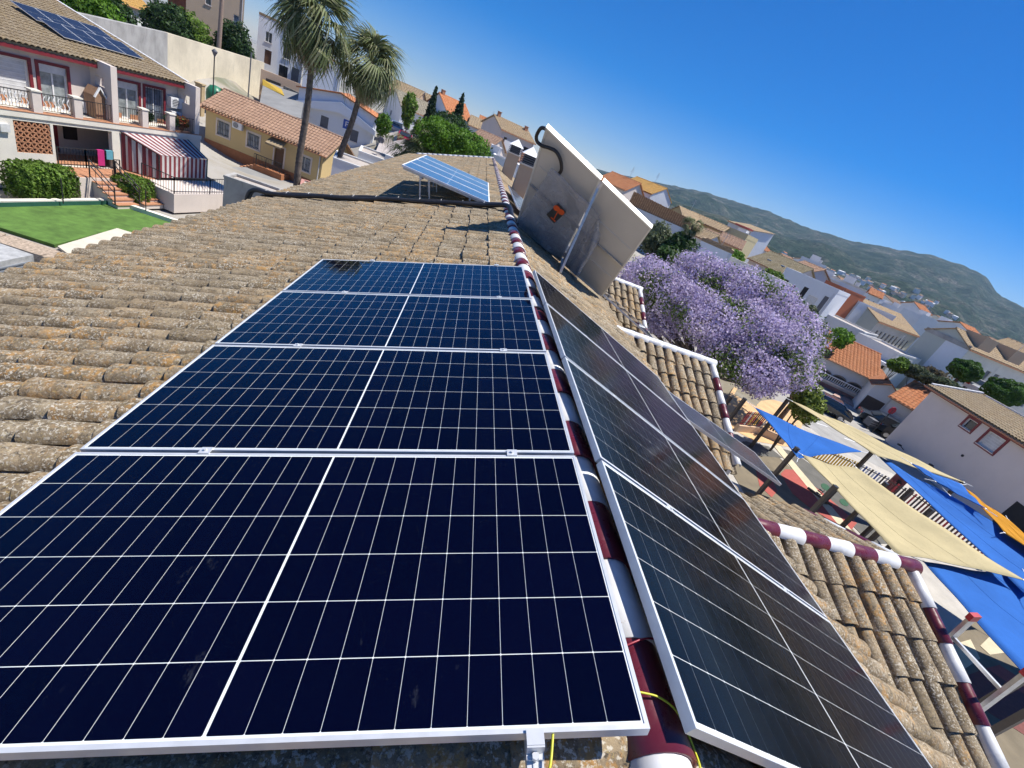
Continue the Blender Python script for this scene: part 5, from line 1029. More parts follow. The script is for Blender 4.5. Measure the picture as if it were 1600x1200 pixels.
for k, (xt, yt, xb, yb, D, r) in enumerate(((682, 137, 664, 196, 78, .75), (724, 149, 713, 212, 80, 1.15))):
    tp, bt = P(xt, yt, D), P(xb, yb, D); h = tp.z - bt.z; c = V(tp.x, tp.y, 0); t = Thing('cypress', ('slim dark cypress in front of the grey-roofed house', 'broader dark cypress in front of the orange gable')[k], 'cypress', V(c.x, c.y, bt.z - 1), 0, 'skyline cypresses')
    cs = [((0, 0, 1 + h * f), (r * (1 - f) ** .7 + .1, r * (1 - f) ** .7 + .1, h * .10)) for f in np.linspace(.02, .97, 14)]; v, f = leaves(cs, 3200, .22, 40 + k, shell=.5); t.raw('foliage', np_mesh('foliage', v, f, L_CYP)); t.part('trunk', MB().tube([(0, 0, -1), (0, 0, h * .9)], [.16, .03], 6), MATS['bark'] if 'bark' in MATS else BROWN)
hd = [(P(x, y, 44), (1.7, 2.2, 1.5)) for x, y in ((676, 212), (690, 218), (704, 224), (716, 229), (728, 234), (738, 240))]
bush('long_hedge', 'long bright green clipped hedge beyond the far end of the roof', hd, 14000, .13, L_BRIGHT, 'hedge', base=V(*hd[0][0][:2], -4), kw=dict(shell=.75))
bush('dark_shrub', 'dark green shrub between the two cypresses', [(P(697, 195, 70), (2.2, 2, 1.7)), (P(715, 203, 72), (1.8, 1.8, 1.8))], 2200, .22, L_DARK, 'bush', base=V(*P(700, 200, 70)[:2], -4))
bush('vine_tree', 'slender light green tree beside the grey-roofed house', [(P(640, 165, 70), (1.0, 1, 1.7)), (P(638, 180, 70), (.8, .8, 1.6))], 1500, .22, L_HEDGE, 'tree', base=V(*P(636, 205, 70)[:2], -5.2))
# low fan palm clump
q = P(655, 232, 44); t = Thing('palm_clump', 'bushy low fan palm beside the red car', 'palm bush', V(q.x, q.y, q.z - 2.2)); rr = np.random.default_rng(5)
for k in range(70):
    o_ = link('frond', FR[rr.integers(4)], t.o); sc = 1.15 * (.8 + .4 * rr.random()); o_.matrix_local = Matrix.Translation(V(rr.normal(0, .5), rr.normal(0, .5), 1.0 + rr.random() * 1.9)) @ Matrix.Rotation(rr.random() * 6.3, 4, 'Z') @ Matrix.Rotation(-R_(-40 + 110 * rr.random()), 4, 'Y') @ Matrix.Diagonal((sc, sc, sc, 1))
bush('grey_green_shrub', 'grey-green shrub at the right end of the long hedge', [(P(748, 238, 46), (1.2, 1.2, 1.0))], 900, .16, L_OLIVE, 'bush', base=V(*P(748, 245, 46)[:2], -4))
# cars
def car(label, loc, rz, col, s=1.0, group=None):
    t = Thing('parked_car', label, 'car', loc, rz, group); L, W, H = 4.2 * s, 1.75 * s, 1.5 * s; paint = plain('paint_%d%d%d' % tuple(int(c * 100) for c in col), col, .25, .2, var=.03, coat=1.0)
    prof = [(-.5, .30), (-.5, .58), (-.46, .66), (-.30, .70), (-.17, .98), (.02, 1.0), (.22, .97), (.38, .70), (.48, .62), (.5, .45), (.5, .28)]
    def ring(y, ins, z1): return [V(x * L * (1 - ins * .04), y, (z if z < .72 else z1(z)) * H * .98) for x, z in prof]
    m = MB(); ys = [(-W / 2, .4), (-W / 2 + .06, 0), (W / 2 - .06, 0), (W / 2, .4)]; rows = []
    for y, i in ((-W / 2 + .03, 1), (-W / 2, .3), (-W * .40, 0), (W * .40, 0), (W / 2, .3), (W / 2 - .03, 1)):
        rows.append([V(x * L * (1 - .02 * i), y * (1 if z < .72 else .84), z * H * (1 - .01 * i)) for x, z in prof])
    n = len(prof); vs = [p for r in rows for p in r]; fs = [(a * n + j, a * n + (j + 1) % n, (a + 1) * n + (j + 1) % n, (a + 1) * n + j) for a in range(5) for j in range(n)] + [tuple(range(n))[::-1], tuple(range(5 * n, 6 * n))]
    m.add(vs, fs, 0, False); b = t.part('body', m, paint)
    for s_ in (-1, 1):
        y = s_ * (W * .42 + .012); g = MB(); pts = [V(-.27 * L, y + s_ * .06, .72 * H), V(-.155 * L, y, .93 * H), V(.02 * L, y, .945 * H), V(.20 * L, y, .925 * H), V(.345 * L, y + s_ * .06, .72 * H)]; g.prism(pts, (0, s_ * .012, 0)); t.part('side_window', g, GLASS)
        for x in (-.31, .31):
            wv = t.part('wheel', MB().tube([V(x * L, s_ * (W / 2 - .2), .31 * s), V(x * L, s_ * (W / 2 + .01), .31 * s)], .31 * s, 18, smooth=False), BLACK); t.part('rim', MB().tube([V(x * L, s_ * (W / 2 + .012), .31 * s), V(x * L, s_ * (W / 2 + .02), .31 * s)], .19 * s, 12, smooth=False), ALU_D, wv)
        t.part('headlight', MB().box(.485 * L, .503 * L, s_ * W * .28, s_ * W * .44, .48 * H, .58 * H) if s_ > 0 else MB().box(.485 * L, .503 * L, -W * .44, -W * .28, .48 * H, .58 * H), plain('lamp_clear', (.7, .7, .7), .1)); t.part('tail_light', MB().box(-.503 * L, -.49 * L, min(s_ * W * .3, s_ * W * .45), max(s_ * W * .3, s_ * W * .45), .5 * H, .62 * H), plain('lamp_red', (.4, .01, .01), .2))
    g = MB(); g.add([V(.225 * L, -W * .36, .955 * H), V(.225 * L, W * .36, .955 * H), V(.375 * L, W * .40, .72 * H), V(.375 * L, -W * .40, .72 * H)], [(0, 1, 2, 3)]); g.v = [(x + .02, y, z + .02) for x, y, z in g.v]; t.part('windscreen', g, GLASS)
    g = MB(); g.add([V(-.175 * L, -W * .36, .965 * H), V(-.175 * L, W * .36, .965 * H), V(-.295 * L, W * .40, .73 * H), V(-.295 * L, -W * .40, .73 * H)], [(0, 1, 2, 3)]); g.v = [(x - .02, y, z + .02) for x, y, z in g.v]; t.part('rear_window', g, GLASS)
    return t
q = PZ(630, 226, -3.9); car('bright red car parked by the low fan palm', V(q.x, q.y, -3.95), R_(100), (.45, .01, .05)); CTRL.append((q.x, q.y, -4.0)); q = PZ(618, 208, -3.6); car('silver car parked behind the red car on the pink street', V(q.x, q.y, -3.65), R_(100), (.35, .36, .38)); CTRL.append((q.x, q.y, -3.7))
strip_wall('street_wall', [P(600, 252, 40), P(648, 248, 40), P(668, 236, 41)], -8, -3.2, .3, W_LGREY, 'low grey-white wall along the street beyond the roof edge')
# ------------------------------------------------------------------ right side: playground, shade sails
S_BLUE = cloth_mat('sail_blue', (.035, .17, .56), .22); S_CREAM = cloth_mat('sail_cream', (.66, .56, .32), .25); S_ORNG = cloth_mat('sail_orange', (.75, .36, .03), .3)
def sail(label, cor, mat, sag=.25, nu=16, nv=16, inset=.10):
    c = [PZ(*q) for q in cor]
    if len(c) == 3: c = [c[0], c[1], c[2], c[2] + V(.02, .02, 0)]
    vs = []
    cen = sum(c, V(0, 0, 0)) / 4
    for j in range(nv + 1):
        for i in range(nu + 1):
            u, v = i / nu, j / nv; p = c[0].lerp(c[1], u).lerp(c[3].lerp(c[2], u), v)
            eu, ev = 4 * u * (1 - u), 4 * v * (1 - v); pull = inset * (eu * (1 - ev) + ev * (1 - eu)); p = p.lerp(cen, pull); p.z -= sag * eu * ev + .15 * sag * (eu + ev); p.z += .035 * math.sin(11 * (u + v) + 3 * u * v) * (1 - eu * ev) * (eu + ev) * .5 + .02 * math.sin(9 * u - 13 * v); vs.append(p)
    fs = [(j * (nu + 1) + i, j * (nu + 1) + i + 1, (j + 1) * (nu + 1) + i + 1, (j + 1) * (nu + 1) + i) for j in range(nv) for i in range(nu)]
    b = Vector(c[0]); t = Thing('shade_sail', label, 'shade sail', b, 0, 'playground shade sails'); o = t.part('cloth', MB().add(vs, fs, 0, True), mat, world=True); md = o.modifiers.new('t', 'SOLIDIFY'); md.thickness = .012
    hem = MB()
    for e in ([vs[i] for i in range(nu + 1)], [vs[nv * (nu + 1) + i] for i in range(nu + 1)], [vs[j * (nu + 1)] for j in range(nv + 1)], [vs[j * (nu + 1) + nu] for j in range(nv + 1)]): hem.tube(e, .018, 5)
    t.part('hem', hem, mat, world=True)
    for i in (nu // 3, 2 * nu // 3): t.part('seam', MB().tube([vs[j * (nu + 1) + i] + V(0, 0, .012) for j in range(nv + 1)], .010, 4), mat, world=True)
    for i in (0, nu, nv * (nu + 1), (nv + 1) * (nu + 1) - 1): t.part('corner_ring', MB().tube([vs[i] + V(.05 * math.cos(a), .05 * math.sin(a), 0) for a in np.linspace(0, 6.28, 9)], .012, 4, cap=False), ALU_D, world=True)
    for q in c[:len(cor)]:
        dd = (q - cen).normalized(); t.part('corner_tie', MB().tube([q, q + dd * .45], .014, 5), WHITE, world=True)
    return t
sail('blue triangular shade sail nearest the jacaranda', [(1180, 637, -5.3), (1346, 706, -5.1), (1247, 716, -5.45)], S_BLUE, .15)
sail('large cream shade sail in the middle of the playground', [(1254, 711, -5.4), (1338, 731, -5.2), (1600, 907, -5.2), (1402, 866, -5.6)], S_CREAM, .2, inset=.06)
sail('narrow cream shade sail behind the blue triangle', [(1238, 627, -5.0), (1325, 664, -5.0), (1506, 754, -5.0), (1368, 711, -5.0)], S_CREAM, .1, inset=.05)
sail('long blue shade sail right of the cream sail', [(1372, 712, -5.2), (1484, 774, -5.0), (1700, 900, -5.0), (1604, 930, -5.5)], S_BLUE, .15, inset=.05)
sail('big blue shade sail at the lower right corner', [(1444, 878, -5.8), (1604, 900, -5.4), (1850, 1000, -5.3), (1650, 1112, -5.6)], S_BLUE, .2, inset=.025)
sail('thin orange shade sail along the mauve house', [(1508, 763, -4.9), (1575, 812, -4.9), (1720, 940, -4.9), (1570, 832, -5.0)], S_ORNG, .05, inset=.05)
sail('navy underside of a blue sail behind the narrow cream sail', [(1424, 724, -4.8), (1502, 757, -4.7), (1540, 795, -4.7), (1462, 752, -4.9)], S_BLUE, .1, inset=.04)
posts = [((1246, 700), 'dark post holding the near corner of the blue triangular sail'), ((1233, 622), 'tall dark post behind the blue triangular sail'), ((1364, 705), 'dark post between the blue triangle and the long blue sail'), ((1306, 760), 'short-looking dark post under the edge of the large cream sail'), ((1504, 752), 'dark post at the right end of the narrow cream sail'), ((1164, 623), 'dark post in front of the peach forecourt'), ((1142, 620), 'thin dark post next to the wing verge'), ((1384, 822), 'dark post head poking up beside the red and white ridge'), ((1456, 796), 'dark post under the long blue sail'), ((1385, 755), 'dark post under the narrow cream sail near the fence'), ((1425, 765), 'dark post beside the red play panels'), ((1640, 1095), 'dark post at the lower right edge of the view'), ((1615, 1052), 'pale grey post at the lower right edge of the view')]
for k, ((x, y), lab) in enumerate(posts):
    z = -5.25 if k not in (6, 7) else (-5.6 if k == 6 else -6.3); q = PZ(x, y, z); t = Thing('sail_post', lab, 'post', V(q.x, q.y, G), 0, 'shade sail posts'); t.part('shaft', MB().box(-.075, .075, -.075, .075, 0, z - G), STEEL_BR); t.part('cap', MB().box(-.085, .085, -.085, .085, z - G, z - G + .02), BLACK); t.part('base_plate', MB().box(-.16, .16, -.16, .16, .02, .05), STEEL_BR)
def patch(name, pts, dz, mat, z=None): return struct(name, slab([PZ(x, y, (z if z is not None else G)) for x, y in pts], (z if z is not None else G) + dz, .03 + dz).mesh(name, mat))
CONC = plain('pale_concrete', (.46, .43, .38), .9, var=.12, scale=1.2, bmp=.2); RUB_R = plain('red_rubber', (.38, .085, .065), .9, var=.08, scale=3); RUB_O = plain('olive_rubber', (.20, .165, .11), .95, var=.15, scale=1); RUB_G = plain('dark_rubber', (.13, .125, .11), .95, var=.15, scale=1); SAND = plain('peach_paint', (.62, .40, .20), .9, var=.12, scale=1); BEIGE = plain('beige_rubber', (.58, .50, .34), .9, var=.08, scale=2); DGREEN = plain('green_rubber', (.03, .10, .05), .9)
struct('playground_paving', MB().box(4.7, 40, -14, 26, G - .3, G + .01).mesh('playground_paving', CONC))
patch('peach_forecourt', [(1115, 655), (1150, 600), (1215, 612), (1262, 640), (1240, 700), (1180, 690)], .030, SAND)
patch('olive_mat', [(1120, 700), (1165, 690), (1200, 700), (1300, 790), (1360, 860), (1300, 900), (1180, 800)], .034, RUB_O)
patch('grey_mat', [(1215, 700), (1238, 706), (1300, 750), (1400, 850), (1360, 850), (1290, 780)], .038, RUB_G); patch('dark_mat', [(1160, 690), (1200, 698), (1222, 716), (1175, 712)], .042, RUB_G)
patch('red_mat', [(1219, 741), (1226, 734), (1240, 735), (1258, 750), (1290, 775), (1318, 800), (1338, 818), (1330, 828), (1310, 824), (1285, 807), (1262, 792), (1238, 772)], .046, RUB_R); patch('small_red_mat', [(1180, 732), (1190, 729), (1200, 740), (1214, 768), (1205, 778), (1186, 760)], .046, RUB_R)
patch('beige_strip', [(1208, 697), (1218, 697), (1330, 830), (1318, 832)], .050, BEIGE); patch('white_strip', [(1240, 705), (1250, 703), (1310, 742), (1300, 748)], .050, BEIGE)
for k, (x, y) in enumerate(((1289, 762), (1318, 786))): patch('green_dot', [(x + 7 * math.cos(a), y + 5 * math.sin(a) + 3 * math.cos(a)) for a in np.linspace(0, 2 * math.pi, 15)[:-1]], .054, DGREEN)
patch('brown_mat', [(1470, 1000), (1530, 960), (1600, 1010), (1700, 1100), (1640, 1250), (1560, 1200)], .034, RUB_O); patch('maroon_mat', [(1500, 1060), (1540, 1045), (1620, 1100), (1600, 1150), (1545, 1115)], .046, plain('maroon_rubber', (.18, .06, .05), .9)); patch('pink_mat', [(1540, 1045), (1560, 1040), (1640, 1090), (1620, 1100)], .050, RUB_R); patch('beige_dot', [(1530, 1010), (1545, 995), (1572, 1008), (1575, 1020), (1545, 1024)], .054, BEIGE); patch('pale_mat', [(1480, 1010), (1515, 1000), (1530, 1030), (1500, 1050)], .05, BEIGE)
# coloured picket fences
PC = [plain('picket_red', (.42, .03, .04), .5), plain('picket_yellow', (.70, .42, .03), .5), plain('picket_blue', (.03, .08, .32), .5), plain('picket_white', (.7, .7, .7), .5), plain('picket_maroon', (.16, .03, .035), .5), plain('picket_dark', (.05, .04, .045), .5)]
def picket(label, pts, cols, h=1.05, step=.19, z=G, wall=0, wallm=None):
    pts = [PZ(x, y, z) for x, y in pts]; t = Thing('picket_fence', label, 'fence', pts[0], 0, 'playground picket fences'); n = 0
    for i in range(len(pts) - 1):
        a, b = pts[i], pts[i + 1]; k = max(2, int((b - a).length / step)); W_ = V(0, 0, wall)
        if wall: t.part('wall_base', MB().bar(a + W_ / 2, b + W_ / 2, .25, wall), wallm, world=True)
        for f in (.2, .85): t.part('rail', MB().bar(a + W_ + V(0, 0, h * f), b + W_ + V(0, 0, h * f), .035, .05), STEEL_BR, world=True)
        for j in range(k): q = a.lerp(b, (j + .5) / k) + W_; t.part('picket', MB().bar(q + V(0, 0, .06), q + V(0, 0, h), .10, .03, up=(b - a).normalized().cross(V(0, 0, 1))), PC[cols[n % len(cols)]], world=True); n += 1
    return t
picket('red and yellow picket fence on a low wall beside the peach forecourt', [(1147, 673), (1180, 676), (1222, 694)], [0, 0, 3, 0, 1, 0, 5, 1, 5], wall=.5, wallm=W_PEACH)
picket('yellow picket fence between the blue triangle and the cream sail', [(1262, 716), (1330, 744)], [1]); picket('blue and white picket fence along the street', [(1330, 744), (1378, 768)], [3, 2, 3, 5]); picket('maroon and dark picket fence behind the cream sail', [(1372, 768), (1425, 800), (1500, 860), (1560, 915)], [4, 4, 0, 5, 5], 1.1)
pp = Thing('play_panel', 'maroon play panel with round hole in front of the dark fence', 'play panel', PZ(1380, 770, G)); a, b = PZ(1374, 766, G), PZ(1394, 776, G); pp.part('board', MB().bar(a + V(0, 0, .9), b + V(0, 0, .9), .08, 1.3), PC[4], world=True); c = (a + b) / 2; dcam = (Vector(CC) - c); dcam.z = 0; dcam.normalize(); pp.part('hole', MB().tube([c + V(0, 0, 1.0) + dcam * .06, c + V(0, 0, 1.0) + dcam * .09], .22, 12, smooth=False), DARK, world=True)
sw = Thing('spring_toy', 'dark springy see-saw toy on the red rubber mat', 'play toy', PZ(1275, 775, G)); q = PZ(1275, 775, G); sw.part('beam', MB().bar(PZ(1262, 762, G + .55), PZ(1300, 790, G + .55), .12, .1), STEEL_BR, world=True); sw.part('spring', MB().tube([q + V(.12 * math.cos(a), .12 * math.sin(a), .05 + .45 * a / 25) for a in np.linspace(0, 25, 60)], .018, 5), BLACK, world=True)
one('wood_planter', MB().box(*(lambda q: (q.x - .5, q.x + .5, q.y - .4, q.y + .4, G, G + .8))(PZ(1340, 852, G + .8))), BROWN, 'dark brown wooden planter behind the wing ridge', 'planter', PZ(1340, 852, G))
# brick corbel below the near wing's eave
m = MB()
for i in range(6): m.box(2.66 + .02 * i, 2.74 + .02 * i, 3.35 + i * .09, 3.42 + i * .09, -1.9, -1.62)
# ------------------------------------------------------------------ mauve house on the right
def fuv(A, B, base, x, y):
    u = (B - A); u.z = 0; W = u.length; u.normalize(); n = V(u.y, -u.x, 0); q = PP(x, y, A, n); return (q - A).dot(u) / W, (q.z - base) / (A.z - base)
A, B = eave((1460, 607), (1600, 692), 50.0); B = A + (B - A) * 2.3; BS = G - .2
def rect(x0, y0, x1, y1, k):
    c = [fuv(A, B, BS, x0, y0), fuv(A, B, BS, x1, y1)]; return (min(c[0][0], c[1][0]), min(c[0][1], c[1][1]), max(c[0][0], c[1][0]), max(c[0][1], c[1][1]), k)
w1 = rect(1502, 665, 1529, 662, 'win'); w2 = rect(1527, 692, 1573, 689, 'shut')
def mh(t, W, H, D):
    for i, (a, b, c, d, k) in enumerate((w1, w2)):
        f = MB(); kx = .16; x0, x1, z0, z1 = a * W, c * W, b * H, d * H; f.box(x0 - kx, x1 + kx, -.05, -.003, z0 - kx, z0); f.box(x0 - kx, x1 + kx, -.05, -.003, z1, z1 + kx); f.box(x0 - kx, x0, -.05, -.003, z0, z1); f.box(x1, x1 + kx, -.05, -.003, z0, z1); t.part('maroon_surround', f, MAROON)
    u, v = fuv(A, B, BS, 1504, 712); t.part('vent', MB().tube([(u * W, -.03, v * H), (u * W, .0, v * H)], .1, 10, smooth=False), DARK)
    for x, y in ((1412, 703), (1462, 735)): u, v = fuv(A, B, BS, x, y); t.part('wall_lamp', MB().bar((u * W, -.02, v * H), (u * W, -.55, v * H + .25), .05).box(u * W - .1, u * W + .1, -.75, -.5, v * H + .2, v * H + .32), IRON)
    for i in range(int(W / .6)): t.part('verge_tile', MB().box(i * .6, i * .6 + .56, D / 2 - .12, D / 2 + .12, H + .96, H + 1.08), WH_GL)
    for i in range(12): f = i / 12; t.part('verge_tile', MB().bar((-.45, D / 2 * f, H + .9 * f + .2), (-.45, D / 2 * (f + .078), H + .9 * (f + .078) + .2), .2, .12), WH_GL)
    u, v = fuv(A, B, BS, 1590, 790); t.part('doorway', MB().box(u * W - .2, u * W + 4, -.04, -.003, 0, v * H + .2), DARK)
house('mauve_house', 'plain pinkish-grey house wall with maroon window surrounds and maroon eave at the right edge', A, B, BS, 8, ('gx', .85), W_MAUVE, T_OLD, front=[w1, w2], oh=.4, pitch=.26, fascia=MAROON, extra=mh)
q0 = PZ(1560, 800, -7.2); strip_wall('yard_wall', [PZ(1560, 830, G), PZ(1640, 870, G), PZ(1760, 930, G)], G - .3, -7.0, .3, W_CREAM, 'cream yard wall in front of the mauve house')
# ------------------------------------------------------------------ jacaranda
jb = [(1020, 440, 31, 2.1), (1058, 470, 30, 2.3), (1095, 432, 33, 2.2), (1110, 500, 29, 2.5), (1150, 450, 33, 2.3), (1170, 515, 30, 2.5), (1200, 475, 34, 2.2), (1215, 535, 30, 2.2), (1180, 575, 28, 2.0), (1240, 505, 35, 1.8), (1008, 432, 34, 1.7), (1075, 418, 36, 1.6), (1130, 555, 28, 1.8), (1184, 598, 28, 1.1), (1040, 500, 30, 1.6), (1230, 580, 29, 1.5), (1000, 470, 33, 1.4), (988, 442, 33, 1.3), (1012, 505, 31, 1.1)]
jc = [(P(x, y, D), V(r, r, r * .72)) for x, y, D, r in jb]
trunk = V(15.5, 23.5, G); t = Thing('jacaranda_tree', 'large jacaranda tree covered in violet blossom beside the roof', 'tree', trunk)
fork = trunk + V(.3, .4, 2.6); t.part('trunk', MB().tube([trunk, trunk + V(.1, .15, 1.3), fork], [.36, .29, .26], 12), plain('jac_bark', (.13, .10, .08), .9, var=.3, scale=5), world=True)
twigs = MB()
for k, (c, r) in enumerate(jc):
    mid = fork.lerp(c, .55) + V(rng.normal(0, .3), rng.normal(0, .3), -.4); m = MB(); m.tube(smooth([fork, mid, c], 4), [.15 - .012 * i for i in range(9)], 7); t.part('branch', m, MATS['jac_bark'], world=True)
    for j in range(16):
        e = c + Vector(rng.normal(size=3)).normalized() * r.x * .85; e.z = c.z + (e.z - c.z) * .75; twigs.tube([mid.lerp(c, rng.random()), c.lerp(e, .5) + V(0, 0, .1), e], [.035, .02, .008], 4)
t.part('twigs', twigs, MATS['jac_bark'], world=True)
v, f = leaves(jc, 88000, .105, 11, shell=.58, aspect=1.3); ob = np.array(trunk)
sel = (np.sin(v[::4, 0] * 1.9) + np.sin(v[::4, 1] * 2.3 + 1) + np.sin(v[::4, 2] * 2.1 + v[::4, 0])) + rng.normal(0, .8, len(f)) > -1.25
t.raw('blossom', np_mesh('blossom', v - ob, f[sel], L_JAC)); t.raw('leaves', np_mesh('leaves', v - ob, f[~sel], L_JACG))
jc2 = [(P(x, y, D), V(r, r, r * .8)) for x, y, D, r in ((1258, 540, 36, 1.5), (1246, 585, 33, 1.3), (1272, 520, 38, 1.4), (1262, 575, 35, 1.1), (1240, 545, 34, 1.4), (1255, 612, 33, .8))]
t2b = V(*P(1262, 600, 35)[:2], G); t = Thing('leafy_jacaranda', 'greener second jacaranda with sparse violet flowers at the edge of the crown', 'tree', t2b)
for k, (c, r) in enumerate(jc2): t.part('trunk' if k == 0 else 'branch', MB().tube([t2b, t2b + V(0, 0, 2), (t2b + V(0, 0, 2)).lerp(c, .6), c], [.2, .15, .08, .02], 7), MATS['jac_bark'], world=True)
v, f = leaves(jc2, 6000, .14, 12, shell=.35, aspect=1.6); sel = rng.random(len(f)) < .32; t.raw('blossom', np_mesh('blossom', v - np.array(t2b), f[sel], L_JAC)); t.raw('leaves', np_mesh('leaves', v - np.array(t2b), f[~sel], L_JACG))
c = P(1262, 632, 30); bush('street_tree', 'small light green street tree hanging over the narrow cream sail', [(c, (.9, .9, .8)), (c + V(.5, .3, -.5), (.8, .8, .8)), (c + V(-.2, .4, .6), (.8, .8, .7))], 2600, .13, leaf_mat('lime_leaf', [(.12, .17, .03), (.22, .29, .05), (.30, .36, .09)]), 'tree', base=V(c.x, c.y, G))
# ------------------------------------------------------------------ street with arch house and cars
ROAD = plain('street_concrete', (.34, .33, .31), .9, var=.12, scale=.8, bmp=.2)
rd = [PZ(1180, 560, G - .1), PZ(1250, 590, G - .1), PZ(1330, 625, G - .1), PZ(1420, 690, G - .1), PZ(1600, 780, G - .1), PZ(1600, 830, G - .1), PZ(1400, 745, G - .1), PZ(1290, 690, G - .1), PZ(1200, 620, G - .1)]
struct('street', slab(rd, G + .016, .3).mesh('street', ROAD)); struct('pavement', slab([PZ(1300, 618, G), PZ(1312, 612, G), PZ(1440, 680, G), PZ(1430, 690, G)], G + .14, .3).mesh('pavement', plain('pink_pavement', (.46, .30, .25), .9)))
for k in range(7):
    q = PZ(1240 + k * 22, 640 + k * 12, G); struct('road_marking', MB().box(q.x - .6, q.x + .6, q.y - .06, q.y + .06, G + .005, G + .024).mesh('road_marking', WHITE)) if k in (2, 4) else None
A, B = eave((1293, 558), (1368, 593), 58)
def ah(t, W, H, D):
    for cx, r in ((.16, .12), (.45, .14), (.77, .14)):
        m = MB(); pts = []; R = r * W; zz = H * .50
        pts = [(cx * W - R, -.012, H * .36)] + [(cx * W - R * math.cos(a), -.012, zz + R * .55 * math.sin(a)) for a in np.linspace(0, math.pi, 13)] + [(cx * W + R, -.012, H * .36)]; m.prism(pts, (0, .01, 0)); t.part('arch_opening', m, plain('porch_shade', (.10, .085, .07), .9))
        m = MB(); m.tube([(x, -.03, z) for x, _, z in pts[1:-1]], .07, 6); t.part('arch_rim', m, plain('stone_rim', (.30, .24, .18), .9))
        for x in np.arange(cx * W - R + .1, cx * W + R, .22): t.part('baluster', MB().lathe([(.03, H * .34), (.055, H * .38), (.03, H * .43), (.04, H * .50)], (x, -.25, 0), 7), WHITE)
        t.part('handrail', MB().box(cx * W - R - .1, cx * W + R + .1, -.34, -.16, H * .50, H * .53), WHITE)
    t.part('porch_slab', MB().box(0, W, -.4, -.01, H * .28, H * .34), W_PINKG); t.part('plinth', MB().box(-.02, W + .02, -.05, -.004, -1, H * .2), stucco('pink_plinth', (.42, .22, .19), .2))
house('arch_house', 'white house with arched porch, balustrade and orange tiled roof across the street', A, B, G - .2, 8, ('gx', 2.0), W_LGREY, T_OR, oh=.4, pitch=.36, extra=ah)
A, B = eave((1368, 600), (1404, 618), 56); house('garage_annexe', 'white garage annexe with brown double door beside the arch house', A, B, G - .2, 8, ('gy', .6), W_WHITE, T_OR, front=[(.05, .04, .85, .62, 'garage')], detail=False)
A, B = eave((1397, 621), (1440, 645), 54); house('orange_roof_annexe', 'white annexe with a steep orange tiled roof next to the mauve house', A, B, G - .2, 7, ('gx', 1.6), W_LGREY, T_OR, oh=.35, pitch=.36, front=[(.3, .1, .75, .7, 'shut')])
q = PZ(1372, 672, G); car('dark grey car parked in front of the brown garage door', V(q.x, q.y, G + .02), R_(-36), (.03, .04, .045), 1.05); q = PZ(1402, 692, G); car('black car partly hidden behind the mauve house corner', V(q.x, q.y, G + .02), R_(-36), (.012, .012, .015), 1.05); q = PZ(1284, 642, G); car('black car under the small street tree', V(q.x, q.y, G + .02), R_(-36), (.012, .012, .015))
for k, (x, y, lab, c) in enumerate(((1353, 668, 'grey metal litter box on the street behind the cream sail', DSHUT), )):
    q = PZ(x, y, G); t = Thing('litter_bin', lab, 'bin', V(q.x, q.y, G)); t.part('box', MB().box(-.35, .35, -.35, .35, .3, 1.0), c); t.part('leg', MB().box(-.3, -.25, -.3, -.25, 0, .3).box(.25, .3, .25, .3, 0, .3), IRON); t.part('slat', MB().box(-.36, .36, -.37, -.352, .5, .56).box(-.36, .36, -.37, -.352, .7, .76), ALU_D)
q = PZ(1362, 676, G); t = Thing('stop_sign', 'red road sign on a dark post beside the parked car', 'sign', V(q.x, q.y, G)); t.part('post', MB().tube([V(0, 0, 0), V(0, 0, 2.6)], .05, 8), IRON); t.part('plate', MB().tube([V(0, -.03, 2.5), V(0, .03, 2.5)], .36, 8, smooth=False), plain('sign_red', (.5, .02, .05), .5))
# ------------------------------------------------------------------ mid-distance buildings on the right, left to right
A, B = P(936, 276, 95), P(975, 300, 92); house('orange_roof_row', 'house with broad orange roof and white ridge just right of the collectors', A, B, -5, 9, ('gx', 2.0), W_PINKG, T_OR, pitch=.5)
A, B = P(973, 284, 108), P(1018, 304, 102); house('white_longhouse', 'long white house with dark shutters and tan roof on the skyline', A, B, -2.5, 7, ('gx', 2.0), W_BLUEW, T_OCH, front=wins(5, .2, .8, .07, 'dshut'), right=[(.72, .1, .86, .35, 'win')], pitch=.5, oh=.15)
rf_ = Thing('reed_fence', 'brown reed screen along the white wall below the white longhouse', 'fence', P(980, 320, 72)); a, b = P(981, 320, 72), P(1072, 366, 70); RE = [plain('reed_%d' % i, c, .9, var=.2, scale=4) for i, c in enumerate(((.36, .20, .10), (.46, .26, .13), (.30, .15, .07)))]; nn_ = 90
for i in range(nn_): q = a.lerp(b, i / nn_); q2 = a.lerp(b, (i + .95) / nn_); rf_.part('reed_panel', MB().bar((q + q2) / 2, (q + q2) / 2 + V(0, 0, 1.9 + .1 * rng.random()), (q2 - q).length, .05, up=V(0, 1, 0) if False else (b - a).normalized().cross(V(0, 0, 1))), RE[i % 3], world=True)
strip_wall('white_street_wall', [a + (a - b) * .2, b], -7.5, -.35, .4, W_LGREY, 'white street wall below the brown reed screen'); CTRL += [(a.x, a.y, -4.8), (b.x, b.y, -4.8)]
A, B = P(1042, 330, 100), P(1068, 343, 98); house('ochre_house', 'ochre-brown house with tan gabled roof behind the thin palm', A, B, -5, 8, ('gy', 1.8), W_OCHRE, T_TAN, front=[(.3, .75, .4, .95, 'win'), (.55, .75, .65, .95, 'win'), (.4, .2, .6, .5, 'win')], detail=False)
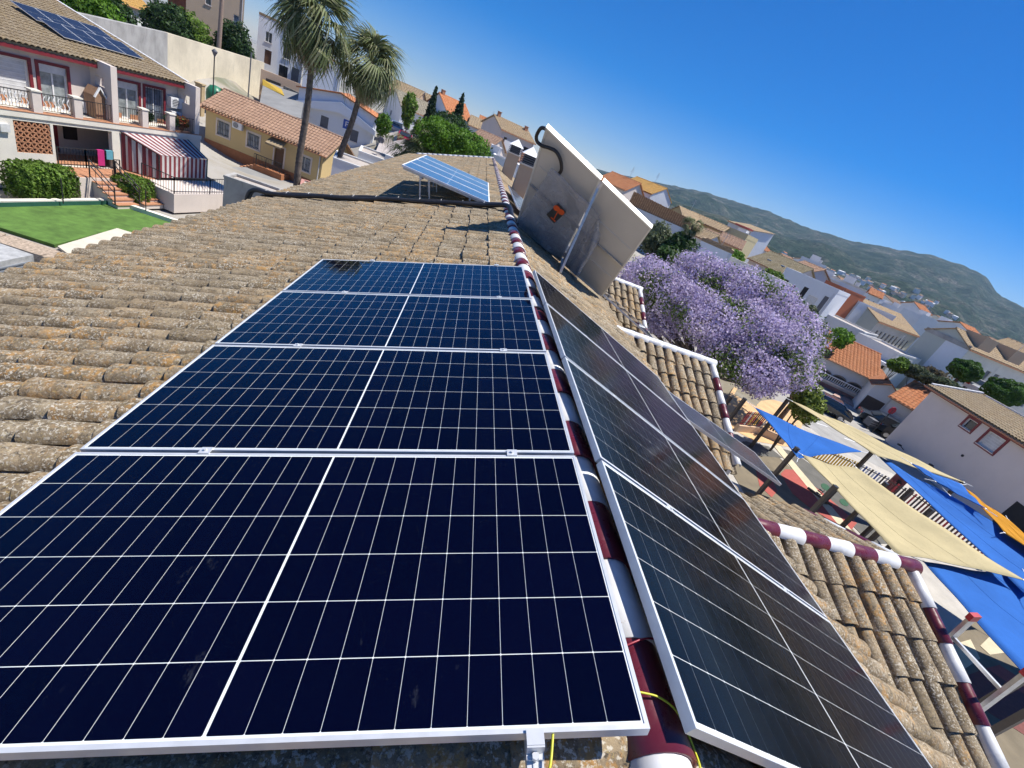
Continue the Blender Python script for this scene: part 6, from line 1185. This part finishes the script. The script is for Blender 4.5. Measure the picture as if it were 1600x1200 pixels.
A, B = P(1072, 337, 110), P(1128, 362, 108); house('tan_walled_house', 'long tan house with framed window below the mountain', A, B, -6, 8, ('gx', 1.2), W_OCHRE, T_TAN, front=[(.3, .2, .55, .75, 'win'), (.62, .3, .75, .7, 'win')], pitch=.6)
A, B = P(1062, 356, 78), P(1102, 376, 76); house('flat_cream_house', 'cream low house with pale tiled roof behind the thin leaning palm', A, B, -6.5, 6, ('gx', 1.2), W_LGREY, T_TAN, pitch=.5)
A, B = P(1102, 366, 90), P(1130, 380, 90); house('salmon_roof_house', 'little house with a salmon roof beside the tan house', A, B, -7, 6, ('gx', .9), W_PEACH, T_PINK, pitch=.5); A, B = P(1125, 374, 86), P(1156, 390, 86); house('brown_roof_cottage', 'little house with a brown roof and pale edge right of the salmon roof', A, B, -7, 6, ('gx', 1.2), W_PEACH, T_PINK, pitch=.5)
A, B = P(1130, 357, 112), P(1165, 374, 110); house('yellow_terrace', 'pale yellow terraced building with little pillars below the mountain', A, B, -7, 7, ('flat',), stucco('pale_yellow', (.62, .53, .32), .15), W_CREAM, front=[(.15, .35, .6, .8, 'dark'), (.7, .3, .85, .8, 'win')], parapet=.9)
def rb_(t, W, H, D):
    for i, z in enumerate((.98, .72, .46)): t.part('red_canopy', MB().box(W * .45, W * 1.05, -1.8, -.02, H * z, H * z + .35), plain('red_canopy', (.45, .09, .08), .8))
    for z in (.60, .34): t.part('railing', MB().box(W * .45, W * 1.03, -1.7, -1.6, H * z, H * z + .5), BRICK)
A, B = P(1140, 346, 122), P(1176, 360, 118); house('red_balcony_block', 'white block with stepped red balconies against the mountain', A, B, -7, 8, ('shed', 1.2), W_BLUEW, T_TAN, front=[(.5, .1, .9, .3, 'dark'), (.55, .55, .9, .7, 'dark'), (.55, .8, .9, .95, 'dark')], extra=rb_, detail=False)
A, B = P(1097, 374, 62), P(1143, 399, 62); house('blue_shadow_house', 'tall blank bluish-white house wall with tan parapet above the jacaranda', A, B, -8, 8, ('flat', 0, 'cap'), W_BLUEW, T_TAN, right=[(.3, .4, .5, .6, 'win')], parapet=.4)
strip_wall('cream_yard_wall', [P(1136, 388, 68), P(1202, 422, 66), P(1240, 441, 64)], -8.5, -1.1, .4, W_CREAM, 'long cream-topped yard wall above the jacaranda crown')
A, B = P(1172, 404, 88), P(1232, 432, 84); house('olive_roof_house', 'grey-beige house with a wide olive-brown roof and skylights', A, B, -8, 9, ('gx', 2.2), W_PINKG, tile_mat('olive_tile', (.17, .14, .085), (.26, .215, .13), (.3, .25, .12), .3, scale=.5), front=[(.55, .15, .7, .5, 'win')], pitch=.5, extra=lambda t, W, H, D: [t.part('skylight', MB().box(W * x, W * x + .7, 1.5, 2.5, H + .95, H + 1.1), SHUT) for x in (.25, .6)])
A, B = P(1234, 412, 100), P(1262, 426, 98); house('brown_ridge_house', 'pale house with a small red-brown roof behind the olive roof', A, B, -8, 8, ('gx', 1.4), W_LGREY, T_PINK, pitch=.6); A, B = P(1252, 402, 125), P(1290, 418, 125); house('tile_tower_block', 'white block with tiled turret against the mountain foot', A, B, -10, 8, ('flat',), W_BLUEW, W_TAN, front=[(.2, .4, .35, .8, 'win'), (.6, .4, .8, .8, 'dark')])
A, B = P(1228, 420, 78), P(1306, 461, 76); house('arched_villa', 'white villa row with dark arched windows above the jacaranda', A, B, -8.8, 7, ('flat',), W_BLUEW, W_TAN, front=[(.10, .62, .18, .88, 'dark'), (.26, .55, .34, .85, 'dark'), (.47, .62, .56, .90, 'dark'), (.86, .55, .94, .9, 'dshut'), (.62, .5, .80, .82, 'shut'), (.4, .1, .52, .4, 'dark')], parapet=.5)
A, B = P(1270, 425, 110), P(1310, 446, 110); house('sand_block', 'sand-coloured block with small windows behind the arched villa', A, B, -9, 8, ('flat',), W_CREAM, W_CREAM, front=[(.3, .4, .4, .7, 'win'), (.7, .4, .8, .7, 'win')]); 
A, B = P(1290, 439, 92), P(1322, 453, 90); house('terracotta_block', 'plain terracotta-red building in the middle of the town', A, B, -9, 6, ('flat',), W_TERRA, W_TERRA, cat='building', parapet=.2); A, B = P(1300, 432, 112), P(1352, 458, 112); house('cream_parapet_block', 'bluish-white block with a long cream parapet above the terracotta building', A, B, -9, 8, ('flat', 0, 'cap'), W_BLUEW, W_CREAM, cat='building')
A, B = P(1316, 462, 96), P(1342, 474, 94); house('blue_gable_block', 'bluish block left of the row of sage-green gables', A, B, -9, 10, ('flat',), W_BLUEW, W_BLUEW, cat='building')
A, B = P(1376, 498, 95), P(1432, 529, 111); house('white_slot_row', 'white apartment row with tall narrow grey shutters and a sage-green gable end', A, B, -9.5, 9.5, ('gx', 2.0), W_CREAM, T_TAN, cat='building', front=wins(9, .52, .82, .045, 'dshut') + wins(9, .1, .38, .045, 'dshut'), pitch=.7, lwall=W_SAGE, oh=.2)
A, B = P(1520, 541, 80), P(1660, 612, 98); house('white_hotel_row', 'second apartment row with a large two-tone sage-green gable and white front at the right edge', A, B, -9.5, 6, ('gx', 1.5), W_CREAM, T_TAN, cat='building', front=wins(10, .56, .84, .045, 'dshut') + wins(12, .1, .40, .03, 'dshut'), pitch=.7, lwall=W_SAGE, left=[(.06, .30, .16, .48, 'dark')], oh=.2, extra=lambda t, W, H, D: [t.part('painted_panel', MB().box(-.03, -.004, .01, D * .5, -1, H * .98), W_BLUEW), t.part('string_course', MB().box(-.1, -.035, -.05, D + .05, H * .98, H * 1.04), W_GREY)] + [t.part('roof_house', MB().box(W * (.08 + .3 * i), W * (.2 + .3 * i), .5, 3, H, H + 2.0), W_TAN) for i in range(3)])
A, B = P(1528, 522, 105), P(1552, 534, 104); house('roof_pergola', 'dark steel pergola box on a rooftop against the mountain', A, B, -3, 4, ('flat',), DARK, BLACK, cat='pergola', parapet=.1)
A, B = P(1548, 536, 110), P(1610, 566, 108); house('tan_roof_row', 'tan-roofed row behind the white apartments at the right edge', A, B, -9, 8, ('gx', 1.8), W_CREAM, T_TAN, cat='building', pitch=.7)
A, B = P(1273, 482, 80), P(1350, 521, 78); house('modern_villa', 'white flat-roofed modern house with a dark recess behind the jacaranda', A, B, -9, 7, ('flat',), W_LGREY, W_WHITE, front=[(.68, .1, .95, .7, 'dshut')], parapet=.15); A, B = P(1340, 522, 76), P(1405, 553, 74); house('terrace_villa', 'pale modern villa with shaded terrace and white canopy', A, B, -9, 7, ('flat',), W_LGREY, W_WHITE, front=[(.28, .12, .95, .62, 'dark')], parapet=.2, extra=lambda t, W, H, D: [t.part('canopy', MB().box(W * .2, W * 1.25, -1.6, -.02, H * .66, H * .72), W_WHITE), t.part('low_wall', MB().box(W * .25, W * 1.2, -2.4, -2.2, -1, H * .22), W_WHITE)] + [t.part('post', MB().box(W * x, W * x + .12, -1.5, -1.38, 0, H * .66), W_WHITE) for x in (.3, .6, .95, 1.2)])
# a packed row of houses on the slope under the mountain
ordn = 'first second third fourth fifth sixth seventh eighth ninth tenth eleventh twelfth thirteenth fourteenth fifteenth sixteenth seventeenth eighteenth nineteenth twentieth'.split(); r_h = np.random.default_rng(31)
for i in range(20):
    x = 1192 + i * 20.5 + r_h.normal(0, 3); y = 392 + (x - 1192) * .405 + r_h.normal(0, 3) + (4 if i % 2 else -3); D = 130 + 80 * r_h.random(); w_ = 13 + 8 * r_h.random(); k_ = i % 4
    A, B = P(x, y, D), P(x + w_, y + w_ * .45, D * (1 + .05 * r_h.random())); n_w = 2 + int(2 * r_h.random())
    house('slope_house', 'pale house packed on the slope under the mountain, %s from the left of its row' % ordn[i], A, B, min(A.z, B.z) - 9, 8, (('gx', 1.3), ('flat',), ('gx', 1.0), ('flat',))[k_], (W_WHITE, W_BLUEW, W_CREAM, W_WHITE)[(i * 3) % 4], (T_TAN, T_OR, T_OLD, T_PINK)[(i * 5 + 1) % 4], front=wins(n_w, .70, .86, .13, ('win', 'dshut')[i % 2]) + wins(n_w, .36, .54, .13, 'win'), pitch=.8, group='houses packed under the mountain')
# trees on that side
def tree(label, x, y, D, rx, rz_, mt, n, size, seed, cat='tree', name='garden_tree', lobes=4):
    c = P(x, y, D); r = np.random.default_rng(seed); cs = [(c, (rx, rx, rz_))] + [(c + V(*(r.normal(0, .55, 3) * (rx, rx, rz_ * .7))), (rx * .6, rx * .6, rz_ * .6)) for _ in range(lobes)]
    return bush(name, label, cs, n, size, mt, cat, seed=seed, base=V(c.x, c.y, min(c.z - rz_ * 1.4, c.z - 2)))
tree('dark green broadleaf tree between the collector and the jacaranda', 1062, 392, 45, 1.7, 1.5, L_DARK, 4500, .22, 61); tree('grey-green tree beside the collector edge', 1025, 372, 46, 1.6, 1.6, L_OLIVE, 3000, .2, 62); tree('second dark green tree lower beside the jacaranda', 1045, 405, 42, 1.3, 1.1, leaf_mat('citrus_leaf', [(.03, .07, .02), (.06, .13, .03), (.1, .18, .05)]), 3000, .2, 63)
q0, q1 = P(1066, 396, 44), P(1083, 352, 44); tp = Thing('slim_palm', 'slim leaning palm with a small dark crown against the town', 'palm tree', V(q0.x, q0.y, q0.z - 4)); tp.part('trunk', MB().tube([q0 - (q1 - q0) * 1.5, q0, q1], [.12, .1, .08], 8), MATS['palm_trunk'], world=True); rr = np.random.default_rng(4)
for k in range(34): o_ = link('frond', FR[rr.integers(4)], tp.o); o_.matrix_local = Matrix.Translation(q1 - Vector(tp.o.location)) @ Matrix.Rotation(rr.random() * 6.3, 4, 'Z') @ Matrix.Rotation(-R_(70 - 120 * rr.random()), 4, 'Y') @ Matrix.Diagonal((.62, .62, .62, 1))
tree('dense green tree between the arched villa and the jacaranda', 1236, 470, 62, 1.25, 1.0, L_HEDGE, 3500, .2, 64); tree('yellow-green tree below the arched villa', 1266, 490, 60, .9, .7, L_OLIVE, 1500, .18, 65); tree('hedge-like greenery behind the cream yard wall', 1148, 398, 72, 1.5, .7, L_BRIGHT, 2000, .2, 66); tree('greenery right of the cream yard wall', 1210, 432, 68, 1.2, .7, L_HEDGE, 1500, .2, 67); tree('small bright shrub in the modern villa garden', 1316, 528, 58, 1.1, .9, L_BRIGHT, 1200, .2, 68)
tree('grey-green olive-like tree right of the terrace villa', 1402, 572, 58, .9, .6, L_HEDGE, 3600, .16, 69); tree('dusty olive tree in front of the sage gable', 1440, 586, 58, 1.3, .6, L_OLIVE, 4200, .16, 70); tree('second dusty olive tree behind the mauve house roof', 1482, 602, 58, 1.2, .5, L_OLIVE, 3400, .16, 71); tree('brownish scrub between the two olive trees', 1460, 590, 60, 1.4, .9, leaf_mat('dry_leaf', [(.12, .1, .06), (.2, .16, .09)]), 1400, .22, 72)
for k, (x, y, lab) in enumerate(((1509, 579, 'round clipped dark green topiary tree left of the pair'), (1570, 613, 'larger round clipped dark green topiary tree right of the pair'))):
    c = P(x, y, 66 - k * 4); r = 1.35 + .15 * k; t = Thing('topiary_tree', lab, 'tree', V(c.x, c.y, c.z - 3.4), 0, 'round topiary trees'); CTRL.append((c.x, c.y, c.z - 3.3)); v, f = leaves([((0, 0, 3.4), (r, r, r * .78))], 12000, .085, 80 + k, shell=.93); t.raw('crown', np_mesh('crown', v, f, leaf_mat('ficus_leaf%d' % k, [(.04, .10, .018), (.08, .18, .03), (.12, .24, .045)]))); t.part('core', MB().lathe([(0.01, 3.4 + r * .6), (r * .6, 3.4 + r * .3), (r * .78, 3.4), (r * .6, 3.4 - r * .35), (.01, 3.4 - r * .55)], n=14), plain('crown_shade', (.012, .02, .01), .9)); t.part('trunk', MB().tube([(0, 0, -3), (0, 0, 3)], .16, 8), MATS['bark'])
q = P(1535, 609, 68); CTRL.append((q.x, q.y, q.z - .75)); car('white van parked between the topiary trees', V(q.x, q.y, q.z - .8), R_(20), (.7, .7, .7), 1.1)
# ------------------------------------------------------------------ mountain, far town, ground sheet
prof = [(880, 250), (905, 258), (960, 271), (1020, 285), (1050, 290), (1100, 300), (1160, 318), (1200, 331), (1260, 356), (1330, 377), (1400, 389), (1450, 398), (1500, 413), (1540, 432), (1556, 458), (1575, 470), (1600, 482), (1660, 520), (1740, 560)]
az = []; el = []
for x, y in prof: d = ray(x, y); az.append(math.degrees(math.atan2(d[0], d[1]))); el.append(math.asin(d[2]))
az += [75, 90, 110, 130]; el += [R_(3.2), R_(2.2), R_(1.5), R_(.8)]
def vnoise(x, y, s, seed):
    r = np.random.default_rng(seed); g = r.random((64, 64)); x = np.asarray(x) / s; y = np.asarray(y) / s; xi = np.floor(x).astype(int); yi = np.floor(y).astype(int); fx = x - xi; fy = y - yi; fx = fx * fx * (3 - 2 * fx); fy = fy * fy * (3 - 2 * fy)
    a = g[xi % 64, yi % 64]; b = g[(xi + 1) % 64, yi % 64]; c = g[xi % 64, (yi + 1) % 64]; d = g[(xi + 1) % 64, (yi + 1) % 64]; return (a * (1 - fx) + b * fx) * (1 - fy) + (c * (1 - fx) + d * fx) * fy
MR0, MR1 = 520.0, 3000.0
def mount_z(a_deg, r):
    ridge = CC[2] + MR1 * np.tan(np.interp(a_deg, az, el)); f = np.clip((r - MR0) / (MR1 - MR0), 0, 1); base = -42.0
    x = r * np.sin(np.radians(a_deg)); y = r * np.cos(np.radians(a_deg)); nz = (vnoise(x, y, 260, 1) - .5) * 70 + (vnoise(x, y, 110, 2) - .5) * 34 + (vnoise(x, y, 45, 3) - .5) * 14
    z = base + (ridge - base) * f ** 1.25 + nz * np.minimum(1, 4 * f * (1 - f) + .0) * np.clip((ridge + 60) / 240, .2, 1) + (vnoise(x, y, 30, 4) - .5) * 10 * f
    return np.where(r > MR1, ridge - (r - MR1) * .25, z)
AZ = np.linspace(9, 130, 520); RR = np.concatenate([np.linspace(MR0, MR1, 150), [3200, 3700]]); ag, rg = np.meshgrid(AZ, RR); zg = mount_z(ag, rg)
vv = np.stack([CC[0] + rg * np.sin(np.radians(ag)), CC[1] + rg * np.cos(np.radians(ag)), zg], -1).reshape(-1, 3); nA = len(AZ); ii = np.arange(len(RR) - 1)[:, None] * nA + np.arange(nA - 1)[None]; ff = np.stack([ii, ii + 1, ii + nA + 1, ii + nA], -1).reshape(-1, 4)
m, nt, b = newmat('mountain_scrub'); b.inputs['Roughness'].default_value = 1; b.inputs['Specular IOR Level'].default_value = 0; p = pos(nt)
col = ramp(nt, noise(nt, p, .012, 8, .72), [(.36, (.014, .032, .018)), (.50, (.038, .058, .034)), (.60, (.095, .10, .075)), (.70, (.21, .195, .16))]); col = mix(nt, col, ramp(nt, noise(nt, p, .11, 6, .75), [(.38, .25), (.62, 1.45)]), 1.0, 'MULTIPLY'); nt.links.new(col, b.inputs['Base Color']); bump(nt, b, noise(nt, p, .05, 8, .7), 1.0, 8.0)
struct('mountain', np_mesh('mountain', vv, ff, m, smooth=True))
# small white houses of the far hillside town: separate things sharing a few meshes
hm = []
for k in range(5):
    q = MB(); w, d_, h = 9 + 2 * k, 8 + k, 6 + (k % 3) * 2.5; q.box(-w / 2, w / 2, -d_ / 2, d_ / 2, -6, h); e = q.mesh('wall', (W_WHITE, W_WHITE, W_CREAM, W_PEACH, W_WHITE)[k]); rf2 = MB(); rf2.add([(-w / 2 - .4, -d_ / 2 - .4, h), (w / 2 + .4, -d_ / 2 - .4, h), (w / 2 + .4, d_ / 2 + .4, h), (-w / 2 - .4, d_ / 2 + .4, h), (-w / 2 - .4, 0, h + 2), (w / 2 + .4, 0, h + 2)], [(0, 1, 5, 4), (2, 3, 4, 5), (1, 2, 5), (3, 0, 4)]); hm.append((e, rf2.mesh('roof', (T_TAN, T_OR, T_TAN, T_PINK, W_WHITE)[k])))
rr = np.random.default_rng(77)
for k in range(500):
    a_ = 36 + 18 * rr.random(); r_ = 930 + 400 * rr.random()
    if rr.random() > .25 + .75 * vnoise(a_ * 60, r_, 60, 8): continue
    x, y = CC[0] + r_ * math.sin(R_(a_)), CC[1] + r_ * math.cos(R_(a_)); z = float(mount_z(np.array(a_), np.array(r_)))
    e = bpy.data.objects.new('town_house', None); COL.objects.link(e); e.location = (x, y, z); e.rotation_euler = (0, 0, rr.random() * 3); e.scale = [.5 + .35 * rr.random()] * 3; tag(e, 'tiny pale house in the distant town at the foot of the mountain', 'house', 'houses of the distant town'); w = hm[rr.integers(5)]; link('wall', w[0], e); link('roof', w[1], e)
# ground sheet following the bases of what stands on it
CTRL += [(60 * math.sin(R_(a)), 60 * math.cos(R_(a)), G) for a in range(120, 320, 25)] + [(150 * math.sin(R_(a)), 150 * math.cos(R_(a)), -14) for a in range(45, 320, 20)] + [(170 * math.sin(R_(a)), 170 * math.cos(R_(a)), -7) for a in range(-60, 30, 12)] + [(320 * math.sin(R_(a)), 320 * math.cos(R_(a)), -30) for a in range(0, 360, 15)]
cp = np.array(CTRL); 
AZ2 = np.linspace(0, 360, 181); R2 = np.concatenate([[0.5], np.geomspace(4, 700, 90), [900, 1500, 3000, 4400]]); ag, rg = np.meshgrid(AZ2, R2); gx = (rg * np.sin(np.radians(ag))).ravel(); gy = (rg * np.cos(np.radians(ag))).ravel(); gz = np.empty_like(gx)
for i in range(0, len(gx), 4000):
    d2 = (gx[i:i + 4000, None] - cp[:, 0]) ** 2 + (gy[i:i + 4000, None] - cp[:, 1]) ** 2 + 4; w = d2 ** -1.6; gz[i:i + 4000] = (w * cp[:, 2]).sum(1) / w.sum(1)
far = np.hypot(gx, gy); gz = gz * np.clip((560 - far) / 240, 0, 1) + -46 * (1 - np.clip((560 - far) / 240, 0, 1)); near = np.hypot(gx + 2, gy - 8) < 32; gz = np.where(near, np.minimum(gz, G - .35), gz) - .12
m, nt, b = newmat('town_ground'); b.inputs['Roughness'].default_value = .95; b.inputs['Specular IOR Level'].default_value = .1; p = pos(nt)
col = ramp(nt, noise(nt, p, .09, 6, .65), [(.38, (.30, .27, .22)), (.50, (.36, .34, .31)), (.62, (.25, .22, .16))]); col = mix(nt, col, (.07, .10, .04), ramp(nt, noise(nt, p, .035, 5, .6), [(.56, 0.0), (.62, .8)])); nt.links.new(col, b.inputs['Base Color']); bump(nt, b, noise(nt, p, 3, 6), .4, .05)
nA = len(AZ2); ii = np.arange(len(R2) - 1)[:, None] * nA + np.arange(nA - 1)[None]; struct('ground', np_mesh('ground', np.stack([gx, gy, gz], 1), np.stack([ii, ii + 1, ii + nA + 1, ii + nA], -1).reshape(-1, 4), m, smooth=True))
# streets on the left
def lpatch(name, pts, z, mat): return struct(name, slab([V(p.x, p.y, 0) for p in pts], z, .4).mesh(name, mat))
lpatch('left_street', [PZ(345, 262, -9.25), PZ(420, 262, -9.25), PZ(500, 300, -9.25), PZ(460, 330, -9.25), PZ(360, 300, -9.25)], -9.2, plain('concrete_street', (.25, .25, .245), .9, var=.1, scale=.6)); lpatch('yellow_kerb_line', [PZ(346, 268, -9.2), PZ(356, 272, -9.2), PZ(366, 281, -9.2), PZ(360, 283, -9.2)], -9.19, plain('kerb_yellow', (.55, .36, .04), .8))
def ramp_sheet(name, pts, mat):
    m = MB(); n = len(pts); top = [Vector(p) for p in pts]; m.add(top + [p - V(0, 0, .5) for p in top], [tuple(range(n))] + [(i, (i + 1) % n, n + (i + 1) % n, n + i) for i in range(n)]); return struct(name, m.mesh(name, mat))
ramp_sheet('steep_street', [P(405, 165, 62), P(470, 185, 60), P(476, 150, 71), P(412, 125, 78)], MATS['concrete_street']); ramp_sheet('yellow_line', [P(410, 124, 76) + V(0, 0, .05), P(440, 140, 72) + V(0, 0, .05), P(444, 150, 69) + V(0, 0, .05), P(411, 134, 74) + V(0, 0, .05)], MATS['kerb_yellow'])
ramp_sheet('pink_street', [P(577, 262, 42), P(622, 262, 44), P(640, 235, 52), P(628, 200, 72), P(600, 185, 80), P(596, 215, 66)], plain('pale_street', (.50, .44, .40), .9, var=.1, scale=.5))

# ------------------------------------------------------------------ air
hz = MB(); hz.box(-4700, 4700, -4700, 4700, -60, 330); hm_, nt, b = newmat('haze_air'); nt.nodes.remove(b); vo = nt.nodes.new('ShaderNodeVolumePrincipled'); vo.inputs['Color'].default_value = (.52, .73, 1, 1); vo.inputs['Density'].default_value = .0001; vo.inputs['Anisotropy'].default_value = .2; nt.links.new(vo.outputs[0], nt.nodes['Material Output'].inputs['Volume'])
struct('haze', hz.mesh('haze', hm_), 'stuff')
